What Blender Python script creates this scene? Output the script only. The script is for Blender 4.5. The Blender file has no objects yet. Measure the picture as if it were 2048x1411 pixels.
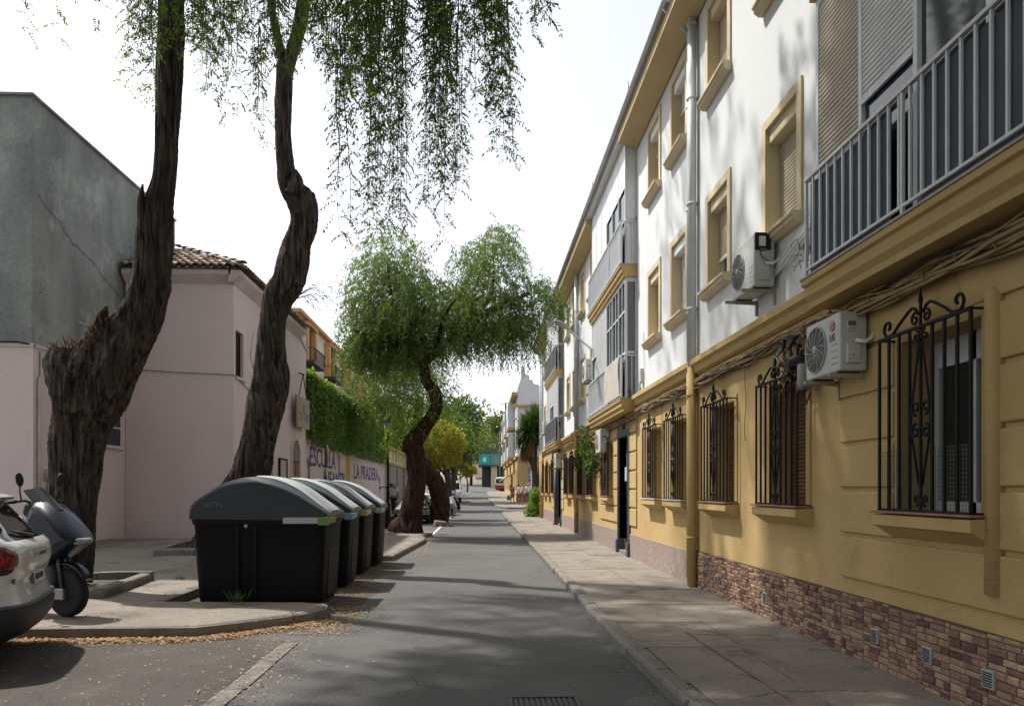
import bpy, bmesh, math, random
from mathutils import Vector, Matrix, noise
from mathutils.geometry import delaunay_2d_cdt
R = math.radians
rnd = random.Random(7)
scn = bpy.context.scene
COL = scn.collection

# ------------------------------------------------------------ camera
cam_d = bpy.data.cameras.new('camera'); cam = bpy.data.objects.new('camera', cam_d); COL.objects.link(cam)
cam.location = (0, 0, 1.70)
cam.rotation_euler = (R(90), 0, -math.atan(66 / 1500))
cam_d.sensor_width = 36; cam_d.lens = 36 * 1500 / 2048
cam_d.shift_y = 0.133; cam_d.clip_start = .1; cam_d.clip_end = 3000
scn.camera = cam

# ------------------------------------------------------------ sky, sun, exposure
SUN_DIR = Vector((.52, -.36, -1.0)).normalized()          # the way the light travels
w = bpy.data.worlds.new('World'); scn.world = w; w.use_nodes = True
nt = w.node_tree; nt.nodes.clear()
sky = nt.nodes.new('ShaderNodeTexSky'); sky.sky_type = 'NISHITA'; sky.sun_disc = False
sky.sun_elevation = math.asin(-SUN_DIR.z)
sky.sun_rotation = math.atan2(-SUN_DIR.x, -SUN_DIR.y)
sky.air_density = 1.0; sky.dust_density = 2.2; sky.ozone_density = 1.0; sky.altitude = 20
hsv = nt.nodes.new('ShaderNodeHueSaturation'); hsv.inputs['Saturation'].default_value = .26
bg = nt.nodes.new('ShaderNodeBackground'); bg.inputs['Strength'].default_value = .135
wo = nt.nodes.new('ShaderNodeOutputWorld')
nt.links.new(sky.outputs[0], hsv.inputs['Color']); nt.links.new(hsv.outputs[0], bg.inputs[0]); nt.links.new(bg.outputs[0], wo.inputs[0])
sl = bpy.data.lights.new('sun', 'SUN'); sl.energy = 3.5; sl.angle = R(1.2); sl.color = (1, .955, .88)
sun = bpy.data.objects.new('sun', sl); COL.objects.link(sun)
sun.rotation_euler = SUN_DIR.to_track_quat('-Z', 'Y').to_euler(); sun.location = (-20, 30, 40)
vs = scn.view_settings; vs.view_transform = 'Standard'; vs.look = 'None'; vs.gamma = 1; vs.exposure = .88
vs.use_curve_mapping = False

# ------------------------------------------------------------ materials
MATS = {}
def mat(name, col, rough=.7, var=.25, vscale=1.5, bump=.0, bscale=60, metal=0, spec=.4, col2=None, streak=0, detail=6, trans=0,
        coord='obj', wear=None, wscale=4, wth=.6, coat=0, emis=None, grain=0, gscale=120, cracks=0, crcol=(.03, .029, .028)):
    """noise-varied principled material; var = how far the colour drifts, col2 = colour it drifts to, streak = vertical stretch"""
    if name in MATS: return MATS[name]
    m = bpy.data.materials.new(name); m.use_nodes = True; n = m.node_tree.nodes; L = m.node_tree.links
    b = n['Principled BSDF']
    b.inputs['Roughness'].default_value = rough; b.inputs['Metallic'].default_value = metal
    b.inputs['Specular IOR Level'].default_value = spec
    if coat: b.inputs['Coat Weight'].default_value = coat; b.inputs['Coat Roughness'].default_value = .06
    if trans: b.inputs['Transmission Weight'].default_value = trans
    if coord == 'obj':
        tc = n.new('ShaderNodeTexCoord'); co = tc.outputs['Object']
    else:
        g = n.new('ShaderNodeNewGeometry'); co = g.outputs['Position']
    c2 = col2 or tuple(c * (1 - var) for c in col)
    nz = n.new('ShaderNodeTexNoise'); nz.inputs['Scale'].default_value = vscale; nz.inputs['Detail'].default_value = detail
    nz.inputs['Roughness'].default_value = .62
    if streak:
        mp = n.new('ShaderNodeMapping'); mp.inputs['Scale'].default_value = (1, 1, 1 / streak); L.new(co, mp.inputs[0]); L.new(mp.outputs[0], nz.inputs['Vector'])
    else: L.new(co, nz.inputs['Vector'])
    rp = n.new('ShaderNodeValToRGB'); rp.color_ramp.elements[0].position = .32; rp.color_ramp.elements[1].position = .68
    rp.color_ramp.elements[0].color = (*c2, 1); rp.color_ramp.elements[1].color = (*col, 1)
    L.new(nz.outputs[0], rp.inputs[0]); out = rp.outputs[0]
    if wear:
        n2 = n.new('ShaderNodeTexNoise'); n2.inputs['Scale'].default_value = wscale; n2.inputs['Detail'].default_value = 9; n2.inputs['Roughness'].default_value = .7
        L.new(co, n2.inputs['Vector'])
        r2 = n.new('ShaderNodeValToRGB'); r2.color_ramp.elements[0].position = wth; r2.color_ramp.elements[1].position = wth + .12
        L.new(n2.outputs[0], r2.inputs[0])
        mx = n.new('ShaderNodeMix'); mx.data_type = 'RGBA'; mx.inputs['B'].default_value = (*wear, 1)
        L.new(r2.outputs[0], mx.inputs['Factor']); L.new(out, mx.inputs['A']); out = mx.outputs['Result']
    if grain:                                   # fine speckle of grit
        n3 = n.new('ShaderNodeTexNoise'); n3.inputs['Scale'].default_value = gscale; n3.inputs['Detail'].default_value = 4; n3.inputs['Roughness'].default_value = .8; L.new(co, n3.inputs['Vector'])
        r3 = n.new('ShaderNodeMapRange'); r3.inputs['From Min'].default_value = .3; r3.inputs['From Max'].default_value = .7; r3.inputs['To Min'].default_value = 1 - grain; r3.inputs['To Max'].default_value = 1 + grain; L.new(n3.outputs[0], r3.inputs['Value'])
        m3 = n.new('ShaderNodeVectorMath'); m3.operation = 'SCALE'; L.new(out, m3.inputs[0]); L.new(r3.outputs[0], m3.inputs['Scale']); out = m3.outputs[0]
    if cracks:                                  # wandering hairline cracks, only in patches
        nw = n.new('ShaderNodeTexNoise'); nw.inputs['Scale'].default_value = 2.2; nw.inputs['Detail'].default_value = 6; L.new(co, nw.inputs['Vector'])
        va = n.new('ShaderNodeMix'); va.data_type = 'VECTOR'; va.inputs['Factor'].default_value = .22; L.new(co, va.inputs['A']); L.new(nw.outputs['Color'], va.inputs['B'])
        vo = n.new('ShaderNodeTexVoronoi'); vo.feature = 'DISTANCE_TO_EDGE'; vo.inputs['Scale'].default_value = cracks; L.new(va.outputs['Result'], vo.inputs['Vector'])
        rc = n.new('ShaderNodeMapRange'); rc.inputs['From Min'].default_value = .002; rc.inputs['From Max'].default_value = .007; rc.inputs['To Min'].default_value = 1; rc.inputs['To Max'].default_value = 0; L.new(vo.outputs['Distance'], rc.inputs['Value'])
        np_ = n.new('ShaderNodeTexNoise'); np_.inputs['Scale'].default_value = .55; L.new(co, np_.inputs['Vector'])
        rq = n.new('ShaderNodeMapRange'); rq.inputs['From Min'].default_value = .5; rq.inputs['From Max'].default_value = .6; L.new(np_.outputs[0], rq.inputs['Value'])
        mm = n.new('ShaderNodeMath'); mm.operation = 'MULTIPLY'; L.new(rc.outputs[0], mm.inputs[0]); L.new(rq.outputs[0], mm.inputs[1])
        mx4 = n.new('ShaderNodeMix'); mx4.data_type = 'RGBA'; mx4.inputs['B'].default_value = (*crcol, 1); L.new(mm.outputs[0], mx4.inputs['Factor']); L.new(out, mx4.inputs['A']); out = mx4.outputs['Result']
    L.new(out, b.inputs['Base Color'])
    if bump:
        nb = n.new('ShaderNodeTexNoise'); nb.inputs['Scale'].default_value = bscale; nb.inputs['Detail'].default_value = 5
        L.new(co, nb.inputs['Vector'])
        bp = n.new('ShaderNodeBump'); bp.inputs['Strength'].default_value = bump; bp.inputs['Distance'].default_value = .02
        L.new(nb.outputs[0], bp.inputs['Height']); L.new(bp.outputs[0], b.inputs['Normal'])
    if emis: b.inputs['Emission Color'].default_value = (*emis, 1); b.inputs['Emission Strength'].default_value = 1
    MATS[name] = m
    return m

def leafmat(name, c1, c2, tr=.35, rough=.45):
    """thin leaf: colour differs from leaf to leaf, some light passes through"""
    if name in MATS: return MATS[name]
    m = bpy.data.materials.new(name); m.use_nodes = True; n = m.node_tree.nodes; L = m.node_tree.links; n.clear()
    g = n.new('ShaderNodeNewGeometry')
    rp = n.new('ShaderNodeValToRGB'); rp.color_ramp.elements[0].color = (*c1, 1); rp.color_ramp.elements[1].color = (*c2, 1)
    L.new(g.outputs['Random Per Island'], rp.inputs[0])
    d = n.new('ShaderNodeBsdfPrincipled'); d.inputs['Roughness'].default_value = rough; d.inputs['Specular IOR Level'].default_value = .35
    t = n.new('ShaderNodeBsdfTranslucent'); mx = n.new('ShaderNodeMixShader'); mx.inputs[0].default_value = tr
    gm = n.new('ShaderNodeMix'); gm.data_type = 'RGBA'; gm.inputs['Factor'].default_value = .35; gm.inputs['B'].default_value = (.35, .45, .02, 1)
    L.new(rp.outputs[0], d.inputs['Base Color']); L.new(rp.outputs[0], gm.inputs['A']); L.new(gm.outputs['Result'], t.inputs['Color'])
    L.new(d.outputs[0], mx.inputs[1]); L.new(t.outputs[0], mx.inputs[2])
    o = n.new('ShaderNodeOutputMaterial'); L.new(mx.outputs[0], o.inputs[0]); MATS[name] = m
    return m

def glassmat(name, col=(.02, .025, .03), rough=.06):
    return mat(name, col, rough=rough, var=.3, vscale=.8, spec=.9)

# ------------------------------------------------------------ mesh builder
class MB:
    def __init__(s): s.v = []; s.f = []; s.m = []; s.sm = []
    def add(s, vs, fs, mi=0, smooth=False):
        o = len(s.v); s.v += [tuple(v) for v in vs]
        for f in fs: s.f.append(tuple(o + i for i in f)); s.m.append(mi); s.sm.append(smooth)
        return s
    def box(s, x0, x1, y0, y1, z0, z1, mi=0):
        if x0 > x1: x0, x1 = x1, x0
        if y0 > y1: y0, y1 = y1, y0
        if z0 > z1: z0, z1 = z1, z0
        return s.add([(x0,y0,z0),(x1,y0,z0),(x1,y1,z0),(x0,y1,z0),(x0,y0,z1),(x1,y0,z1),(x1,y1,z1),(x0,y1,z1)],
                     [(0,3,2,1),(4,5,6,7),(0,1,5,4),(1,2,6,5),(2,3,7,6),(3,0,4,7)], mi)
    def quad(s, a, b, c, d, mi=0): return s.add([a, b, c, d], [(0, 1, 2, 3)], mi)
    def tube(s, path, rad, n=8, mi=0, cap=True, smooth=True, fn=None):
        """tube along a path; rad a number or one per point; fn(i, angle, p) scales the radius"""
        P = [Vector(p) for p in path]; k = len(P); rad = rad if hasattr(rad, '__len__') else [rad] * k
        o = len(s.v); t = (P[1] - P[0]).normalized(); u = t.orthogonal().normalized()
        if abs(t.z) > .9: u = Vector((1, 0, 0)); u = (u - t * u.dot(t)).normalized()
        for i in range(k):
            t = ((P[min(i + 1, k - 1)] - P[max(i - 1, 0)])).normalized()
            u = (u - t * u.dot(t)).normalized(); v = t.cross(u)
            for j in range(n):
                a = 2 * math.pi * j / n; r = rad[i] * (fn(i, a, P[i]) if fn else 1)
                s.v.append(tuple(P[i] + (u * math.cos(a) + v * math.sin(a)) * r))
        for i in range(k - 1):
            for j in range(n):
                j2 = (j + 1) % n
                s.f.append((o + i*n + j, o + i*n + j2, o + (i+1)*n + j2, o + (i+1)*n + j)); s.m.append(mi); s.sm.append(smooth)
        if cap:
            s.f.append(tuple(o + j for j in range(n))[::-1]); s.m.append(mi); s.sm.append(False)
            s.f.append(tuple(o + (k-1)*n + j for j in range(n))); s.m.append(mi); s.sm.append(False)
        return s
    def cyl(s, a, b, r, n=12, mi=0, r2=None): return s.tube([a, b], [r, r if r2 is None else r2], n, mi)
    def prism(s, pts, axis, a, b, mi=0, smooth=False):
        """outline (2D) pushed along an axis from a to b; axis 'x' -> (y,z), 'y' -> (x,z), 'z' -> (x,y)"""
        f = {'x': lambda p, q: (q, p[0], p[1]), 'y': lambda p, q: (p[0], q, p[1]), 'z': lambda p, q: (p[0], p[1], q)}[axis]
        n = len(pts); vs = [f(p, a) for p in pts] + [f(p, b) for p in pts]
        s.add(vs, [(i, (i+1) % n, n + (i+1) % n, n + i) for i in range(n)], mi, smooth)
        o = len(s.v) - 2*n
        s.f += [tuple(o + i for i in range(n))[::-1], tuple(o + n + i for i in range(n))]; s.m += [mi, mi]; s.sm += [False, False]
        return s
    def loft(s, rings, mi=0, closed=True, caps=True, smooth=True):
        n = len(rings[0]); o = len(s.v)
        for r in rings: s.v += [tuple(p) for p in r]
        for i in range(len(rings) - 1):
            for j in range(n if closed else n - 1):
                j2 = (j + 1) % n
                s.f.append((o+i*n+j, o+i*n+j2, o+(i+1)*n+j2, o+(i+1)*n+j)); s.m.append(mi); s.sm.append(smooth)
        if caps and closed:
            s.f.append(tuple(o + j for j in range(n))[::-1]); s.m.append(mi); s.sm.append(False)
            k = len(rings) - 1
            s.f.append(tuple(o + k*n + j for j in range(n))); s.m.append(mi); s.sm.append(False)
        return s
    def lathe(s, prof, c=(0,0,0), n=16, mi=0, axis='z'):
        rings = []
        for r, h in prof:
            ring = []
            for j in range(n):
                a = 2*math.pi*j/n
                p = (math.cos(a)*r, math.sin(a)*r, h)
                if axis == 'y': p = (p[0], p[2], p[1])
                if axis == 'x': p = (p[2], p[0], p[1])
                ring.append((c[0]+p[0], c[1]+p[1], c[2]+p[2]))
            rings.append(ring)
        return s.loft(rings, mi)
    def mesh(s, name, mats):
        me = bpy.data.meshes.new(name); me.from_pydata(s.v, [], s.f)
        for m in (mats if isinstance(mats, (list, tuple)) else [mats]): me.materials.append(m)
        me.polygons.foreach_set('material_index', s.m); me.polygons.foreach_set('use_smooth', s.sm)
        me.update(); return me

def link(name, data, parent=None):
    o = bpy.data.objects.new(name, data); COL.objects.link(o)
    if parent: o.parent = parent
    return o
def build(name, mb, mats, parent=None, bevel=0, recalc=True, seg=2):
    me = mb.mesh(name, mats) if isinstance(mb, MB) else mb
    if recalc and isinstance(mb, MB):
        bm = bmesh.new(); bm.from_mesh(me); bmesh.ops.recalc_face_normals(bm, faces=bm.faces); bm.to_mesh(me); bm.free()
    o = link(name, me, parent)
    if bevel:
        b = o.modifiers.new('bevel', 'BEVEL'); b.width = bevel; b.segments = seg; b.limit_method = 'ANGLE'; b.angle_limit = R(40)
    return o
def tag(o, label, cat, group=None):
    o['label'] = label; o['category'] = cat
    if group: o['group'] = group
    return o
def thing(name, label, cat, loc=(0, 0, 0), rz=0, group=None):
    o = link(name, None); o.location = loc; o.rotation_euler = (0, 0, rz); o.empty_display_size = .1
    return tag(o, label, cat, group)
def copy_tree(o, parent=None):
    c = o.copy(); COL.objects.link(c); c.parent = parent
    for ch in list(o.children): copy_tree(ch, c)
    return c
def kind(o, k): o['kind'] = k; return o
def text_mesh(txt, size, extrude=.002, bold=0, sx=1):
    c = bpy.data.curves.new('lettering', 'FONT'); c.body = txt; c.size = size; c.extrude = extrude; c.align_x = 'CENTER'; c.align_y = 'CENTER'; c.offset = bold
    c.resolution_u = 3
    o = bpy.data.objects.new('lettering', c); COL.objects.link(o)
    dg = bpy.context.evaluated_depsgraph_get(); me = bpy.data.meshes.new_from_object(o.evaluated_get(dg))
    bpy.data.objects.remove(o); bpy.data.curves.remove(c)
    if sx != 1:
        for v in me.vertices: v.co.x *= sx
    return me
def lettering(txt, size, m, parent, loc, rot, name='lettering', bold=0, sx=1, extrude=.002):
    me = text_mesh(txt, size, extrude, bold, sx); me.materials.clear(); me.materials.append(m)
    o = link(name, me, parent); o.location = loc; o.rotation_euler = rot
    return o
FACE_L = (R(90), 0, R(-90))     # writing read by someone looking towards +X
FACE_R = (R(90), 0, R(90))      # writing read by someone looking towards -X
FACE_F = (R(90), 0, 0)          # writing read by someone looking towards +Y
def sstep(a, b, x):
    t = max(0, min(1, (x - a) / (b - a))); return t * t * (3 - 2 * t)
def gz(y):
    """height of the street along its length: level, then a gentle climb"""
    if y < 42: return 0
    return .027 * (y - 50) if y > 58 else .027 * (y - 42) ** 2 / 32
def lz(x, y):
    """height of the pavement on the school's side"""
    return .12 + gz(y) + .30 * sstep(10.5, 20, y) * sstep(2.2, 6.2, -x)

# colours of the place
ASPH = mat('asphalt', (.100, .098, .095), .85, vscale=.45, col2=(.070, .068, .066), bump=.55, bscale=130, coord='pos', wear=(.062, .060, .057), wscale=.8, wth=.55, grain=.45, gscale=55, cracks=.8, crcol=(.035, .034, .032))
CONC = mat('pavement_concrete', (.235, .205, .172), .9, vscale=1.1, col2=(.165, .142, .118), bump=.35, bscale=90, coord='pos', wear=(.115, .098, .08), wscale=1.5, wth=.54, grain=.28, gscale=45, cracks=.6, crcol=(.10, .086, .07))
KERB = mat('kerb_concrete', (.21, .195, .17), .9, vscale=2.5, col2=(.13, .12, .105), bump=.5, bscale=50, coord='pos', wear=(.08, .072, .06), wscale=5, wth=.55, grain=.3, gscale=50)
YEL = mat('ochre_render', (.50, .355, .155), .88, vscale=.9, col2=(.425, .295, .125), bump=.3, bscale=55, coord='pos', streak=1.8, wear=(.37, .258, .112), wscale=1.3, wth=.57, grain=.10, gscale=60)
YELT = mat('ochre_trim', (.49, .35, .145), .8, vscale=2, col2=(.43, .30, .12), bump=.1, bscale=50, coord='pos', wear=(.33, .22, .09), wscale=5, wth=.66)
CREAM = mat('cream_surround', (.63, .535, .365), .85, vscale=2, col2=(.56, .465, .305), bump=.1, bscale=50, coord='pos')
WHT = mat('white_render', (.66, .675, .69), .9, vscale=.6, col2=(.61, .625, .64), bump=.16, bscale=30, coord='pos', streak=2.5, wear=(.56, .57, .58), wscale=1.0, wth=.6, grain=.05, gscale=40)
WPAINT = mat('white_paint', (.74, .74, .73), .5, vscale=3, col2=(.66, .66, .65))
PIPEW = mat('grey_white_pipe', (.58, .60, .61), .55, vscale=3, col2=(.50, .52, .53))
IRON = mat('black_iron', (.008, .008, .009), .75, vscale=6, col2=(.014, .012, .011), spec=.25)
BLACK = mat('black_rubber', (.012, .012, .012), .7, vscale=6)
DARKIN = mat('slot_shade', (.012, .012, .014), .8)
PANE = glassmat('window_glass')
SHUT_B = mat('beige_shutter', (.55, .50, .40), .6, vscale=3, col2=(.49, .44, .35))
SHUT_W = mat('white_shutter', (.70, .71, .72), .55, vscale=3, col2=(.62, .63, .64))
ALU = mat('painted_aluminium', (.60, .62, .64), .45, vscale=4, col2=(.52, .54, .56))
GREYD = mat('grey_door_paint', (.085, .095, .115), .5, vscale=3, col2=(.065, .075, .09))
RUST = mat('bare_metal', (.30, .30, .30), .5, metal=.6, vscale=8)
# ------------------------------------------------------------ ground, road, pavements
mb = MB()
ys = [-60, -20] + [y for y in range(0, 45, 5)] + [42 + i * 4 for i in range(1, 30)] + [200, 300, 450, 700]
ys = sorted(set(ys))
xs = [-500, -120, -40, -15, 0, 15, 40, 120, 500]
def gfar(y): return gz(min(y, 150)) + max(0, min(y, 330) - 150) * .03
mb.add([(x, y, gfar(y) - .08) for y in ys for x in xs],
       [(j*len(xs)+i, j*len(xs)+i+1, (j+1)*len(xs)+i+1, (j+1)*len(xs)+i) for j in range(len(ys)-1) for i in range(len(xs)-1)])
kind(build('ground', mb, mat('dry_earth', (.16, .14, .10), .95, vscale=.3, coord='pos', bump=.3, bscale=8)), 'structure')
mb = MB(); ys = [-14 + i * 3 for i in range(52)]; xs = [-16, -9, -4.4, -1.7, 1.48, 6, 16]
mb.add([(x, y, gz(y)) for y in ys for x in xs],
       [(j*len(xs)+i, j*len(xs)+i+1, (j+1)*len(xs)+i+1, (j+1)*len(xs)+i) for j in range(len(ys)-1) for i in range(len(xs)-1)])
road = kind(build('road', mb, ASPH), 'structure')

def sheet(name, outline, zf, m, step=.9, skirt=.25, parent=None):
    """paved surface: outline (x,y) filled with triangles at height zf, with a skirt down to the road"""
    pts = []
    for i, p in enumerate(outline):
        q = outline[(i + 1) % len(outline)]; d = math.dist(p, q); k = max(1, int(d / step))
        pts += [(p[0] + (q[0]-p[0])*t/k, p[1] + (q[1]-p[1])*t/k) for t in range(k)]
    n = len(pts); V = [Vector(p) for p in pts]
    x0, x1 = min(p[0] for p in pts), max(p[0] for p in pts); y0, y1 = min(p[1] for p in pts), max(p[1] for p in pts)
    x = x0 + step / 2
    while x < x1:
        y = y0 + step / 2
        while y < y1: V.append(Vector((x, y))); y += step
        x += step
    v, e, f, *_ = delaunay_2d_cdt(V, [(i, (i + 1) % n) for i in range(n)], [list(range(n))], 2, 1e-5)
    mb = MB(); mb.add([(p.x, p.y, zf(p.x, p.y)) for p in v], [tuple(q) for q in f], 0, True)
    for i in range(n):
        a, b = pts[i], pts[(i + 1) % n]
        mb.quad((*a, zf(*a)), (*a, zf(*a) - skirt), (*b, zf(*b) - skirt), (*b, zf(*b)))
    return build(name, mb, m, parent)
def kerb(path, zf, parent, width=.15, h=.14, length=.95, side=1, top=.012):
    """kerb stones laid end to end along a path, each a stone of its own with a worn rounded arris"""
    P = [Vector(p) for p in path]; seg = []
    L = [0]
    for a, b in zip(P, P[1:]): L.append(L[-1] + (b - a).length)
    def at(t):
        t = max(0, min(L[-1], t))
        for i in range(len(P) - 1):
            if t <= L[i + 1] + 1e-6:
                return P[i] + (P[i+1] - P[i]) * ((t - L[i]) / max(1e-6, L[i+1] - L[i])), (P[i+1] - P[i]).normalized()
    k = max(1, round(L[-1] / length))
    for i in range(k):
        t0, t1 = L[-1] * i / k + .004, L[-1] * (i + 1) / k - .004
        rings = []; jz = rnd.uniform(-.006, .008); jx = rnd.uniform(-.008, .008)
        for q in range(4):
            p, d = at(t0 + (t1 - t0) * q / 3); nrm = Vector((d.y, -d.x)) * side
            z = zf(p.x, p.y) + top + jz + rnd.uniform(-.004, .004)
            sec = [(.02, -h - .12), (.0, -.045), (.012, -.018), (.04, 0), (width, 0), (width, -h - .12)]
            rings.append([(p.x - nrm.x * (o + jx), p.y - nrm.y * (o + jx), z + dz) for o, dz in sec])
        mb = MB(); mb.loft(rings, smooth=False); build('kerb_stone', mb, KERB, parent, bevel=.008)

# pavement under the apartment house: slabs on a bed
def rk(y): return 1.50 + .10 * max(0, (7.5 - y) / 3.5) - .05 * math.exp(-((y - 9.5) / 2.5) ** 2)
def zr(x, y): return .12 + gz(y)
mb = MB(); Ys = [-6 + i * 2 for i in range(30)]
Ys[-1] = 50.6
mb.add([(x, y, zr(0, y) - .02) for y in Ys for x in (1.55, 3.8)], [(2*i, 2*i+1, 2*i+3, 2*i+2) for i in range(len(Ys)-1)])
pav = kind(build('pavement', mb, KERB), 'structure')
y = -2.2; i = 0
while y < 50:
    d = 1.52 if y > 9 else 1.38
    xm = 2.62 + .05 * math.sin(i)
    for a, b in ((rk(y) + .155, xm), (xm + .008, 3.56)):
        dz = rnd.uniform(-.004, .004); z0, z1 = zr(0, y) + dz, zr(0, y + d) + dz + rnd.uniform(-.003, .003)
        s = MB(); y1 = min(y + d - .010, 50.5)
        s.add([(a,y,z0-.06),(b,y,z0-.06),(b,y1,z1-.06),(a,y1,z1-.06),(a,y,z0),(b,y,z0),(b,y1,z1),(a,y1,z1)],
              [(0,3,2,1),(4,5,6,7),(0,1,5,4),(1,2,6,5),(2,3,7,6),(3,0,4,7)])
        build('paving_slab', s, CONC, pav)
    y += d; i += 1
kerb([(rk(v / 2), v / 2) for v in range(-4, 98)] + [(1.62, 49.4), (1.95, 50.3), (2.4, 50.7)], zr, pav, side=-1)
# thin red marking lines left on the slabs
RED = mat('faded_red_paint', (.25, .10, .075), .9, vscale=9, col2=(.24, .20, .165), coord='pos')
s = MB()
for (a, b, wd) in (((2.36, 3.6), (2.30, 8.4), .02), ((1.78, 5.35), (3.3, 5.2), .015), ((2.3, 8.1), (3.2, 8.0), .012)):
    a, b = Vector(a), Vector(b); d = (b - a).normalized(); nn = Vector((-d.y, d.x)) * wd
    s.quad(*[(p.x, p.y, .1285) for p in (a + nn, a - nn, b - nn, b + nn)])
build('painted_line', s, RED, pav)

# pavement on the school's side: a corner island, a bay for the bins, a plaza
arc = [(-3.25, 8.72), (-2.85, 9.0), (-2.45, 9.35), (-2.12, 9.72), (-2.02, 10.1), (-2.1, 10.48)]
out1 = [(-16, 8.72)] + arc + [(-2.5, 10.62), (-4.45, 10.78), (-4.45, 17.9), (-2.05, 17.9), (-1.9, 20.5), (-1.72, 23.6), (-1.75, 24.8), (-2.0, 26.1), (-1.72, 27.0),
        (-1.72, 28.1), (-2.3, 28.6), (-3.2, 28.6), (-4.5, 29.2), (-4.5, 60), (-6.7, 60), (-6.7, 20), (-16, 20)]
lp = kind(sheet('school_pavement', out1, lz, CONC, .8), 'structure')
kerb([(-9.8, 8.74)] + [(x, y) for x, y in arc], lz, lp, side=1, length=1.05)
kerb([(-4.45, 10.84), (-4.45, 17.8)], lz, lp, side=1, length=1.2)
kerb([(-4.3, 17.9), (-2.15, 17.9), (-2.02, 18.2), (-1.9, 20.5), (-1.72, 23.6), (-1.75, 24.8)], lz, lp, side=1)
kerb([(-4.5, 29.4), (-4.5, 60)], lz, lp, side=1, length=1.6)
# raised edges of the tree pits, soil inside
SOIL = mat('pit_soil', (.085, .062, .042), .95, vscale=5, col2=(.05, .038, .028), bump=.8, bscale=25, coord='pos')
def pit(cx, cy, hx, hy, rot):
    c, s_ = math.cos(rot), math.sin(rot)
    f = lambda x, y: (cx + x*c - y*s_, cy + x*s_ + y*c)
    q = [f(-hx, -hy), f(hx, -hy), f(hx, hy), f(-hx, hy)]
    kerb([q[0], q[1]], lambda x, y: lz(x, y) + .13, lp, .17, length=hx, side=1)
    kerb([q[1], q[2]], lambda x, y: lz(x, y) + .13, lp, .17, length=hy, side=1)
    kerb([q[2], q[3]], lambda x, y: lz(x, y) + .13, lp, .17, length=hx, side=1)
    kerb([q[3], q[0]], lambda x, y: lz(x, y) + .13, lp, .17, length=hy, side=1)
    m = MB(); i = [f(-hx+.1, -hy+.1), f(hx-.1, -hy+.1), f(hx-.1, hy-.1), f(-hx+.1, hy-.1)]
    m.quad(*[(a, b, lz(a, b) + .035) for a, b in i]); build('tree_pit_soil', m, SOIL, lp)
pit(-6.3, 12.0, .85, .95, .06)
pit(-6.0, 16.9, .85, .85, .03)
GUT = mat('gutter_concrete', (.19, .178, .158), .9, vscale=4, col2=(.11, .103, .092), coord='pos', bump=.4, bscale=60, wear=(.06, .057, .053), wscale=3, wth=.5)
# concrete gutter strip between the parking bays and the road, and the pavement across the side street
s = MB()
for j in range(14):
    y0 = -4 + j * .95
    if y0 + .94 > 8.6: break
    s = MB(); a = rnd.uniform(-.01, .01); s.box(-2.17 + a, -1.99 + a, y0, y0 + .94, -.05, .012); build('gutter_slab', s, GUT, road, bevel=.004)
s = MB(); yy = [27.2 + i * 2 for i in range(17)]
s.add([(x, y, gz(y) + .004) for y in yy for x in (-1.80, -1.70)], [(2*i, 2*i+1, 2*i+3, 2*i+2) for i in range(len(yy)-1)])
build('parking_line', s, mat('worn_white_line', (.62, .62, .60), .8, vscale=6, col2=(.35, .35, .34), coord='pos'), road)
cp = [(2.15, 57.4), (8, 56.4), (16, 56.4), (16, 66.4), (3.4, 66.4), (3.4, 99), (1.0, 99), (.95, 70), (1.25, 62), (1.6, 58.4)]
fp = kind(sheet('corner_pavement', cp, zr, CONC, 2.0), 'structure')
kerb([(16, 56.45), (8, 56.45), (2.15, 57.4), (1.6, 58.4), (1.25, 62), (.95, 70), (1.0, 98)], zr, fp, side=-1, length=2)
# darker, dirtier asphalt in the parking bays and under the bins
BAY = mat('dirty_asphalt', (.068, .060, .053), .9, vscale=.8, col2=(.046, .040, .035), bump=.5, bscale=110, coord='pos', wear=(.088, .078, .068), wscale=1.6, wth=.56, grain=.4, gscale=55, cracks=.8)
DIRT = mat('bay_dirt', (.085, .060, .043), .95, vscale=1.8, col2=(.055, .040, .030), bump=.5, bscale=70, coord='pos', grain=.4, gscale=50)
kind(sheet('parking_bay', [(-15.9, -4), (-2.18, -4), (-2.18, 8.5), (-2.6, 8.62), (-3.2, 8.74), (-15.9, 8.74)], lambda x, y: .004, BAY, 2.5, .003), 'structure')
kind(sheet('bin_bay', [(-4.44, 10.8)] + [(-1.86 + .22 * math.sin(y * 1.7) * (y > 11) + .1 * math.sin(y * 4.1), 10.62 + (y - 10.6)) for y in [10.6 + .25 * i for i in range(29)]] + [(-4.44, 17.85)], lambda x, y: .004, DIRT, 1.5, .003), 'structure')
# a cast iron drain cover sunk in the road
dr = thing('drain_cover', 'rectangular iron drain cover sunk in cracked asphalt of the road', 'drain cover', (.52, 5.92, .004))
s = MB(); s.box(-.29, .29, -.2, -.16, -.02, .012); s.box(-.29, .29, .16, .2, -.02, .012); s.box(-.29, -.25, -.16, .16, -.02, .012); s.box(.25, .29, -.16, .16, -.02, .012)
IRONW = mat('worn_cast_iron', (.07, .068, .065), .6, metal=.5, vscale=14, col2=(.04, .038, .036))
build('frame', s, IRONW, dr, .004)
for j in range(11):
    s = MB(); s.box(-.24 + j*.044, -.215 + j*.044, -.158, .158, -.02, .004); build('grate_bar', s, IRONW, dr)
s = MB(); s.quad((-.25,-.16,-.003),(.25,-.16,-.003),(.25,.16,-.003),(-.25,.16,-.003)); build('pit', s, BLACK, dr)  # flat black sheet on the road, coloured as the shade below the bars
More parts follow.
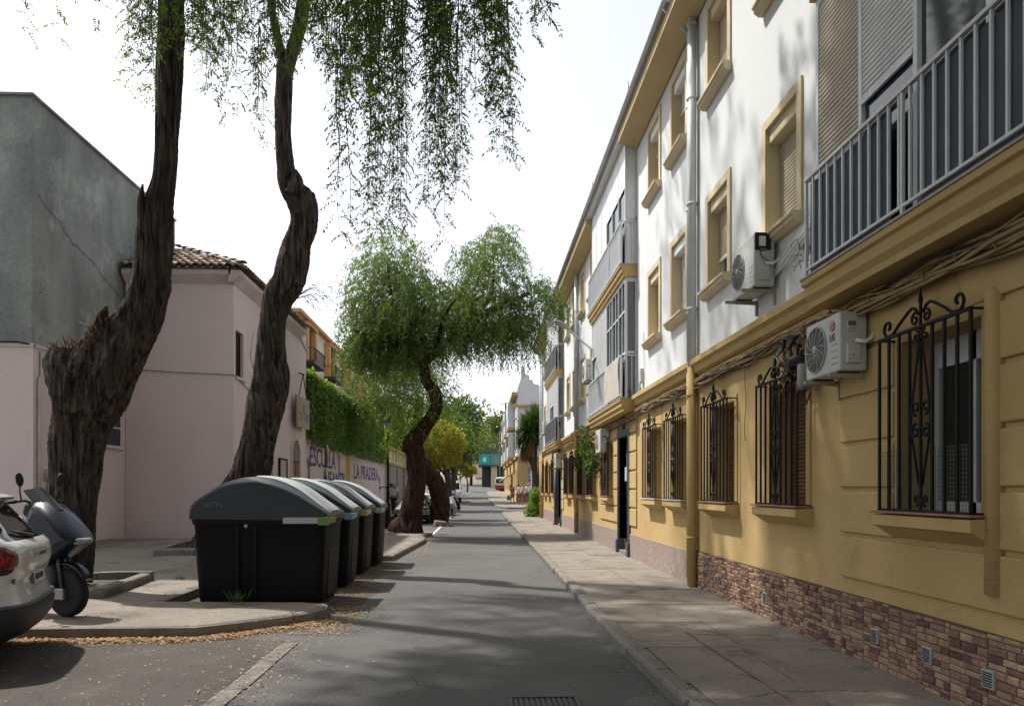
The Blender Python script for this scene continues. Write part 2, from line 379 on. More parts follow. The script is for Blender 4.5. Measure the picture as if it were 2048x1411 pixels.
# ------------------------------------------------------------ the apartment house along the right
XW = 3.54; MOD = 14.5; YEND = 42.4; ZC = 3.70
house = thing('apartment_building', 'three storey white and ochre apartment building with barred windows and glazed balconies beside the slabs', 'building', (XW, 0, 0))
HX = lambda x: x - XW
def hp(name, mb, mats, parent=None, **k):
    """a part of the house, given in street coordinates"""
    o = build(name, mb, mats, parent or house, **k)
    if parent is None: o.location = (-XW, 0, 0)
    return o
C_UP = [8.62, 10.95, 13.12, 15.0]; C_LO = [5.62, 8.45, 10.72, 12.98, 14.85]
WLO = [c + MOD * k for k in range(3) for c in C_LO if c + MOD * k < 41.6]
WUP = [c + MOD * k for k in range(3) for c in C_UP if c + MOD * k < 41.8]
DOORS = [3.62 + MOD * k for k in range(3)]
BAL = [(2.15 + MOD * k, 7.22 + MOD * k) for k in range(3)]
def facade(name, X, y0, y1, z0, z1, ops, m, depth=.26, sgn=1):
    """wall sheet with real openings and their reveals; sgn = side on which the reveals go"""
    Yv = sorted({y0, y1, *[o[0] for o in ops], *[o[1] for o in ops]}); Zv = sorted({z0, z1, *[o[2] for o in ops], *[o[3] for o in ops]})
    mb = MB()
    for a, b in zip(Yv, Yv[1:]):
        for c, d in zip(Zv, Zv[1:]):
            if any(o[0] <= a and b <= o[1] and o[2] <= c and d <= o[3] for o in ops): continue
            mb.quad((X, a, c), (X, b, c), (X, b, d), (X, a, d))
    e = X + depth * sgn
    for a, b, c, d in ops:
        mb.quad((X,a,c),(e,a,c),(e,a,d),(X,a,d),1); mb.quad((X,b,c),(e,b,c),(e,b,d),(X,b,d),1)
        mb.quad((X,a,c),(e,a,c),(e,b,c),(X,b,c),1); mb.quad((X,a,d),(e,a,d),(e,b,d),(X,b,d),1)
        mb.quad((e,a,c),(e,b,c),(e,b,d),(e,a,d),1)
    return mb
lo_ops = [(c - .5, c + .5, 1.5, 2.92) for c in WLO] + [(c - .62, c + .62, .13, 3.0) for c in DOORS]
up_ops = [(c - .45, c + .45, z, z + 1.32) for c in WUP for z in (4.78, 7.74)]
hp('ground_floor_wall', facade('', XW, -6, YEND, .05, ZC, lo_ops, YEL, .34), [YEL, YEL], recalc=False)
hp('upper_wall', facade('', XW, -6, YEND, ZC, 9.56, up_ops, WHT), [WHT, CREAM], recalc=False)
mb = MB(); mb.quad((XW,YEND,0),(14,YEND,0),(14,YEND,ZC),(XW,YEND,ZC)); mb.quad((XW,-6,0),(14,-6,0),(14,-6,ZC),(XW,-6,ZC)); hp('gable_base', mb, YEL)
mb = MB(); mb.quad((XW,YEND,ZC),(14,YEND,ZC),(14,YEND,9.56),(XW,YEND,9.56)); mb.quad((XW,-6,ZC),(14,-6,ZC),(14,-6,9.56),(XW,-6,9.56)); mb.quad((14,-6,0),(14,YEND,0),(14,YEND,9.56),(14,-6,9.56)); hp('gable_wall', mb, WHT)
# roof with its boxed eaves
mb = MB(); e0, e1 = -6.2, YEND + .25
mb.prism([(3.08, 9.60), (3.08, 9.74), (3.2, 9.80), (8.8, 11.6), (14.3, 9.8), (14.3, 9.6)], 'y', e0, e1)
roof = hp('roof', mb, mat('roof_edge', (.36, .33, .30), .8, vscale=3, coord='pos'))
SOF = mat('ochre_soffit', (.54, .42, .24), .85, vscale=1.2, col2=(.47, .36, .20), coord='pos')
prev = e0
for a, b in BAL + [(YEND + .2, None)]:
    mb = MB(); mb.prism([(3.10, 9.42), (3.10, 9.597), (3.52, 9.597), (3.52, 9.30), (3.3, 9.36)], 'y', prev, a - .02); hp('eaves', mb, SOF, recalc=True)
    prev = (b or 0) + .02
mb = MB(); mb.tube([(3.04, e0, 9.70), (3.04, e1, 9.70)], .055, 8); hp('gutter', mb, PIPEW)
for y, h in ((9.3, .5), (12.4, .35), (15.6, .45), (18.2, .3), (20.6, .4), (24.5, .3)):
    mb = MB(); mb.tube([(3.12, y, 9.78), (3.12, y, 9.78 + h)], .018, 6); mb.box(3.08, 3.16, y - .05, y + .05, 9.77, 9.80); hp('roof_stay', mb, RUST)
# string course over the ground floor
edges = [-6] + [v for ab in BAL for v in ab] + [YEND]
for i in range(0, len(edges), 2):
    a, b = edges[i], edges[i + 1]
    mb = MB(); mb.prism([(3.52, 3.55), (3.47, 3.58), (3.45, 3.66), (3.40, 3.70), (3.40, 3.78), (3.43, 3.80), (3.52, 3.83)], 'y', a, b); hp('string_course', mb, YELT)
# plinths
def plinth(y0, y1):
    cuts = [y0] + [v for c in DOORS for v in (c - .70, c + .70) if y0 < v < y1] + [y1]
    for a, b in zip(cuts[::2], cuts[1::2]):
        mb = MB(); mb.box(XW - .025, XW + .02, a, b, .06, .66); hp('granite_plinth', mb, mat('speckled_granite', (.34, .27, .235), .8, vscale=14, col2=(.22, .165, .145), bump=.5, bscale=35, coord='pos', wear=(.44, .385, .345), wscale=7, wth=.58))
plinth(12.25, YEND)
mb = MB(); mb.box(XW - .012, XW + .02, 2, 12.2, .06, .71)
cl = hp('stone_facing', mb, mat('facing_joint', (.12, .075, .055), .9, vscale=9, coord='pos'))
SC = [(.36, .23, .15), (.27, .15, .115), (.19, .095, .085), (.43, .30, .205), (.31, .20, .155), (.15, .08, .075), (.39, .255, .16)]
STM = [mat('stone_%s' % n, c, .85, vscale=11, var=.35, bump=.6, bscale=40, coord='pos', wear=tuple(v * .62 for v in c), wscale=14, wth=.58) for n, c in zip(('tan', 'umber', 'plum', 'buff', 'russet', 'wine', 'sand'), SC)]
def stone_unit(m):
    mb = MB(); mb.add([(0,-.5,-.5),(0,.5,-.5),(0,.5,.5),(0,-.5,.5),(-.7,-.47,-.44),(-.7,.48,-.45),(-.7,.46,.44),(-.7,-.48,.45),(-1,-.40,-.30),(-1,.42,-.33),(-1,.40,.32),(-1,-.42,.30)],
        [(0,1,5,4),(1,2,6,5),(2,3,7,6),(3,0,4,7),(4,5,9,8),(5,6,10,9),(6,7,11,10),(7,4,8,11),(8,9,10,11)]); return mb.mesh('stone', m)
SU = [stone_unit(m) for m in STM]
srng = random.Random(3); far = MB(); cnt = 0; stones = []
ty = 12.19
while ty > 4.0:                                             # facing tiles about 0.42 m wide, each with its own bond
    tw = .42; z = .115
    while z < .70:
        h = min(srng.choice((.034, .046, .05, .062)), .705 - z)
        if h < .02: break
        y = ty
        while y > ty - tw + .01:
            l = min(srng.uniform(.07, .2), y - (ty - tw))
            if y - l - (ty - tw) < .05: l = y - (ty - tw)
            stones.append((y - l / 2, z + h / 2, l - .006, h - .005)); y -= l
        z += h
    ty -= tw
stones.sort(key=lambda q: q[0])
for y, z, l, h in stones:
    i = srng.choices(range(7), (4, 4, 3, 3, 4, 2, 3))[0]; pr = srng.uniform(.006, .02)
    if cnt < 298 and y > 4.75:
        o = link('stone', SU[i], cl); o.location = (XW - .010, y, z); o.scale = (pr, l, h); cnt += 1
    else:
        far.add([(XW - .010 + v.co.x * pr, y + v.co.y * l, z + v.co.z * h) for v in SU[i].vertices], [tuple(p.vertices) for p in SU[i].polygons], i)
o = build('far_stones', far, STM, cl); kind(o, 'stuff')
for y, z in ((9.08, .37), (6.52, .40), (5.74, .40), (5.03, .39), (10.95, .36)):
    mb = MB(); mb.box(XW - .034, XW - .012, y - .062, y + .062, z - .065, z + .065, 0)
    v = hp('vent_grille', mb, mat('zinc_vent', (.42, .44, .45), .5, metal=.3, vscale=9), bevel=.004)
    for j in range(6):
        mb = MB(); mb.box(XW - .039, XW - .033, y - .045, y + .045, z - .05 + j*.018, z - .042 + j*.018); build('vent_slot', mb, DARKIN, v)  # raised dark bars, coloured as the shade inside vent openings

# drain pipes
def pipe(y, r, x, zs=9.5, split=ZC - .02, mlo=YELT, mup=PIPEW):
    mb = MB(); mb.tube([(x, y, .14 if r > .05 else .22), (x, y, split)], r, 12, 0); mb.tube([(x, y, split), (x, y, zs)], r * .97, 12, 1)
    for z in (.9, 3.2): mb.tube([(x, y, z), (x, y, z + .035)], r * 1.18, 12, 0)
    for z in (4.6, 6.3, 8.0, 9.2): mb.tube([(x, y, z), (x, y, z + .035)], r * 1.18, 12, 1)
    if zs > 9: mb.tube([(x, y, zs - .03), (x - .12, y, zs + .06), (3.04, y, 9.68)], r * .9, 10, 1)
    hp('drain_pipe', mb, [mlo, mup])
for k in range(3):
    if 12.2 + MOD * k < YEND: pipe(12.02 + MOD * k, .075, XW - .09); pipe(12.30 + MOD * k, .042, XW - .06, 9.3)
pipe(YEND - .12, .06, XW - .08)
mb = MB(); mb.tube([(XW - .02, 4.97, .98), (XW - .02, 4.97, 3.02), (XW - .0, 4.97, 3.07)], [.066, .066, .04], 14); hp('ochre_conduit', mb, YEL)

# rusticated blocks round the entrances
def rustic(k):
    y0, y1 = 2.15 + MOD * k, 7.16 + MOD * k; d = DOORS[k]; w_ = 5.62 + MOD * k
    if y0 > YEND: return
    z = .86; zs = [.86 + .43 * i for i in range(7)]
    for i, a in enumerate(zs[:-1]):
        b = a + .43 - .04
        segs = [(y0, d - .72), (d + .72, y1)]
        if b > 1.28 and a < 2.95: segs = [(y0, d - .72), (d + .72, w_ - .6), (w_ + .60, y1)]
        for s0, s1 in segs:
            if k == 0 and s1 < 4.0: continue
            mb = MB(); mb.box(XW - .032, XW + .01, s0, s1, a, b); hp('rustic_block', mb, YEL, bevel=.014)
for k in range(3): rustic(k)

# shutters, windows
def slats(y0, y1, z0, z1, x, pitch=.045, along='y'):
    mb = MB(); z = z0
    while z < z1 - .01:
        h = min(pitch, z1 - z)
        sec = [(x, z + .003), (x - .011, z + h * .3), (x - .011, z + h * .72), (x, z + h - .003)]
        for (a, b), (c, d) in zip(sec, sec[1:]): mb.quad((a, y0, b), (a, y1, b), (c, y1, d), (c, y0, d))
        mb.quad((x, y0, z + h - .003), (x, y1, z + h - .003), (x + .004, y1, z + h), (x + .004, y0, z + h))
        z += h
    return mb
def up_window(c, z, drop, sm, box=True):
    y0, y1, z1 = c - .45, c + .45, z + 1.32
    mb = MB(); X = XW - .028; b = .125
    mb.box(X, XW + .002, y0 - b, y0, z - .02, z1 + b); mb.box(X, XW + .002, y1, y1 + b, z - .02, z1 + b); mb.box(X, XW + .002, y0, y1, z1, z1 + b)
    wn = hp('window', mb, CREAM, bevel=.006)
    mb = MB(); sy = .14
    mb.prism([(XW + .2, z - .02), (XW - .15, z - .035), (XW - .15, z - .07), (XW - .12, z - .085), (XW - .12, z - .12), (XW - .06, z - .165), (XW + .01, z - .165), (XW + .2, z - .03)], 'y', y0 - sy, y1 + sy)
    build('sill', mb, CREAM, wn)
    mb = MB(); x = XW + .2
    for a, b_ in ((y0, y0 + .05), (y1 - .05, y1), (c - .03, c + .03)): mb.box(x, x + .045, a, b_, z, z1)
    mb.box(x, x + .045, y0 + .05, y1 - .05, z, z + .06); mb.box(x, x + .045, y0 + .05, y1 - .05, z1 - .06, z1)
    build('frame', mb, ALU, wn)
    mb = MB(); mb.quad((x + .03, y0, z), (x + .03, y1, z), (x + .03, y1, z1), (x + .03, y0, z1)); build('pane', mb, PANE, wn)
    if box:
        mb = MB(); mb.box(XW + .02, XW + .2, y0 + .002, y1 - .002, z1 - .17, z1 - .003); build('shutter_box', mb, CREAM if sm is SHUT_B else WPAINT, wn, bevel=.008)
    zb = z + (1.32 - .17) * drop
    build('shutter', slats(y0 + .01, y1 - .01, zb, z1 - .17, XW + .17), sm, wn)
    mb = MB(); mb.box(XW + .145, XW + .172, y0 + .02, y1 - .02, zb - .045, zb); build('bottom_bar', mb, WPAINT, wn)
drops = {0: .12, 1: .38, 2: .1, 3: .05}
for i, c in enumerate(WUP):
    j = i % 4
    up_window(c, 4.78, drops[j], SHUT_B if j in (0, 1, 3) else SHUT_W)
    up_window(c, 7.74, (.0, .06, .7, .75)[j], SHUT_B if j in (0, 1) else SHUT_W, box=True)

def scroll(c, r, turns, start, n=16, x=0, grow=.75):
    """flat iron spiral in the y-z plane"""
    pts = []
    for i in range(n + 1):
        t = i / n; a = start + turns * 2 * math.pi * t; q = r * (1 - grow * t); pts.append((x, c[0] + math.cos(a) * q, c[1] + math.sin(a) * q))
    return pts
def grille():
    """bowed-out iron window guard: rails, crest with scrolls, diamond with scrolls; every bar a piece"""
    mb = MB(); H_ = 1.42; W_ = .60; px = -.15
    for z in (0, H_): mb.box(px - .014, px + .014, -W_, W_, z - .011, z + .011); mb.box(px, .0, -W_, -W_ + .02, z - .007, z + .007); mb.box(px, .0, W_ - .02, W_, z - .007, z + .007)
    t = .011
    mb.tube([(px, 0, H_ - .25), (px, 0, H_ + .18), (px, 0, H_ + .2), (px, 0, H_ + .30)], [t * 1.2, t * 1.2, t * 2.0, .002], 6)
    for s in (-1, 1):
        mb.tube([(px, s * .03, H_ + .10), (px, s * .07, H_ + .15), (px, s * .12, H_ + .165), (px, s * .18, H_ + .14), (px, s * .30, H_ + .075), (px, s * .38, H_ + .02), (px, s * .46, H_ + .012)], t * 1.15, 6)
        mb.tube([(px, s * .46, H_ + .012)] + scroll((s * .455, H_ + .085), .075, .95 * s, R(-90), x=px, grow=.8), t * 1.15, 6)
        mb.tube(scroll((s * .075, H_ + .07), .05, -1.1 * s, R(90), x=px), t, 6)
        mb.tube([(px, s * .02, H_ - .12), (px, s * .125, .78), (px, s * .125, .62), (px, s * .02, .2)], t * .9, 6)
        for zc, d in ((.80, 1), (.62, -1)):
            mb.tube(scroll((s * .062, zc), .058, 1.15 * s * d, R(-90) if d > 0 else R(90), x=px), t, 6)
        mb.tube(scroll((s * .055, H_ - .07), .045, 1.0 * s, R(90), x=px), t, 6)
        mb.tube(scroll((s * .055, .09), .045, -1.0 * s, R(-90), x=px), t, 6)
    g = build('window_grille', mb, IRON, house)
    bm = MB(); bm.box(-.009, .009, -.012, .012, 0, H_); me = bm.mesh('bar', IRON)
    for j in range(9):
        o = link('bar', me, g); o.location = (px, -W_ + .01 + j * (2 * W_ - .02) / 8, 0)
    return g
g0 = grille()
GLOBAL_G = []
for i, c in enumerate(WLO):
    g = g0 if i == 0 else copy_tree(g0, house)
    g.location = (0, c, 1.53)
    y0, y1, z, z1 = c - .5, c + .5, 1.5, 2.92
    mb = MB(); mb.prism([(XW + .02, z + .003), (XW - .19, z - .01), (XW - .19, z - .10), (XW - .15, z - .115), (XW - .02, z - .20), (XW + .02, z - .20)], 'y', y0 - .14, y1 + .14)
    if i % 5 in (3, 4) and i < 8: sm = mat('white_marble_sill', (.62, .62, .61), .5, vscale=4)
    else: sm = mat('red_tile_sill', (.36, .16, .11), .6, vscale=7, col2=(.28, .12, .09))
    wn = hp('barred_window', mb, YELT, bevel=.006)
    mb = MB(); mb.box(XW - .205, XW + .0, y0 - .15, y1 + .15, z + .004, z + .022); build('sill_tile', mb, sm, wn, bevel=.004)
    mb = MB(); b = .10
    mb.box(XW - .018, XW + .002, y0 - b, y0, z + .02, z1 + b); mb.box(XW - .018, XW + .002, y1, y1 + b, z + .02, z1 + b); mb.box(XW - .018, XW + .002, y0, y1, z1, z1 + b)
    build('surround', mb, YEL, wn, bevel=.006)
    x = XW + .27
    mb = MB()
    for a, b_ in ((y0, y0 + .06), (y1 - .06, y1), (c - .03, c + .03)): mb.box(x, x + .05, a, b_, z + .02, z1)
    mb.box(x, x + .05, y0 + .06, y1 - .06, z1 - .22, z1)
    mb.box(x, x + .05, y0 + .06, y1 - .06, z + .02, z + .10)
    build('frame', mb, (mat('brown_shutter_wood', (.16, .085, .045), .5, vscale=6) if i in (1, 2) else ALU), wn)
    mb = MB(); mb.quad((x + .03, y0, z), (x + .03, y1, z), (x + .03, y1, z1), (x + .03, y0, z1)); build('pane', mb, PANE, wn)
    if i in (1, 2): build('shutter', slats(y0 + .02, y1 - .02, z + .1, z1 - .2, x - .02), mat('brown_shutter_wood', (.16, .085, .045)), wn)
    if i in (3, 4, 6): build('shutter', slats(y0 + .02, y1 - .02, z + .75, z1 - .2, x - .02), SHUT_W, wn)
    if i == 0:                                            # wire mesh and a net curtain behind the bars
        mb = MB()
        for j in range(34): yy = y0 - .08 + j * 1.16 / 33; mb.box(XW - .131, XW - .128, yy, yy + .003, z + .04, z + .52)
        for j in range(15): zz = z + .05 + j * .033; mb.box(XW - .1275, XW - .1245, y0 - .08, y1 + .08, zz, zz + .003)
        build('wire_mesh', mb, mat('green_wire', (.16, .19, .13), .6), wn)

# entrances
for k, c in enumerate(DOORS):
    y0, y1, z1 = c - .62, c + .62, 3.0
    mb = MB(); x = XW - .05
    for a, b in ((y0 - .12, y0), (y1, y1 + .12)): mb.box(x, XW + .2, a, b, .45, z1 + .15)
    mb.box(x, XW + .2, y0, y1, z1 - .02, z1 + .15); mb.prism([(c - .10, z1 + .15), (c - .14, 3.5), (c + .14, 3.5), (c + .10, z1 + .15)], 'x', x - .03, XW + .02)
    for a, b in ((y0 - .15, y0 + .02), (y1 - .02, y1 + .15)): mb.box(x - .04, XW + .1, a, b, .10, .45)
    dr_ = hp('entrance', mb, GREYD, bevel=.012)
    mb = MB(); mb.box(XW - .03, XW + .3, y0, y1, .06, .20); build('doorstep', mb, CONC, dr_, bevel=.01)
    mb = MB(); mb.box(XW + .17, XW + .22, y0 + .01, y1 - .01, .2, z1 - .03); build('door_leaf', mb, mat('dark_steel_door', (.03, .035, .045), .35, vscale=3), dr_)
    for j in range(7):
        mb = MB(); yy = y0 + .14 + j * .16; mb.cyl((XW + .155, yy, .5), (XW + .155, yy, 2.8), .012, 6); build('door_bar', mb, GREYD, dr_)
    mb = MB(); mb.box(XW + .11, XW + .17, y1 - .30, y1 - .08, 1.9, 2.25); build('letter_box', mb, ALU, dr_, bevel=.01)
# a grey downpipe stands by the second entrance
mb = MB(); mb.tube([(XW - .1, 33.4, .14), (XW - .1, 33.4, 3.0)], .09, 10); mb.box(XW - .22, XW, 33.28, 33.52, .1, .2); hp('grey_post', mb, GREYD)

# balconies
def balcony(k, lvl):
    y0, y1 = BAL[k]; zb = 3.46 if lvl == 0 else 6.46; zt = zb + .27; ztop = 6.46 if lvl == 0 else 9.56; XF = 3.16
    mb = MB(); sec = [(XW + .02, zb), (XF + .07, zb), (XF + .07, zb + .06), (XF + .025, zb + .11), (XF + .025, zb + .20), (XF - .01, zb + .215), (XF - .01, zt), (XW + .02, zt)]
    mb.prism(sec, 'y', y0, y1); bal = hp('balcony', mb, YELT, bevel=.006)
    mb = MB(); mb.box(XF - .02, XW, y0 - .01, y1 + .01, zt + .002, zt + .022); build('tile_edge', mb, mat('pale_slab_edge', (.42, .36, .30), .8, vscale=6, coord='pos'), bal)
    # railing
    rx = XF + .03; zr0, zr1 = zt + .09, zt + .98
    RM = ALU if k < 2 else mat('grey_steel', (.35, .36, .38), .5)
    mb = MB(); mb.box(rx - .02, rx + .02, y0 + .02, y1 - .02, zr1 - .02, zr1 + .012); mb.box(rx - .012, rx + .012, y0 + .02, y1 - .02, zr0, zr0 + .025)
    for yy in (y0 + .04, y1 - .04): mb.box(rx - .015, rx + .015, yy - .015, yy + .015, zt + .02, zr1 - .02); mb.box(rx + .02, XW, yy - .012, yy + .012, zr1 - .018, zr1 + .01)
    for yy in (y0 + 1.7, y1 - 1.7): mb.box(rx - .014, rx + .014, yy - .014, yy + .014, zt + .02, zr1 - .02)
    build('railing', mb, RM, bal, bevel=.003)
    b_ = MB(); b_.box(-.009, .009, -.011, .011, 0, zr1 - zr0 - .04); me = b_.mesh('baluster', RM)
    n = 34
    for j in range(1, n):
        yy = y0 + .04 + j * (y1 - y0 - .08) / n
        if abs(yy - y0 - 1.7) < .03 or abs(yy - y1 + 1.7) < .03: continue
        o = link('baluster', me, bal); o.location = (rx, yy, zr0 + .022)
    for yy in (y0 + .04, y1 - .04):
        for j in range(1, 3):
            o = link('baluster', me, bal); o.location = (rx + j * (XW - rx) / 3, yy, zr0 + .022)
    # backing behind the rails
    if k == 0: bk = mat('blue_grey_screen', (.085, .105, .14), .8, vscale=3, col2=(.065, .08, .11))
    elif k == 1: bk = mat('white_screen', (.60, .62, .64), .7, vscale=2, col2=(.50, .52, .54))
    else: bk = mat('black_mesh_screen', (.02, .021, .024), .8)
    gaps = [(y0 + .08, y0 + 1.64), (y0 + 1.76, y1 - 1.9), (y1 - 1.5, y1 - .08)] if k == 0 else [(y0 + .08, y0 + 1.66), (y0 + 1.74, y1 - .08)]
    for a, b in gaps:
        mb = MB(); mb.box(rx + .022, rx + .03, a, b, zr0 - .02, zr1 - .06); build('screen', mb, bk, bal)
    if k == 1 and lvl == 0:
        mb = MB(); P = 24; rows = 8
        for i in range(rows + 1):
            for j in range(P + 1):
                yy = y0 + .25 + j * 1.9 / P; zz = zr1 - .02 - i * (.88) / rows
                mb.v.append((rx - .03 - .012 * math.sin(j * 1.3 + i * .6) - .012 * noise.noise((yy * 3, zz * 3, 0)), yy, zz))
        for i in range(rows):
            for j in range(P): mb.f.append((i*(P+1)+j, i*(P+1)+j+1, (i+1)*(P+1)+j+1, (i+1)*(P+1)+j)); mb.m.append(0); mb.sm.append(True)
        build('tarpaulin', mb, mat('beige_canvas', (.50, .46, .41), .85, vscale=2.5, col2=(.40, .36, .32)), bal)
    # enclosure set a hand's breadth behind the rail
    ex = XF + .14; segs = []; n = 6; wd = (y1 - y0 - .16) / n
    mb = MB()
    for j in range(n + 1):
        yy = y0 + .08 + j * wd; mb.box(ex - .025, ex + .03, yy - .028, yy + .028, zt + .022, ztop)
    mb.box(ex - .025, ex + .03, y0 + .05, y1 - .05, zt + .022, zt + .08); mb.box(ex - .026, ex + .031, y0 + .05, y1 - .05, ztop - .09, ztop - .002)
    zm = zt + 1.02; mb.box(ex - .02, ex + .024, y0 + .05, y1 - .05, zm, zm + .05)
    for yy in (y0 + .065, y1 - .065):
        mb.box(ex + .03, XW + .0, yy - .02, yy + .02, zm, zm + .05); mb.box(ex + .2, ex + .24, yy - .02, yy + .02, zt + .03, ztop - .1); mb.box(ex + .03, XW, yy - .02, yy + .02, ztop - .1, ztop - .003)
    build('enclosure_frame', mb, ALU if k else mat('white_upvc', (.66, .68, .70), .4), bal, bevel=.004)
    for yy in (y0 + .07, y1 - .07):
        mb = MB(); mb.box(ex + .03, XW, yy - .008, yy + .008, zt + .04, ztop - .05)
        build('side_panel', mb, PANE if not (k == 1 and lvl == 1) else SHUT_W, bal)
    for j in range(n):
        a, b = y0 + .11 + j * wd, y0 + .05 + (j + 1) * wd
        st = {(0, 0): 'Ssgshs', (1, 0): 'GGGSSs', (1, 1): 'wwwWWW', (2, 0): 'SSssSS', (2, 1): 'SSSsSS', (0, 1): 'SsSsSS'}[(k, lvl)][j if k else n - 1 - j]
        lowp = zt + .08
        mb = MB(); mb.quad((ex + .012, a, zt + .05), (ex + .012, b, zt + .05), (ex + .012, b, ztop - .05), (ex + .012, a, ztop - .05))
        build('pane', mb, PANE if st in 'Gg' else mat('dark_curtained_glass', (.03, .034, .04), .12, spec=.8), bal)
        if st == 'G':
            mb = MB(); yy = (a + b) / 2; mb.box(ex - .012, ex + .01, yy - .018, yy + .018, zm + .05, ztop - .09); mb.box(ex - .011, ex + .009, a, b, ztop - .75, ztop - .71); build('glazing_bar', mb, ALU, bal)
        if st in 'Sshw':
            fr = {'S': .0, 's': .42, 'h': .6, 'w': .42}[st]; zz = (zt + .35 if k == 0 else zm + .05); z0_ = zz + (ztop - .1 - zz) * fr
            sm = (SHUT_B if j % 2 else SHUT_W) if k == 0 else SHUT_W
            if st == 'w': mb = MB(); mb.box(ex - .02, ex - .004, a - .01, b + .01, z0_, ztop - .1); build('blind_panel', mb, WPAINT, bal)
            else:
                build('shutter', slats(a, b, z0_, ztop - .1, ex - .008), sm, bal)
                mb = MB(); mb.box(ex - .03, ex - .006, a, b, z0_ - .05, z0_); build('bottom_bar', mb, ALU, bal)
        if st == 'W':
            mb = MB()
            for q in range(5): yy = a + (b - a) * q / 5; mb.box(ex - .018, ex - .004, yy + .005, yy + (b - a) / 5 - .005, zm + .05, ztop - .1)
            build('board_panel', mb, WPAINT, bal)
    if lvl == 1:
        mb = MB(); mb.box(XF - .04, XW, y0 - .05, y1 + .05, 9.56, 9.66); build('cover', mb, WPAINT, bal, bevel=.01)
for k in range(3):
    for lvl in (0, 1): balcony(k, lvl)

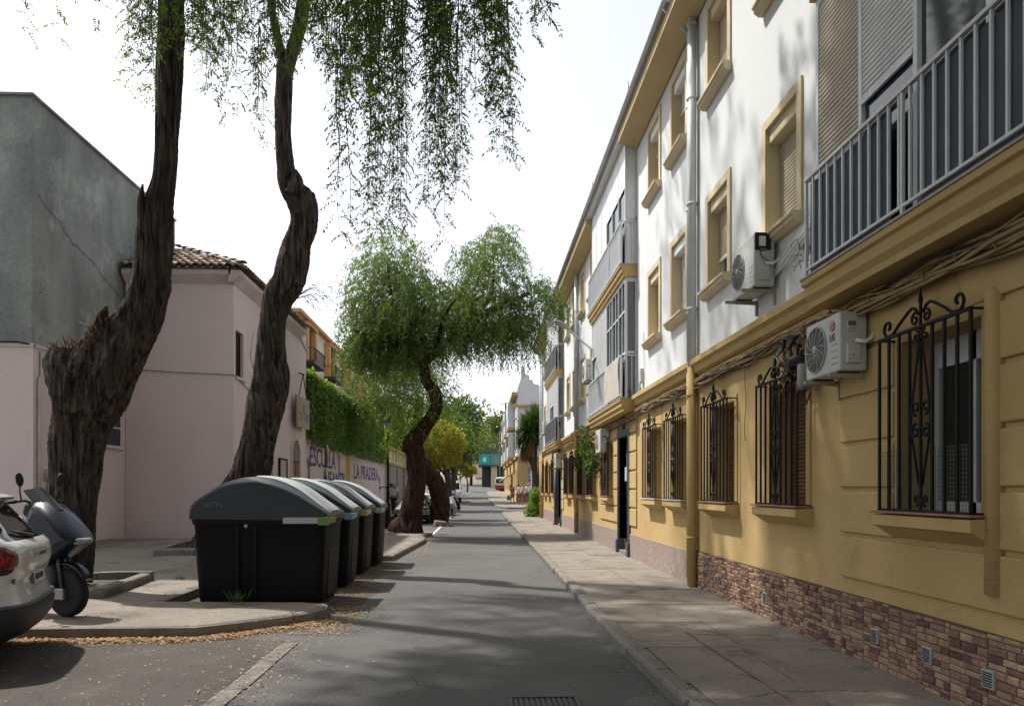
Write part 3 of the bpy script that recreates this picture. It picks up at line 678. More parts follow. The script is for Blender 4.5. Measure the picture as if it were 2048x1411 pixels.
# ------------------------------------------------------------ what hangs on the house
ACM = mat('ac_casing', (.55, .56, .54), .5, vscale=4, col2=(.47, .48, .46), wear=(.36, .35, .32), wscale=6, wth=.66)
def ac(y, z, label, W=.70, H_=.53, D=.25, x=XW - .05, logo=False, box=False, name='air_conditioner', long_br=False):
    """outdoor unit on brackets; its fan side looks across the street"""
    t = thing(name, label, 'air conditioner', (x, y, z), group=None)
    mb = MB(); mb.box(-D, 0, -W/2, W/2, 0, H_); build('casing', mb, ACM, t, bevel=.018, seg=3)
    fy = .13 * (W / .7); fr = min(.215, H_ * .41)
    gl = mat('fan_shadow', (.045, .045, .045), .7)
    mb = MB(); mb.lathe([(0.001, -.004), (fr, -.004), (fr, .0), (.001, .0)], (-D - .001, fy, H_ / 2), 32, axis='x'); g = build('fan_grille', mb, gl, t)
    gm = mat('grille_plastic', (.42, .43, .42), .5)
    mb = MB()
    for r in [fr * q / 8 for q in range(2, 9)]:
        mb.tube([(-D - .008, fy + math.cos(a) * r, H_ / 2 + math.sin(a) * r) for a in [i * 2 * math.pi / 28 for i in range(29)]], .0035 if r < fr * .99 else .008, 5, cap=False)
    build('ring', mb, gm, g)
    mb = MB()
    for q in range(14):
        a0 = q * 2 * math.pi / 14
        mb.tube([(-D - .012, fy + math.cos(a0 + .5 * s) * (.03 + (fr - .03) * s), H_ / 2 + math.sin(a0 + .5 * s) * (.03 + (fr - .03) * s)) for s in (0, .33, .66, 1)], .005, 5)
    mb.lathe([(.001, -.02), (.04, -.018), (.045, -.005), (.001, 0)], (-D - .004, fy, H_ / 2), 14, axis='x'); build('spokes', mb, gm, g)
    dk = mat('casing_slot', (.16, .16, .15), .6)
    for q in range(4):
        mb = MB(); zz = .07 + q * .058; mb.box(-D - .002, -D + .004, -W/2 + .04, -W/2 + .17, zz, zz + .006); build('slot', mb, dk, t)
    mb = MB(); mb.box(-D + .05, -D + .18, -W/2 - .028, -W/2 + .002, .06, .24); build('valve_cover', mb, ACM, t, bevel=.014)
    mb = MB(); mb.box(-D + .06, -D + .15, -W/2 - .012, -W/2 + .002, .35, .45); build('handle_plate', mb, ACM, t, bevel=.006)
    mb = MB(); mb.box(-D + .07, -D + .14, -W/2 - .0145, -W/2 - .011, .40, .44); build('handle_recess', mb, dk, t)
    for q in (0, 1):
        mb = MB(); o = q * .014
        mb.tube([(-D + .13, -W/2 - .02, .26 + o), (-.05, -W/2 - .06, .24 + o), (.0, -W/2 - .07, .27 + o), (.05, -W/2 - .05, .36 + o)], .012, 6); build('pipe', mb, WPAINT, t)
    e = .12 if long_br else .06
    for yy in (-W/2 + .1, W/2 - .1):
        br = MB(); br.prism([(.05, -.012), (-D - e, -.012), (-D - e, -.045), (.02, -.062), (.02, -.20), (.05, -.20)], 'y', yy - .018, yy + .018)
        build('bracket', br, mat('bracket_paint', (.40, .35, .26), .6), t, bevel=.003)
    mb = MB()
    for yy in (-W/2 + .1, W/2 - .1): mb = MB(); mb.box(-D + .03, -.03, yy - .03, yy + .03, -.011, .0); build('foot', mb, BLACK, t)
    if logo:
        LR = mat('logo_red', (.42, .03, .06), .4); LG = mat('logo_grey', (.10, .10, .11), .4); LW = mat('logo_white', (.75, .74, .74), .4)
        mb = MB(); mb.lathe([(.001, -.003), (.048, -.003), (.048, .001), (.001, .001)], (-D - .002, -.205, H_ - .105), 24, axis='x'); em = build('emblem', mb, LR, t)
        mb = MB(); cy, cz = -.205, H_ - .105
        mb.tube([(-D - .0065, cy + math.cos(a) * .034, cz + math.sin(a) * .034) for a in [R(95) + i * R(255) / 16 for i in range(17)]], .0035, 4)
        mb.box(-D - .0085, -D - .0045, cy - .002, cy + .004, cz - .018, cz + .018); mb.box(-D - .0085, -D - .0045, cy - .020, cy - .002, cz - .019, cz - .013); mb.box(-D - .0085, -D - .0045, cy + .012, cy + .018, cz + .012, cz + .018)
        build('emblem_lines', mb, LW, em)
        lettering('LG', .085, LG, t, (-D - .004, -.205, H_ - .215), FACE_L, bold=.002)
        mb = MB(); mb.box(-D + .085, -D + .135, -W/2 - .0305, -W/2 - .0275, .12, .165); st = build('warning_sticker', mb, LW, t)
        mb = MB(); mb.prism([(-D + .092, .127), (-D + .128, .127), (-D + .11, .158)], 'y', -W/2 - .0325, -W/2 - .030); build('triangle', mb, BLACK, st)
        mb = MB(); mb.prism([(-D + .099, .131), (-D + .121, .131), (-D + .11, .150)], 'y', -W/2 - .0335, -W/2 - .032); build('triangle_field', mb, LW, st)
        lettering('inverter', .016, mat('sticker_blue', (.05, .16, .28), .5), t, (-D + .105, -W/2 - .0135, .375), FACE_F)
    if box:
        mb = MB(); mb.box(-D + .01, -.05, -W/2 - .012, -W/2 + .001, H_ - .20, H_ + .005); b1 = build('black_panel', mb, BLACK, t)
        mb = MB(); mb.box(-D + .055, -.115, -W/2 - .016, -W/2 - .011, H_ - .155, H_ - .04); build('pale_label', mb, WPAINT, b1)
        mb = MB(); mb.tube([(-D + .06, -W/2 - .02, H_ - .2), (-D + .09, -W/2 - .03, H_ - .3), (-.02, -W/2 - .02, H_ - .36), (.04, -W/2 + .02, H_ - .34)], .006, 6); build('lead', mb, BLACK, t)
    return t
ac(6.95, 2.77, 'grey outdoor air conditioner with red round emblem under the ochre balcony edge', logo=True)
ac(9.10, 4.10, 'white air conditioner with a black framed panel on its side, under a beige shutter', W=.78, H_=.62, box=True, long_br=True)
ac(20.35, 2.70, 'weathered air conditioner over the barred window beside the grey entrance', W=.78, H_=.62)
ac(32.0, 2.62, 'air conditioner mounted low above the grey post by the far entrance', W=.8, H_=.62)
ac(23.05, 5.02, 'air conditioner on the white wall past the canvas covered balcony', W=.8, H_=.65)
ac(38.0, 4.5, 'small air conditioner beside the black screened balcony near the yucca', W=.8, H_=.65, x=XW - .05)

# cable bundles slung under the string course
CABM = [mat('painted_cable', (.37, .265, .12), .8, vscale=9, col2=(.22, .155, .08)), mat('brown_cable', (.17, .12, .07), .8, vscale=9), mat('black_cable', (.02, .02, .02), .6), mat('pale_cable', (.42, .38, .32), .7)]
def bundle(y0, y1, z, x, n, label, sag=.05, seed=1, mess=.02):
    r_ = random.Random(seed); t = thing('cable_bundle', label, 'cables', (x, (y0 + y1) / 2, z))
    for q in range(n):
        dx, dz = r_.uniform(-.035, .02), r_.uniform(-.07, .05); ph = r_.uniform(0, 9); fr = r_.uniform(1.2, 4); k = int((y1 - y0) / .16)
        sg = sag * r_.uniform(.4, 1.6)
        pts = []
        for i in range(k + 1):
            y = y0 + (y1 - y0) * i / k; u = ((y * .55 + ph * .2) % 1)
            pts.append((dx + mess * .6 * math.sin(fr * y + ph), y - (y0 + y1) / 2, dz + mess * math.sin(fr * 1.3 * y + ph * 2) - sg * 4 * u * (1 - u)))
        mb = MB(); mb.tube(pts, r_.choice((.007, .009, .012, .016)), 6); build('cable', mb, CABM[r_.choices(range(4), (5, 4, 1, 1))[0]], t)
    k = int((y1 - y0) / .35); mb = MB()
    for i in range(k):
        y = (y0 - y1) / 2 + (i + .5) * (y1 - y0) / k; mb.tube([(math.cos(a) * .045, y + .02 * math.sin(a), -.03 + math.sin(a) * .07) for a in [j * math.pi / 6 for j in range(13)]], .006, 5, cap=False)
    kind(build('cable_tie', mb, CABM[0], t), 'stuff')
    return t
bundle(7.3, 16.6, 3.44, XW - .06, 11, 'ochre painted cable bundle sagging along the string course between the two balconies', seed=2)
bundle(4.2, 7.35, 3.36, XW - .12, 17, 'dark cable bundle hanging below the balcony slab above the scrolled window guard', seed=5, sag=.03, mess=.03)
bundle(16.6, 21.7, 3.36, XW - .1, 6, 'cable bundle running under the balcony that carries the canvas sheet', seed=6)
bundle(21.7, 31.0, 3.44, XW - .06, 6, 'cable bundle along the string course past the canvas covered balcony', seed=7)
for (y, z0, z1, lab, m) in ((9.75, 2.35, 3.42, 'thin cable dropping down the ochre wall beside the second window guard', 0), (5.35, 2.95, 3.34, 'thin cable hanging over the crest of the meshed window guard', 0),
                            (14.25, 2.2, 3.42, 'looped cable dropping beside a white silled window', 0), (15.85, 3.85, 5.05, 'thin cable running down the white wall to a meter box', 3)):
    mb = MB(); mb.tube([(0, .03 * math.sin(i * 1.1), (z1 - z0) * i / 9) for i in range(10)], .006, 6)
    o = tag(build('hanging_cable', mb, CABM[m]), lab, 'cable'); o.location = (XW - .03, y, z0)
t = thing('splice_closure', 'black cable splice box with a grey canister in a tangle of wires', 'junction box', (XW - .14, 7.85, 2.98))
mb = MB(); mb.tube([(0, -.2, .12), (0, .2, .08)], .075, 12); mb.tube([(0, -.24, .122), (0, -.2, .12)], .05, 10); build('closure', mb, mat('black_plastic', (.016, .016, .018), .5), t, bevel=.01)
mb = MB(); mb.lathe([(.06, -.24), (.075, -.2), (.075, .02), (.06, .03), (.001, .03)], (.0, -.16, 0), 14); build('canister', mb, mat('grey_pvc', (.26, .26, .23), .6), t)
r_ = random.Random(4)
for q in range(34):
    y = r_.uniform(-.15, .45); z = r_.uniform(-.1, .36); pts = [(r_.uniform(-.05, .05), y, z)]
    for i in range(5): pts.append((max(-.1, min(.08, pts[-1][0] + r_.uniform(-.06, .06))), pts[-1][1] + r_.uniform(-.14, .14), min(.36, pts[-1][2] + r_.uniform(-.17, .11))))
    mb = MB(); mb.tube(pts, r_.choice((.006, .008, .013)), 5); build('wire', mb, CABM[r_.choices(range(4), (1, 2, 4, 1))[0]], t)
t = thing('meter_box', 'small white cable box on the white wall near the glazed balcony', 'box', (XW - .03, 16.05, 4.0))
mb = MB(); mb.box(-.05, .03, -.09, .09, 0, .3); build('case', mb, ALU, t, bevel=.01)
for q in range(5):
    mb = MB(); mb.tube([(-.02, -.06 + q*.03, 0), (-.04, -.08 + q*.04, -.1), (-.02, -.1 + q*.05, -.17 - .02 * q)], .006, 5); build('wire', mb, CABM[3], t)
t = thing('wall_lamp', 'street lamp on a thin arm reaching out from the white wall', 'lamp', (XW, 20.2, 5.05))
mb = MB(); mb.tube([(0, 1.5, .55), (-.35, 1.3, .72), (-1.1, .4, 1.08)], .03, 8); build('arm', mb, PIPEW, t)
rings = []
for i, (s_, w_, h_) in enumerate(((0, .03, .02), (.1, .09, .05), (.35, .13, .08), (.55, .11, .07), (.7, .03, .02))):
    c = Vector((-1.05, .45, 1.06)) + Vector((-.62, -.75, .16)).normalized() * s_
    sd = Vector((.75, -.62, 0)).normalized()
    rings.append([c + sd * math.cos(a) * w_ + Vector((0, 0, math.sin(a) * h_ * (1 if math.sin(a) > 0 else .5))) for a in [j * math.pi / 6 for j in range(12)]])
mb = MB(); mb.loft(rings); build('lamp_head', mb, mat('lamp_grey', (.33, .34, .34), .5), t)
mb = MB(); mb.box(-.06, .01, 1.4, 1.6, .4, .7); build('wall_plate', mb, PIPEW, t, bevel=.01)
t = thing('wall_conduit', 'pale conduits and tangled white wires running from the upper air conditioner to the balcony', 'conduit', (XW - .03, 8.2, 4.2))
for q in range(3):
    mb = MB(); mb.tube([(-.02, .55 - q * .05, .02 + q * .05), (-.03, .2, .06 + q * .06), (-.03, -.35, .22 + q * .05), (-.02, -.95, .42 + q * .04)], .014 + .004 * (q == 1), 7); build('pipe', mb, WPAINT, t)
r_ = random.Random(12)
for q in range(14):
    pts = [(-.02 - r_.random() * .06, r_.uniform(-.75, -.25), r_.uniform(-.12, .12))]
    for i in range(5): pts.append((-.02 - r_.random() * .08, max(-.85, min(-.1, pts[-1][1] + r_.uniform(-.16, .16))), max(-.25, min(.2, pts[-1][2] + r_.uniform(-.12, .12)))))
    mb = MB(); mb.tube(pts, .005, 5); build('wire', mb, CABM[r_.choice((2, 3, 3, 3))], t)
# ------------------------------------------------------------ left: grey block, school, wall with hedge
XS = -6.7; YS = 20.8
PINK = mat('pink_render', (.68, .575, .565), .9, vscale=.5, col2=(.635, .525, .515), bump=.14, bscale=26, coord='pos', streak=2.2, wear=(.575, .475, .46), wscale=.7, wth=.58, grain=.07, gscale=22)
PINKL = mat('pale_pink_trim', (.66, .57, .555), .85, vscale=2, coord='pos')
GREYC = mat('raw_grey_render', (.29, .305, .29), .92, vscale=.9, col2=(.15, .163, .157), bump=.3, bscale=22, coord='pos', streak=2.6, wear=(.345, .36, .342), wscale=.6, wth=.52, detail=10, grain=.22, gscale=14)
gb = thing('grey_building', 'tall windowless grey rendered block with pink lower storey and a crack', 'building', (-9.6, 16.6, .2))
def gpart(name, mb, m, parent, base, **k):
    o = build(name, mb, m, parent, **k); o.location = (-base[0], -base[1], -base[2]); return o
GB = (-9.6, 16.6, .2)
mb = MB(); mb.box(-26, -9.66, 16.66, 24.3, 4.8, 10.2); gpart('upper_block', mb, GREYC, gb, GB)
mb = MB(); mb.box(-26, -9.6, 16.6, 24.2, .0, 4.8); gpart('pink_base', mb, PINK, gb, GB)
mb = MB(); mb.box(-26, -9.57, 16.57, 24.2, 4.76, 4.84); gpart('ledge', mb, PINKL, gb, GB, bevel=.01)
mb = MB(); mb.box(-26, -9.60, 16.60, 24.3, 10.2, 10.25); gpart('coping', mb, GREYC, gb, GB)
r_ = random.Random(8)
for pts in ([(8.1, 16.9), (7.9, 17.6), (7.55, 18.3), (7.35, 19.3), (6.95, 20.3), (6.7, 21.4), (6.5, 21.9)], [(6.4, 16.95), (6.1, 17.0), (5.9, 16.92)]):
    mb = MB(); P = []
    for (z0, y0), (z1, y1) in zip(pts, pts[1:]):
        for q in range(5): t_ = q / 5; P.append((y0 + (y1-y0)*t_ + r_.uniform(-.03, .03), z0 + (z1-z0)*t_ + r_.uniform(-.04, .04)))
    for (ya, za), (yb, zb) in zip(P, P[1:]): mb.quad((-9.657, ya, za - .012), (-9.657, yb, zb - .012), (-9.657, yb, zb + .012), (-9.657, ya, za + .012))
    gpart('crack', mb, mat('crack_dark', (.045, .048, .046), .95), gb, GB)
mb = MB(); mb.tube([(-9.55, 16.75, .3), (-9.55, 16.75, 4.1), (-9.56, 16.85, 4.2), (-9.56, 16.85, 4.7)], .035, 8); gpart('drain_pipe', mb, PINKL, gb, GB)
mb = MB(); mb.tube([(-14, 16.54, 4.9), (-9.9, 16.54, 4.86), (-9.55, 16.6, 4.8)], .018, 6); gpart('cable', mb, BLACK, gb, GB)
mb = MB(); mb.box(-9.6, -9.5, 17.0, 17.15, 1.9, 2.15); gpart('meter_box', mb, PINKL, gb, GB, bevel=.01)
for yy in (17.55, 19.7):
    mb = MB(); mb.box(-9.605, -9.585, yy, yy + .85, 2.85, 3.75); wn = gpart('window', mb, mat('window_shadow', (.05, .05, .055), .5), gb, GB)
    mb = MB(); mb.box(-9.6, -9.52, yy - .06, yy + .91, 2.76, 2.845); build('sill', mb, PINKL, wn, bevel=.008)
    mb = MB()
    for a, b, c, d in ((yy, yy + .05, 2.85, 3.75), (yy + .80, yy + .85, 2.85, 3.75), (yy + .05, yy + .8, 3.3, 3.34)): mb.box(-9.587, -9.57, a, b, c, d)
    build('frame', mb, ALU, wn)

SB = (XS, YS, .4)
sc_ = thing('school_building', 'pale pink two storey school house with clay tile roof and arched door', 'building', SB)
mb = facade('', XS, YS, 29.4, .0, 7.62, [(20.98, 21.66, 4.82, 6.1), (27.15, 28.25, .3, 2.9), (24.0, 24.75, .3, 3.3)], PINK, .16, -1)
mb.quad((-9.58, YS, 0), (XS, YS, 0), (XS, YS, 7.62), (-9.58, YS, 7.62)); mb.quad((-16, 29.4, 0), (XS, 29.4, 0), (XS, 29.4, 7.4), (-16, 29.4, 7.4))
gpart('wall', mb, [PINK, PINK], sc_, SB, recalc=False)
mb = MB(); mb.prism([(XS + .02, 7.3), (XS + .26, 7.5), (XS + .26, 7.62), (XS - .05, 7.62), (XS - .05, 7.3)], 'y', YS - .26, 28.3); gpart('eaves', mb, PINKL, sc_, SB)
mb = MB(); mb.prism([(YS - .02, 7.3), (YS - .26, 7.5), (YS - .26, 7.62), (YS + .05, 7.62), (YS + .05, 7.3)], 'x', -9.58, XS - .0); gpart('front_eaves', mb, PINKL, sc_, SB)
ov = .34; pit_ = math.tan(R(25)); ze = 7.64
cx0, cy0 = XS + ov, YS - ov; dep = 3.3
mb = MB()
mb.quad((-9.6, cy0, ze), (cx0, cy0, ze), (cx0 - dep, cy0 + dep, ze + dep * pit_), (-9.6, cy0 + dep, ze + dep * pit_))
mb.quad((cx0, cy0, ze), (cx0, 28.4, ze), (cx0 - dep, 28.4, ze + dep * pit_), (cx0 - dep, cy0 + dep, ze + dep * pit_))
mb.quad((cx0 - dep, cy0 + dep, ze + dep * pit_), (cx0 - dep, 28.4, ze + dep * pit_), (-14, 28.4, ze), (-14, cy0 + dep, ze))
rf = gpart('roof', mb, mat('roof_mortar', (.20, .15, .12), .9, vscale=5), sc_, SB)
TILE = [mat('clay_tile', (.36, .27, .205), .85, vscale=6, col2=(.25, .18, .13), wear=(.16, .13, .105), wscale=9, wth=.55), mat('clay_tile_pale', (.50, .43, .35), .85, vscale=6, col2=(.36, .29, .23), wear=(.18, .15, .12), wscale=9, wth=.57), mat('clay_tile_dark', (.19, .13, .10), .9, vscale=6, wear=(.10, .08, .07), wscale=8, wth=.5)]
def tile_unit(m):
    mb = MB(); L_ = .42; rings = []
    for s_, rr in ((0, .105), (1, .085)):
        ring = [(math.cos(a) * rr, s_ * L_, math.sin(a) * rr * .75 + .02 - .02 * s_) for a in [math.pi * j / 6 for j in range(7)]]
        ring += [(math.cos(a) * (rr - .018), s_ * L_, math.sin(a) * (rr - .018) * .75 + .02 - .02 * s_) for a in [math.pi * j / 6 for j in range(6, -1, -1)]]
        rings.append(ring)
    mb.loft(rings); return mb.mesh('roof_tile', m)
TU = [tile_unit(m) for m in TILE]
tr = random.Random(9); sl_ = math.atan(pit_)
def put_tile(x, y, z, rz, tilt):
    o = link('roof_tile', TU[tr.choices((0, 1, 2), (4, 4, 2))[0]], rf); o.location = (x, y, z); o.rotation_euler = (tilt + tr.uniform(-.03, .03), 0, rz + tr.uniform(-.03, .03))
for i in range(15):
    x = cx0 - .14 - i * .215
    for j in range(8):
        d = j * .34
        if d > cx0 - x + .05: break
        put_tile(x, cy0 - .05 + d, ze + d * pit_ + .02, 0, sl_)
for i in range(36):
    y = cy0 + .14 + i * .215
    if y > 28.3: break
    for j in range(3):
        d = j * .34
        if d > y - cy0 + .05: break
        put_tile(cx0 + .05 - d, y, ze + d * pit_ + .02, R(90), sl_)
for j in range(9):
    d = j * .35; put_tile(cx0 + .06 - d, cy0 - .06 + d, ze + d * pit_ + .09, R(45), math.atan(pit_ / 1.414))
mb = MB(); mb.prism([(28.4, 7.3), (29.44, 7.05), (29.44, 7.15), (28.4, 7.42)], 'x', XS - 2, XS + .06); gpart('sloping_coping', mb, PINKL, sc_, SB)
# louvred window
mb = MB(); x = XS - .13
for a, b, c, d in ((20.98, 21.03, 4.82, 6.1), (21.61, 21.66, 4.82, 6.1), (21.03, 21.61, 4.82, 4.88), (21.03, 21.61, 6.04, 6.1), (21.3, 21.34, 4.88, 6.04)): mb.box(x, x + .05, a, b, c, d)
BRW = mat('dark_brown_paint', (.045, .028, .022), .5)
wn = gpart('louvred_window', mb, BRW, sc_, SB)
for j in range(18):
    z = 4.9 + j * .063; mb = MB(); mb.prism([(x + .005, z), (x + .04, z - .03), (x + .045, z - .022), (x + .01, z + .008)], 'y', 21.03, 21.61); build('louvre', mb, BRW, wn)
mb = MB(); mb.box(XS - .1, XS + .07, 20.9, 21.74, 4.74, 4.815); build('sill', mb, PINKL, wn, bevel=.008)
# arched door with its pale band
def arch(yc, hw, z0, zs, n=12, k=1.0): return [(yc - hw, z0)] + [(yc - hw * math.cos(math.pi * i / n), zs + hw * k * math.sin(math.pi * i / n)) for i in range(n + 1)] + [(yc + hw, z0)]
mb = MB(); yc = 27.7; mb.prism(arch(yc, .55, .35, 2.95), 'x', XS - .1, XS + .012)
ad = gpart('arched_door', mb, mat('brown_door', (.235, .155, .085), .6, vscale=4, col2=(.17, .11, .06)), sc_, SB)
o_, i_ = arch(yc, .70, .35, 2.95), arch(yc, .56, .35, 2.95); mb = MB()
for q in range(len(o_) - 1):
    a, b, c, d = o_[q], o_[q+1], i_[q+1], i_[q]
    mb.add([(xx, *p) for xx in (XS + .0, XS + .05) for p in (a, b, c, d)], [(4,5,6,7),(0,1,5,4),(2,3,7,6),(1,2,6,5),(3,0,4,7)])
build('arch_band', mb, PINKL, ad)
mb = MB(); mb.prism(arch(yc, .5, 2.72, 2.95), 'x', XS + .012, XS + .022); build('fanlight', mb, mat('dusty_fanlight', (.20, .17, .14), .5, vscale=7), ad)
mb = MB(); mb.box(XS + .012, XS + .03, yc - .01, yc + .01, .4, 2.7); mb.box(XS + .012, XS + .032, yc - .55, yc + .55, 2.68, 2.74); build('rail', mb, BRW, ad)
mb = MB(); mb.box(XS - .15, XS - .1, 24.02, 24.73, .3, 3.28); gpart('side_door', mb, mat('dull_red_door', (.36, .21, .19), .7, vscale=3), sc_, SB)
# sagging service cable across the front
mb = MB(); mb.tube([(-9.3, YS - .03, 4.95), (-8.3, YS - .03, 4.88), (-7.2, YS - .03, 4.84), (XS + .03, YS - .02, 4.82), (XS + .03, 22.3, 4.55), (XS + .03, 25, 4.25)], .012, 5); gpart('service_cable', mb, mat('grey_cable', (.25, .2, .2), .7), sc_, SB)
# television aerial on the roof
t = thing('roof_aerial', 'thin television aerial standing on the clay tile roof', 'aerial', (-8.2, 25.2, 8.3))
mb = MB(); mb.tube([(0, 0, -.2), (0, 0, 2.0)], .012, 6); build('mast', mb, RUST, t)
for z in (1.9, 1.75, 1.6):
    mb = MB(); mb.tube([(-.12, 0, z), (.12, 0, z)], .006, 5); build('element', mb, RUST, t)
# hanging wooden nursery sign
t = thing('hanging_sign', 'wooden board sign with coloured letters hung on a rope beside the hedge', 'sign', (XS + .22, 27.95, 3.95))
WOOD = mat('sign_wood', (.40, .33, .235), .7, vscale=3, col2=(.31, .25, .175), streak=.2)
for j in range(4):
    mb = MB(); mb.box(-.03, .03, -.95, .95, .0 + j * .28, .27 + j * .28); build('board', mb, WOOD, t, bevel=.006)
mb = MB(); mb.box(-.045, -.031, -.97, -.90, -.02, 1.14); build('batten', mb, mat('red_batten', (.15, .04, .03), .6), t)
mb = MB(); mb.tube([(0, -.62, 1.10), (0, 0, 2.0), (0, .62, 1.10)], .02, 6); build('rope', mb, mat('hemp_rope', (.09, .07, .05), .9), t)
mb = MB(); mb.tube([(-.2, .35, 2.08), (0, 0, 1.98), (.05, -.1, 1.95)], .03, 6); build('hook', mb, IRON, t)
tc_ = [(.02, .22, .24), (.55, .06, .05), (.6, .25, .03), (.12, .35, .1), (.04, .25, .40), (.10, .12, .35)]
lettering('EL', .34, mat('teal_letter', tc_[0], .5), t, (.033, .05, .70), FACE_R, bold=.01)
for q, ch in enumerate('TESORO'):
    lettering(ch, .34, mat('letter_%s' % ('red', 'scarlet', 'orange', 'green', 'blue', 'indigo')[q], tc_[(1, 1, 2, 3, 4, 5)[q]], .5), t, (.033, -.66 + q * .27, .40), FACE_R, bold=.01)
t = thing('notice_board', 'small glazed notice board in a dark frame beside the arched door', 'notice board', (XS + .04, 25.85, 1.7))
mb = MB()
for a, b, c, d in ((-.5, .5, 0, .05), (-.5, .5, 1.0, 1.05), (-.5, -.43, .05, 1.0), (.43, .5, .05, 1.0)): mb.box(-.03, .03, a, b, c, d)
build('frame', mb, IRON, t); mb = MB(); mb.box(-.02, .0, -.43, .43, .05, 1.0); build('sheet', mb, mat('paper', (.5, .47, .45), .6, vscale=6), t)

# painted school wall
wl = thing('school_wall', 'pink boundary wall painted with blue school lettering and a yellow figure', 'wall', (XS, 29.4, .3))
WB = (XS, 29.4, .3)
mb = MB(); mb.box(XS - .25, XS, 29.42, 53.6, .0, 3.75); gpart('wall', mb, PINKL, wl, WB)
BLUE = mat('mural_blue', (.045, .055, .16), .8, vscale=6, col2=(.08, .09, .2))
def wtext(s_, y0, y1, z, h):
    me = text_mesh(s_, h * 1.42, .004, .018); xs_ = [v.co.x for v in me.vertices]; k = (y1 - y0) / (max(xs_) - min(xs_))
    for v in me.vertices: v.co.x *= k
    me.materials.clear(); me.materials.append(BLUE); o = link('lettering', me, wl); o.location = (.006, (y0 + y1) / 2 - 29.4, z - .3); o.rotation_euler = FACE_R
wtext('ESCUELA', 30.0, 35.3, 2.98, .78); wtext('INFANTIL', 32.6, 38.0, 2.1, .7); wtext('LA PRADERA', 40.4, 50.2, 2.62, .78)
mb = MB(); mb.prism([(38.7 + .62 * math.cos(a), 2.75 + .95 * math.sin(a)) for a in [j * math.pi / 10 for j in range(20)]], 'x', XS, XS + .01); gpart('yellow_shape', mb, mat('mural_yellow', (.55, .38, .05), .8, vscale=5), wl, WB)
for (y, z, k, c) in ((36.2, 2.3, 1, (.42, .18, .07)), (28.95 + .9, 1.9, .9, (.10, .09, .13)), (50.8, 1.5, .9, (.13, .09, .10))):   # painted figures
    mb = MB(); mb.prism([(y + a * k, z + b * k * 1.2) for a, b in ((-.12, 0), (.0, .3), (.1, 0), (.2, .03), (.16, .55), (.38, .8), (.34, .88), (.14, .78), (.1, 1.05), (-.06, 1.05), (-.1, .78), (-.34, .95), (-.38, .86), (-.14, .58))], 'x', XS, XS + .008)
    gpart('painted_figure', mb, mat('mural_%d' % int(y), c, .8, vscale=4), wl, WB)
# ivy hedge on top of the wall
hd = thing('ivy_hedge', 'dense clipped green hedge growing on top of the school wall', 'hedge', (XS, 29.5, 3.6))
mb = MB(); mb.box(-.35, .12, .15, 23.6, .12, 2.62); build('stems', mb, mat('hedge_inner_shade', (.012, .02, .008), .95, vscale=9), hd)  # solid dark box, its colour standing in for shade inside the hedge
HL = leafmat('hedge_leaf', (.065, .145, .018), (.17, .30, .045), .35)
HL2 = leafmat('hedge_leaf_brown', (.12, .05, .02), (.08, .10, .02), .25)
def leafquad(mb, p, d, up, L_, W_, mi=0):
    s_ = d.cross(up); s_ = s_.normalized() if s_.length > 1e-4 else Vector((1, 0, 0))
    a = p; b = p + d * L_ * .5 + s_ * W_ * .5; c = p + d * L_; e = p + d * L_ * .5 - s_ * W_ * .5
    o = len(mb.v); mb.v += [tuple(a), tuple(b), tuple(c), tuple(e)]; mb.f.append((o, o+1, o+2, o+3)); mb.m.append(mi); mb.sm.append(False)
hr = random.Random(11); mb = MB()
for i in range(15000):
    y = hr.uniform(0, 23.9); f = hr.random()
    bump_ = .10 * noise.noise((y * .8, 0, 3)) + .05 * noise.noise((y * 3, 1, 3))
    if f < .68: p = Vector((.14 + hr.uniform(-.04, .10) + .12 * noise.noise((y * 1.1, hr.uniform(0, .3), 7)), y, hr.uniform(-.02, 2.70 + bump_)))
    elif f < .88: p = Vector((hr.uniform(-.4, .15), y, 2.64 + bump_ + hr.uniform(-.05, .16)))
    elif f < .93: p = Vector((hr.uniform(-.4, .15), hr.choice((-.02, 23.9)) + hr.uniform(-.08, .08), hr.uniform(0, 2.7)))
    else: p = Vector((.1 + hr.uniform(-.05, .14), y, hr.uniform(-.12, .12)))
    d = Vector((hr.uniform(.1, .9), hr.uniform(-.7, .7), hr.uniform(-1.1, .35))).normalized()
    leafquad(mb, p, d, Vector((hr.uniform(-.3, .3), hr.uniform(-.3, .3), 1)), hr.uniform(.13, .22), hr.uniform(.07, .12), 1 if (.3 < y < 1.9 and p.z < 1.9 and hr.random() < .4) else 0)
build('foliage', mb, [HL, HL2], hd, recalc=False)
# lower wall with ochre arcade coping, further on
t = thing('garden_wall', 'grey wall with an ochre arcaded coping beyond the hedge', 'wall', (XS, 53.7, .5)); TB = (XS, 53.7, .5)
mb = MB(); mb.box(XS - .3, XS - .02, 53.65, 80, 0, 3.6); gpart('wall', mb, mat('wall_grey_render', (.32, .29, .265), .9, vscale=.8, coord='pos'), t, TB)
mb = MB(); mb.box(XS - .36, XS + .06, 53.65, 80, 3.6, 3.72); gpart('ledge', mb, YELT, t, TB)
mb = MB(); mb.box(XS - .36, XS + .06, 53.65, 80, 4.75, 4.95); gpart('coping', mb, YELT, t, TB)
for j in range(14):
    mb = MB(); y = 53.7 + j * 2.0; mb.box(XS - .3, XS, y, y + .7, 3.72, 4.75); gpart('pillar', mb, CREAM, t, TB)
for y in (56, 61.5, 67, 72):
    mb = MB(); mb.box(XS - .02, XS + .04, y, y + .35, .5, 3.6); gpart('buttress', mb, mat('brown_post', (.16, .11, .08), .8), t, TB)

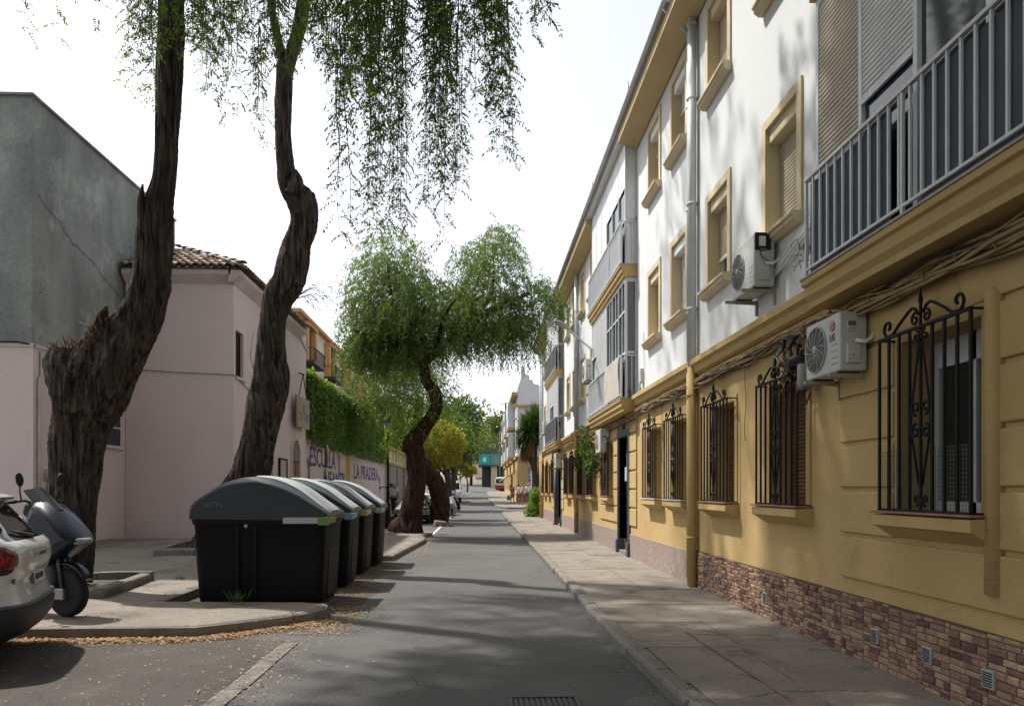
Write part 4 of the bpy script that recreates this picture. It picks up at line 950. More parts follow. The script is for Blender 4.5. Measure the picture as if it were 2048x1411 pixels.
# ------------------------------------------------------------ cream apartment block behind the school
AB = (-13.2, 55, 0)
t = thing('cream_apartment_block', 'cream apartment block with orange bays and black balconies behind the hedge', 'building', AB)
CRM = mat('cream_render', (.68, .57, .42), .9, vscale=.4, coord='pos', col2=(.62, .51, .37)); ORG = mat('orange_render', (.58, .34, .16), .9, vscale=.5, coord='pos')
mb = MB(); mb.box(-30, -13.2, 55, 100, 0, 14.5); gpart('wall', mb, CRM, t, AB)
mb = MB(); mb.box(-30.3, -12.8, 54.6, 100.3, 14.5, 14.75); gpart('roof', mb, ORG, t, AB)
for j in range(4):
    y0 = 56.6 + j * 8.2
    for zf in (1.6, 4.9, 8.2, 11.4):
        top = zf > 11
        mb = MB(); mb.box(-13.2, -12.4, y0, y0 + 3.4, zf - 2.1, zf - .9); gpart('bay', mb, ORG, t, AB)
        mb = MB(); mb.box(-13.19, -12.45, y0 + .05, y0 + 3.35, zf - .9, zf + 1.0 if not top else zf + .0)
        if not top:
            b = gpart('bay_window', mb, PANE, t, AB)
            mb = MB()
            for q in range(5): yy = y0 + .05 + q * .8; mb.box(-12.45, -12.41, yy, yy + .08, zf - .9, zf + 1.0)
            for xx in (-13.15, -12.85, -12.5): mb.box(xx, xx + .06, y0 + .01, y0 + .05, zf - .9, zf + 1.0)
            build('frame', mb, WPAINT, b)
        mb = MB(); mb.box(-13.2, -12.2, y0 - .3, y0 + 3.7, zf - .35 if top else zf + 1.0, zf - .1 if top else zf + 1.15); bl_ = gpart('balcony', mb, mat('balcony_black', (.025, .025, .028), .6), t, AB)
        if top:
            for q in range(16): mb = MB(); yy = y0 - .28 + q * .25; mb.box(-12.24, -12.21, yy, yy + .03, zf - .1, zf + .8); build('rail_bar', mb, IRON, bl_)
            mb = MB(); mb.box(-12.26, -12.2, y0 - .3, y0 + 3.7, zf + .8, zf + .85); mb.box(-13.2, -12.26, y0 - .3, y0 - .26, zf + .8, zf + .85); build('top_rail', mb, IRON, bl_)
    mb = MB(); mb.box(-13.19, -12.75, y0 - .1, y0 + .5, 11.3, 14.0); mb.box(-13.19, -12.75, y0 + 2.6, y0 + 3.2, 11.3, 14.0); mb.box(-13.19, -12.65, y0 - .2, y0 + 3.3, 14.0, 14.2); wn = gpart('window_surround', mb, ORG, t, AB)
    mb = MB(); mb.box(-13.19, -13.1, y0 + .5, y0 + 2.6, 11.3, 14.0); build('pane', mb, PANE, wn)
    mb = MB(); mb.box(-13.1, -13.02, y0 + .5, y0 + 1.3, 11.3, 13.6); build('shutter', mb, WPAINT, wn)

# ------------------------------------------------------------ white and ochre block across the side street
BB = (3.4, 66.5, .5)
t = thing('corner_building', 'white and ochre corner block with stepped parapet behind the yucca', 'building', BB)
bl = [(68 + 3.1 * j, 69.1 + 3.1 * j, z, z + 1.5) for j in range(10) for z in (2.0, 5.3, 8.2)]
mb = facade('', 3.4, 66.5, 100, 0, 4.55, [o for o in bl if o[2] < 3], YEL, .2); mb.quad((3.4, 66.5, 0), (16, 66.5, 0), (16, 66.5, 4.55), (3.4, 66.5, 4.55)); gpart('ground_floor_wall', mb, [YEL, YEL], t, BB, recalc=False)
mb = facade('', 3.4, 66.5, 100, 4.55, 10.2, [o for o in bl if o[2] > 3], WHT, .2); mb.quad((3.4, 66.5, 4.55), (16, 66.5, 4.55), (16, 66.5, 9.25), (3.4, 66.5, 9.25)); gpart('upper_wall', mb, [WHT, WHT], t, BB, recalc=False)
mb = MB(); mb.prism([(3.4, 9.2), (16, 9.2), (16, 10.9), (5.4, 10.9), (5.1, 11.02), (4.85, 11.05), (4.75, 11.4), (4.45, 11.45), (4.35, 11.85), (4.1, 11.9), (4.05, 12.6), (3.75, 12.65), (3.68, 11.4), (3.4, 10.6)], 'y', 66.42, 66.7); gpart('stepped_parapet', mb, WHT, t, BB)
mb = MB(); mb.box(3.0, 16, 66.2, 66.5, 9.0, 9.2); mb.box(2.9, 3.4, 66.2, 100, 10.0, 10.3); gpart('cornice', mb, YELT, t, BB)
mb = MB(); mb.box(3.3, 16, 66.36, 66.5, 4.45, 4.65); mb.box(3.26, 3.4, 66.36, 100, 4.46, 4.64); gpart('string_course', mb, YELT, t, BB)
for a, b, c, d in bl:
    mb = MB(); mb.box(3.5, 3.55, a, b, c, d); wn = gpart('window', mb, PANE, t, BB)
    mb = MB(); mb.box(3.25, 3.45, a - .1, b + .1, c - .1, c); build('sill', mb, YELT, wn)
for j in range(3):
    for z in (4.5, 7.3):
        mb = MB(); y0 = 71 + j * 9; mb.box(2.7, 3.39, y0, y0 + 4, z, z + .25); b_ = gpart('balcony', mb, YELT, t, BB)
        mb = MB(); mb.box(2.75, 3.39, y0 + .1, y0 + 3.9, z + .25, z + 2.6); build('enclosure', mb, ALU, b_)
        mb = MB(); mb.box(2.72, 2.75, y0 + .3, y0 + 3.7, z + 1.3, z + 2.3); build('glass', mb, PANE, b_)
mb = MB(); mb.box(4.6, 5.6, 66.44, 66.52, 1.6, 2.9); wn = gpart('end_window', mb, WPAINT, t, BB); mb = MB(); mb.box(4.7, 5.5, 66.41, 66.45, 1.7, 2.8); build('pane', mb, PANE, wn)
for x, z in ((4.2, 5.0), (5.4, 5.0)): mb = MB(); mb.box(x, x + .7, 66.1, 66.48, z, z + .55); gpart('wall_unit', mb, ALU, t, BB)
mb = MB(); mb.prism([(3.4, 3.4), (2.2, 2.6), (2.2, 2.5), (3.4, 3.2)], 'y', 76, 80); gpart('awning', mb, mat('cream_awning', (.55, .42, .25), .8), t, BB)
mb = MB(); mb.box(3.3, 9, 66.42, 66.5, .4, 1.35); gpart('brick_dado', mb, mat('brick_red', (.30, .12, .07), .9, vscale=12), t, BB)
# green canopied building at the end of the street
t = thing('teal_canopy_building', 'low glass building under a ribbed teal canopy with a square sign', 'building', (4.5, 128, 2.2)); CB = (4.5, 128, 2.2)
TEAL = mat('teal_sheet', (.20, .34, .33), .6, vscale=1)
mb = MB(); mb.box(-.05, 18, 124, 140, 5.7, 7.7); gpart('canopy', mb, TEAL, t, CB)
mb = MB()
for j in range(26): mb.box(.1 + j * .66, .25 + j * .66, 123.9, 124.0, 5.8, 7.6)
gpart('ribs', mb, mat('teal_rib', (.28, .42, .41), .6), t, CB)
mb = MB(); mb.box(-.15, 18.1, 123.8, 124.05, 7.65, 8.0); mb.box(-.15, 18.1, 123.8, 124.05, 5.5, 5.72); gpart('fascia', mb, mat('teal_dark', (.06, .14, .14), .6), t, CB)
mb = MB(); mb.box(.05, 1.75, 123.6, 123.8, 5.8, 7.45); sg = gpart('sign_panel', mb, mat('turquoise_sign', (.02, .42, .40), .5), t, CB)
mb = MB(); mb.prism([(.65, 6.2), (1.15, 6.2), (1.2, 6.85), (.6, 6.85)], 'y', 123.5, 123.6); mb.prism([(.7, 6.9), (1.1, 6.9), (.9, 7.1)], 'y', 123.5, 123.6); build('white_emblem', mb, mat('emblem_white', (.7, .8, .8), .5), sg)
mb = MB(); mb.box(.5, 18, 127, 139, 2.0, 5.7); gpart('glass_front', mb, mat('dark_front', (.03, .035, .04), .3), t, CB)
for x in (2.0, 9.5): mb = MB(); mb.box(x, x + 1.0, 124.4, 125.4, 1.8, 5.6); gpart('pillar', mb, CREAM, t, CB)
for j in range(9): mb = MB(); mb.box(4 + j * 1.5, 4.12 + j * 1.5, 126.85, 127, 2, 5.9); gpart('mullion', mb, ALU, t, CB)
t = thing('distant_house', 'cream rooftop house far beyond the trees with chimneys and aerials', 'building', (4, 210, 5)); DB = (4, 210, 5)
mb = MB(); mb.box(-1, 22, 210, 225, 5, 20.8); gpart('wall', mb, CRM, t, DB); mb = MB(); mb.box(2, 4.0, 211, 213, 20.8, 22.2); mb.box(14, 16.5, 211, 214, 20.8, 22.8); gpart('chimney', mb, CRM, t, DB)
mb = MB(); mb.tube([(7.5, 211, 20), (7.5, 211, 26)], .22, 6); mb.tube([(5.6, 211, 25.5), (10.5, 211, 26.6)], .08, 5); gpart('aerial', mb, IRON, t, DB)
mb = MB(); mb.prism([(13.6, 22.8), (16.9, 22.8), (15.25, 24.2)], 'y', 210.6, 214.4); gpart('turret_roof', mb, mat('turret_slate', (.12, .10, .10), .8), t, DB)
# ------------------------------------------------------------ trees
def barkmat(name, c1, c2, c3):
    m = bpy.data.materials.new(name); m.use_nodes = True; n = m.node_tree.nodes; L = m.node_tree.links; b = n['Principled BSDF']
    b.inputs['Roughness'].default_value = .95; b.inputs['Specular IOR Level'].default_value = .15
    g = n.new('ShaderNodeNewGeometry'); mp = n.new('ShaderNodeMapping'); mp.inputs['Scale'].default_value = (1, 1, .13); L.new(g.outputs['Position'], mp.inputs[0])
    nz = n.new('ShaderNodeTexNoise'); nz.inputs['Scale'].default_value = 15; nz.inputs['Detail'].default_value = 8; nz.inputs['Roughness'].default_value = .68; nz.inputs['Distortion'].default_value = .6; L.new(mp.outputs[0], nz.inputs['Vector'])
    rp = n.new('ShaderNodeValToRGB'); e = rp.color_ramp.elements; e[0].position = .40; e[0].color = (*c2, 1); e[1].position = .64; e[1].color = (*c1, 1); L.new(nz.outputs[0], rp.inputs[0])
    n2 = n.new('ShaderNodeTexNoise'); n2.inputs['Scale'].default_value = 1.7; n2.inputs['Detail'].default_value = 5; L.new(g.outputs['Position'], n2.inputs['Vector'])
    r2 = n.new('ShaderNodeValToRGB'); r2.color_ramp.elements[0].position = .48; r2.color_ramp.elements[1].position = .72; L.new(n2.outputs[0], r2.inputs[0])
    mx = n.new('ShaderNodeMix'); mx.data_type = 'RGBA'; mx.inputs['B'].default_value = (*c3, 1); L.new(r2.outputs[0], mx.inputs['Factor']); L.new(rp.outputs[0], mx.inputs['A']); L.new(mx.outputs['Result'], b.inputs['Base Color'])
    bp = n.new('ShaderNodeBump'); bp.inputs['Strength'].default_value = 1.0; bp.inputs['Distance'].default_value = .09; L.new(nz.outputs[0], bp.inputs['Height']); L.new(bp.outputs[0], b.inputs['Normal'])
    MATS[name] = m; return m
BARK = barkmat('dark_bark', (.150, .122, .102), (.014, .011, .010), (.055, .044, .037))
BARK2 = barkmat('reddish_bark', (.10, .058, .042), (.012, .008, .007), (.05, .028, .02))
CUT = mat('cut_wood', (.22, .14, .085), .9, vscale=9, col2=(.12, .07, .045))
def spline(pts, k):
    """Catmull-Rom through (x,y,z,r) points"""
    out = []; n = len(pts)
    for i in range(n - 1):
        p0, p1, p2, p3 = pts[max(i-1, 0)], pts[i], pts[i+1], pts[min(i+2, n-1)]
        for j in range(k):
            t = j / k; t2, t3 = t*t, t*t*t
            out.append(tuple(.5 * (2*p1[c] + (p2[c]-p0[c])*t + (2*p0[c]-5*p1[c]+4*p2[c]-p3[c])*t2 + (3*p1[c]-p0[c]-3*p2[c]+p3[c])*t3) for c in range(4)))
    out.append(pts[-1]); return out
def limb(mb, pts, k=8, n=14, rough=.1, twist=.6, seed=0, mi=0, knots=()):
    P = spline(pts, k)
    def fn(i, a, p):
        b = a + twist * p.z + seed
        rid = noise.noise((math.cos(b) * 3.2, math.sin(b) * 3.2, p.z * .55 + seed)) * 1.0 + noise.noise((math.cos(b) * 8, math.sin(b) * 8, p.z * 1.4 + seed)) * .55 + noise.noise((math.cos(b) * 15, math.sin(b) * 15, p.z * 2.2 + seed)) * .55
        q = 1 + rough * rid
        for kz, ka, kr, kh in knots:
            q += kh * math.exp(-((p.z - kz) / kr) ** 2) * max(0, math.cos(a - ka)) ** 2
        return q
    mb.tube([p[:3] for p in P], [p[3] for p in P], n, mi, fn=fn)
    return P
def pinnate(mb, p, d, up, pairs, L_, ll, lw, rr, mi=0, droop=.5):
    """one feather-shaped leaf: leaflets in pairs along a drooping stalk"""
    sd = d.cross(up); sd = sd.normalized() if sd.length > 1e-3 else Vector((1, 0, 0))
    q = p.copy(); dd = d.copy()
    for i in range(pairs):
        q = q + dd * (L_ / pairs); dd = (dd + Vector((0, 0, -droop / pairs))).normalized()
        for s in (-1, 1):
            if rr.random() < .12: continue
            ld = (sd * s * 1.0 + dd * .45 + Vector((rr.uniform(-.25, .25), rr.uniform(-.25, .25), rr.uniform(-.45, .1)))).normalized()
            leafquad(mb, q, ld, Vector((rr.uniform(-.5, .5), rr.uniform(-.5, .5), 1)), ll * rr.uniform(.75, 1.15), lw * rr.uniform(.8, 1.2), mi)
    leafquad(mb, q, dd, Vector((0, 0, 1)) if abs(dd.z) < .9 else Vector((1, 0, 0)), ll, lw, mi)
def rndv(rr): 
    while True:
        v = Vector((rr.uniform(-1, 1), rr.uniform(-1, 1), rr.uniform(-1, 1)))
        if .05 < v.length < 1: return v
RL = leafmat('acacia_leaf', (.040, .095, .022), (.11, .18, .038), .5)
POD = leafmat('dry_pod', (.10, .05, .035), (.05, .025, .02), .1)
# --- pollarded tree by the scooter
T1 = (-6.35, 12.0, .12)
t1 = thing('pollarded_tree', 'gnarled leaning trunk with a sawn stump rising from the pit beside the scooter', 'tree', T1)
def tpart(name, mb, m, parent, base, **k):
    o = build(name, mb, m, parent, **k); o.location = tuple(-c for c in base); return o
p1 = [(-6.50, 12, -.1, .46), (-6.45, 12, .3, .37), (-6.40, 12, .84, .335), (-6.33, 12, 1.77, .335), (-6.22, 12, 2.65, .37), (-6.09, 12, 3.09, .47), (-5.93, 12, 3.45, .50), (-5.62, 12, 3.92, .42), (-5.26, 12, 4.48, .31), (-5.14, 12, 5.1, .265), (-5.08, 12, 5.71, .248), (-5.02, 12, 6.17, .205), (-4.93, 12, 6.63, .165), (-4.89, 12, 7.41, .168), (-4.86, 12, 8.2, .182), (-4.82, 12, 9.38, .19), (-4.77, 11.9, 10.9, .16)]
mb = MB(); limb(mb, p1, 14, 110, .17, .5, 1.3, knots=((3.2, 3.1, .3, .15), (4.9, 0, .12, .18)))
limb(mb, [(-6.1, 11.95, 2.9, .36), (-6.25, 11.9, 3.3, .36), (-6.36, 11.9, 3.62, .31), (-6.34, 11.9, 3.86, .25)], 5, 40, .22, .5, 4.1)
for pts in ([(-5.2, 11.85, 5.2, .09), (-5.17, 11.85, 5.7, .08), (-5.22, 11.85, 6.15, .05), (-5.20, 11.85, 6.42, .012)], [(-4.93, 11.95, 5.55, .03), (-4.86, 11.95, 5.9, .045), (-4.80, 11.95, 6.2, .012)],
            [(-5.9, 11.7, 3.9, .12), (-5.75, 11.7, 4.25, .1), (-5.68, 11.7, 4.5, .02)]): limb(mb, pts, 5, 10, .3, .2, 2)
tpart('trunk', mb, BARK, t1, T1)
r_ = random.Random(5); mb = MB()
for i in range(46):                                    # splintered wood and dry suckers on the stump
    a = r_.uniform(0, 6.28); b = Vector((-6.32 + .22 * math.cos(a), 11.9 + .22 * math.sin(a), 3.82 + r_.uniform(-.06, .1)))
    if i % 3 == 0: b = Vector((-5.75 + r_.uniform(-.15, .15), 11.62, 4.05 + r_.uniform(-.2, .25)))
    e = b + Vector((r_.uniform(-.22, .12), r_.uniform(-.2, .05), r_.uniform(.04, .24)))
    mb.tube([b, (b + e) / 2 + rndv(r_) * .03, e], [.014, .01, .003], 5)
tpart('splinters', mb, CUT, t1, T1)
def shade_limb(mb, pts, n=10): limb(mb, pts, 6, n, .12, .3, 3)
mb = MB()
shade_limb(mb, [(-4.8, 11.9, 10.2, .14), (-3.4, 10.9, 10.3, .11), (-1.6, 9.4, 9.5, .08), (-.3, 8.7, 8.7, .055), (.8, 8.6, 8.1, .025)])
shade_limb(mb, [(-4.78, 11.9, 10.7, .13), (-3.4, 9.4, 11.6, .1), (-1.8, 7.4, 12, .06), (-.6, 6, 12, .03)])
shade_limb(mb, [(-4.78, 11.9, 10.6, .12), (-5.8, 10.3, 11.4, .09), (-6.5, 8.2, 12, .05)])
shade_limb(mb, [(-4.8, 12, 9.6, .09), (-4.4, 11.3, 9.6, .07), (-3.4, 10.2, 9.1, .05), (-2.8, 9.5, 8.5, .03)])
tpart('limbs', mb, BARK, t1, T1)
hang = [(-1.21, 8.21, 7.56, 5.22, 0.22, 5), (-1.23, 9.36, 8.38, 4.85, 0.28, 9), (-0.96, 9.22, 7.68, 4.99, 0.22, 6), (-1.43, 8.41, 6.3, 4.52, 0.14, 3), (-1.38, 8.79, 7.39, 5.93, 0.35, 7), (-0.45, 8.72, 7.95, 5.05, 0.2, 7), (-0.32, 9.04, 6.98, 4.63, 0.13, 3), (-0.17, 9.26, 8.1, 5.69, 0.28, 8), (0.15, 8.15, 7.45, 5.38, 0.19, 7), (0.23, 8.05, 6.95, 5.77, 0.11, 3), (-0.73, 9.34, 8.26, 6.71, 0.37, 8), (-1.76, 8.69, 7.77, 6.62, 0.35, 6), (-2.98, 9.5, 8.3, 6.55, 0.32, 7), (-3.78, 10.94, 8.29, 7.14, 0.18, 3), (-3.28, 11.39, 7.9, 6.78, 0.11, 3), (-3.49, 9.56, 8.14, 7.01, 0.25, 5), (-4.61, 10.58, 8.87, 6.87, 0.18, 5), (-4.6, 10.26, 8.59, 7.58, 0.14, 3), (-5.79, 10.34, 8.54, 7.56, 0.1, 2), (-4.87, 9.94, 8.42, 7.78, 0.17, 2), (0.59, 8.7, 7.73, 7.21, 0.23, 3), (0.78, 8.79, 7.8, 7.04, 0.09, 3), (-1.5, 8.8, 8.2, 6.7, .4, 10), (-.6, 8.8, 8.2, 6.6, .4, 10), (0, 8.7, 8.1, 6.6, .35, 9), (-2.3, 9.2, 8.3, 6.9, .4, 8), (-3.3, 9.9, 8.6, 7.4, .4, 7), (-4.5, 10.2, 8.9, 7.5, .3, 6), (-3.9, 10.1, 8.9, 7.6, .3, 6)]
tw = MB(); lf = MB(); rr = random.Random(21)
for x, y, z0, z1, hw, n in hang:
    for q in range(int(n * 1.2)):
        sx, sy = x + rr.gauss(0, hw * .6), y + rr.gauss(0, .22); top = z0 + rr.uniform(.2, .6); bot = z1 + (z0 - z1) * rr.random() ** 1.6 * .55
        pts = []; L_ = top - bot; k = max(4, int(L_ / .16)); dx, dy = rr.uniform(-.12, .12), rr.uniform(-.12, .12)
        for i in range(k + 1):
            u = i / k; pts.append(Vector((sx + dx * u + .035 * noise.noise((u * 4, q, x)), sy + dy * u + .035 * noise.noise((u * 4, q, x + 9)), top - L_ * u)))
        tw.tube(pts, [.007 * (1 - .7 * i / k) for i in range(k + 1)], 4)
        for i in range(1, k + 1):
            for _ in range(3 if rr.random() < .2 else 2):
                a = rr.uniform(0, 6.28); d = Vector((math.cos(a), math.sin(a), rr.uniform(-.9, .15))).normalized()
                pinnate(lf, pts[i] + rndv(rr) * .02, d, Vector((0, 0, 1)), rr.randint(5, 9), rr.uniform(.14, .23), .054, .019, rr, droop=1.1)
            if rr.random() < .13:
                for _ in range(7): leafquad(lf, pts[i] + rndv(rr) * .05, Vector((rr.uniform(-.3, .3), rr.uniform(-.3, .3), -1)).normalized(), rndv(rr), .075, .016, 1)
def cloud(mb, c, rad, n, rr, ll=.07, lw=.026, pairs=(6, 9), L_=.26):
    for i in range(n):
        v = rndv(rr); v = v * (.45 + .55 * rr.random()) / max(v.length, .3)
        p = Vector((c[0] + v.x * rad[0], c[1] + v.y * rad[1], c[2] + v.z * rad[2]))
        if noise.noise((p.x * .55, p.y * .55, p.z * .8)) < -.22: continue
        if p.y > 0 and p.z < 1.9 + .665 * p.y and p.x > -.72 * p.y - .3: continue
        a = rr.uniform(0, 6.28); d = Vector((math.cos(a), math.sin(a), rr.uniform(-.8, .2))).normalized()
        pinnate(mb, p, d, Vector((0, 0, 1)), rr.randint(*pairs), L_, ll, lw, rr)
cloud(lf, (-3.2, 9.6, 11.5), (4.2, 3.6, 2.0), 6500, rr, .10, .042)
cloud(lf, (-6.3, 7.4, 11.8), (3.4, 3.2, 1.8), 2600, rr, .10, .042)
cloud(lf, (-.6, 6.2, 11.6), (2.8, 3.0, 1.6), 2600, rr, .10, .042)
kind(tpart('twigs', tw, mat('green_twig', (.05, .06, .03), .8), t1, T1), 'stuff')
tpart('leaves', lf, [RL, POD], t1, T1, recalc=False)
# --- unseen neighbour in the row, added outside the view to shade the near wall
T0 = (-7.2, 3.2, 0)
t0 = thing('unseen_shade_tree', 'tall unseen tree by the parking bays with its crown filled out to shade the pavement and wall', 'tree', T0)
mb = MB(); limb(mb, [(-7.2, 3.2, -.1, .5), (-7.1, 3.2, 1, .4), (-6.9, 3.2, 3.2, .34), (-6.4, 3.2, 5.5, .28), (-5.8, 3.1, 8, .22), (-5, 3, 9.5, .15)], 8, 40, .16, .5, 7.7)
for pts in ([(-6.2, 3.1, 6.5, .16), (-4.5, 4, 8.4, .12), (-2.5, 4.6, 9.2, .08), (-.6, 5, 9.4, .03)], [(-5.8, 3.1, 8, .14), (-4.2, 1.6, 9.4, .1), (-2, .6, 10, .04)], [(-6, 3.1, 7.5, .13), (-7.6, 4.4, 9, .08), (-8.6, 5.4, 9.6, .03)]): limb(mb, pts, 6, 10, .12, .3, 3)
tpart('trunk', mb, BARK, t0, T0)
lf = MB(); rr = random.Random(23)
cloud(lf, (-2.6, 4.0, 9.6), (4.0, 3.6, 2.0), 5200, rr, .12, .055)
cloud(lf, (-6.4, 3.4, 9.8), (3.4, 3.4, 2.0), 3000, rr, .12, .055)
cloud(lf, (-2.4, .2, 9.4), (4.0, 3.4, 2.0), 3200, rr, .12, .055)
cloud(lf, (-7.4, 2.4, 6.4), (3.4, 4.6, 2.6), 5000, rr, .13, .06)  # low leaf mass added to block sky light from the left
cloud(lf, (-5.2, -3.2, 6.4), (3.6, 3.4, 3.0), 4200, rr, .13, .06)  # second leaf mass without a trunk, added behind the view to block sky
tpart('leaves', lf, [RL, POD], t0, T0, recalc=False)
# --- forked tree behind the bins
T2 = (-5.75, 16.5, .3)
t2 = thing('forked_tree', 'dark twisted trunk with a burr and a high fork rising behind the bins', 'tree', T2)
p2 = [(-5.78, 16.9, .1, .7), (-5.68, 16.85, .5, .56), (-5.28, 16.7, 1.46, .46), (-4.98, 16.6, 2.0, .40), (-4.83, 16.5, 2.55, .345), (-4.74, 16.5, 2.98, .352), (-4.61, 16.5, 3.63, .385), (-4.53, 16.5, 4.28, .325), (-4.47, 16.5, 5.26, .265), (-4.36, 16.5, 5.85, .31), (-4.14, 16.5, 6.24, .325), (-3.98, 16.5, 6.9, .281), (-3.80, 16.5, 7.5, .275), (-3.86, 16.5, 7.95, .29), (-4.08, 16.5, 8.25, .225), (-4.21, 16.5, 8.74, .181), (-4.25, 16.5, 9.61, .165), (-4.22, 16.5, 10.7, .176), (-4.21, 16.5, 10.95, .16)]
mb = MB(); limb(mb, p2, 12, 100, .18, .9, 5.2, knots=((4.1, 0, .35, .15),))
limb(mb, [(-3.86, 16.45, 7.6, .22), (-3.72, 16.42, 7.95, .17), (-3.70, 16.4, 8.12, .12)], 4, 24, .35, .3, 8)
limb(mb, [(-3.98, 16.3, 8.0, .17), (-3.92, 16.3, 8.3, .13), (-3.96, 16.3, 8.55, .05)], 4, 20, .4, .3, 3)
limb(mb, [(-4.22, 16.5, 10.6, .12), (-4.25, 16.5, 10.95, .11), (-4.36, 16.5, 11.45, .093), (-4.52, 16.5, 12.32, .077), (-4.64, 16.5, 13.94, .06)], 6, 16, .08, .3, 2)
limb(mb, [(-4.2, 16.5, 10.6, .14), (-4.13, 16.5, 10.95, .14), (-3.92, 16.5, 11.68, .15), (-3.8, 16.5, 12.34, .15), (-3.46, 16.4, 13.98, .13), (-2.6, 15.4, 15.4, .09)], 6, 16, .08, .3, 6)
tpart('trunk', mb, BARK, t2, T2)
mb = MB()
shade_limb(mb, [(-3.5, 16.4, 13.9, .11), (-2, 14.5, 14.2, .08), (-.4, 12.6, 13.4, .05)])
shade_limb(mb, [(-4.6, 16.5, 13.6, .07), (-6, 15.6, 14.6, .05), (-7.4, 14.6, 14.6, .03)])
tpart('limbs', mb, BARK, t2, T2)
lf = MB(); tw = MB(); rr = random.Random(31)
cloud(lf, (-3.4, 15.2, 15.0), (4.2, 3.6, 2.1), 1900, rr, .085, .034)
cloud(lf, (-6.8, 15.6, 14.6), (2.6, 2.6, 1.4), 500, rr, .085, .034)
for (x, z0, z1, hw, n) in ((-4.9, 13.2, 10.9, .35, 7), (-3.6, 13.2, 10.6, .3, 6), (-4.35, 13.3, 11.2, .25, 5), (-3.0, 13.2, 9.6, .2, 4), (-5.4, 13.0, 10.2, .25, 5), (-5.2, 12, 9.2, .12, 3), (-2.4, 13.0, 11.4, .4, 6), (-5.9, 13.2, 11.3, .3, 4)):
    for q in range(n):
        sx, sy = x + rr.gauss(0, hw), 15.6 + rr.uniform(-.6, .8); L_ = (z0 - z1) * rr.uniform(.55, 1.0); k = int(L_ / .17) + 2
        pts = [Vector((sx + .06 * noise.noise((i * .4, q, x)), sy + .06 * noise.noise((i * .4, q, x + 5)), z0 - L_ * i / k)) for i in range(k + 1)]
        tw.tube(pts, .006, 4)
        for i in range(1, k + 1):
            for _ in range(2):
                a = rr.uniform(0, 6.28); pinnate(lf, pts[i], Vector((math.cos(a), math.sin(a), rr.uniform(-.8, .2))).normalized(), Vector((0, 0, 1)), rr.randint(5, 8), .2, .058, .020, rr, droop=.9)
base = Vector((-4.05, 16.3, 5.75))                       # a shoot low on the trunk
for q in range(7):
    e = base + Vector((rr.uniform(.4, 1.15), rr.uniform(-.3, .2), rr.uniform(-.05, .55))); pts = [base, (base + e) / 2 + Vector((0, 0, .12)), e]
    tw.tube(pts, [.008, .006, .003], 4)
    for u in range(4):
        p = base.lerp(e, .35 + .2 * u); a = rr.uniform(-1.2, 1.2); pinnate(lf, p, Vector((math.cos(a), math.sin(a), -.25)).normalized(), Vector((0, 0, 1)), rr.randint(6, 9), .26, .06, .022, rr, droop=.9)
base = Vector((-4.75, 16.2, 4.05))
for q in range(3): pinnate(lf, base, Vector((-.8, -.2, rr.uniform(.1, .9))).normalized(), Vector((0, 0, 1)), 5, .28, .07, .025, rr)
tw.tube([base, base + Vector((-.12, 0, .5)), base + Vector((-.05, 0, 1.0))], .006, 4)
kind(tpart('twigs', tw, mat('green_twig', (.05, .06, .03)), t2, T2), 'stuff')
tpart('leaves', lf, [RL, POD], t2, T2, recalc=False)
# --- weeping pepper tree over the road
def weep(mb, blobs, n, rr, yr, ll=.16, lw=.032, smin=.5, smax=1.3, floor=None, mi=0, per=.05, depth=1.0):
    """strands of narrow leaves hanging from points spread through the crown"""
    wts = [b[2] * b[3] for b in blobs]
    for q in range(n):
        bx, bz, rx, rz = rr.choices(blobs, wts)[0]; v = rndv(rr); v = v / max(v.length, .2) * (rr.random() ** .5)
        p = Vector((bx + v.x * rx, yr + v.y * max(rx, 1.2) * depth, bz + v.z * rz + .25))
        if noise.noise((p.x * 1.1, p.y * 1.1, p.z * 1.1)) < -.25: continue
        L_ = rr.uniform(smin, smax) * (1.15 if v.z < 0 else .7); d = Vector((rr.uniform(-.5, .5) + v.x * .5, rr.uniform(-.5, .5) + v.y * .5, .3)).normalized(); k = int(L_ / per)
        for i in range(k):
            d = (d + Vector((0, 0, -.16))).normalized(); p = p + d * per
            ld = Vector((rr.uniform(-.8, .8), rr.uniform(-.8, .8), rr.uniform(-1.2, -.2))).normalized()
            leafquad(mb, p, ld, Vector((rr.uniform(-1, 1), rr.uniform(-1, 1), .2)), ll * rr.uniform(.6, 1.1), lw, mi)
PL = leafmat('pepper_leaf', (.050, .10, .024), (.12, .18, .05), .4)
PL2 = leafmat('pepper_leaf_fresh', (.075, .15, .02), (.15, .24, .035), .4)
T3 = (-2.5, 27.4, .12)
t3 = thing('weeping_pepper_tree', 'big weeping pepper tree with a crooked trunk leaning over the road', 'tree', T3)
p3 = [(-2.62, 27.4, -.05, .66), (-2.56, 27.4, .35, .50), (-2.46, 27.4, .8, .41), (-2.27, 27.4, 2.03, .33), (-2.30, 27.4, 3.0, .32), (-2.34, 27.4, 3.4, .33), (-1.98, 27.4, 4.0, .25), (-1.58, 27.4, 4.58, .215), (-1.56, 27.4, 5.12, .21), (-1.90, 27.4, 5.6, .18), (-1.98, 27.4, 6.0, .18), (-2.0, 27.4, 6.48, .18)]
mb = MB(); limb(mb, p3, 10, 56, .2, 1.1, 9.1, knots=((.3, 3.3, .25, .3), (3.3, 3.1, .3, .25)))
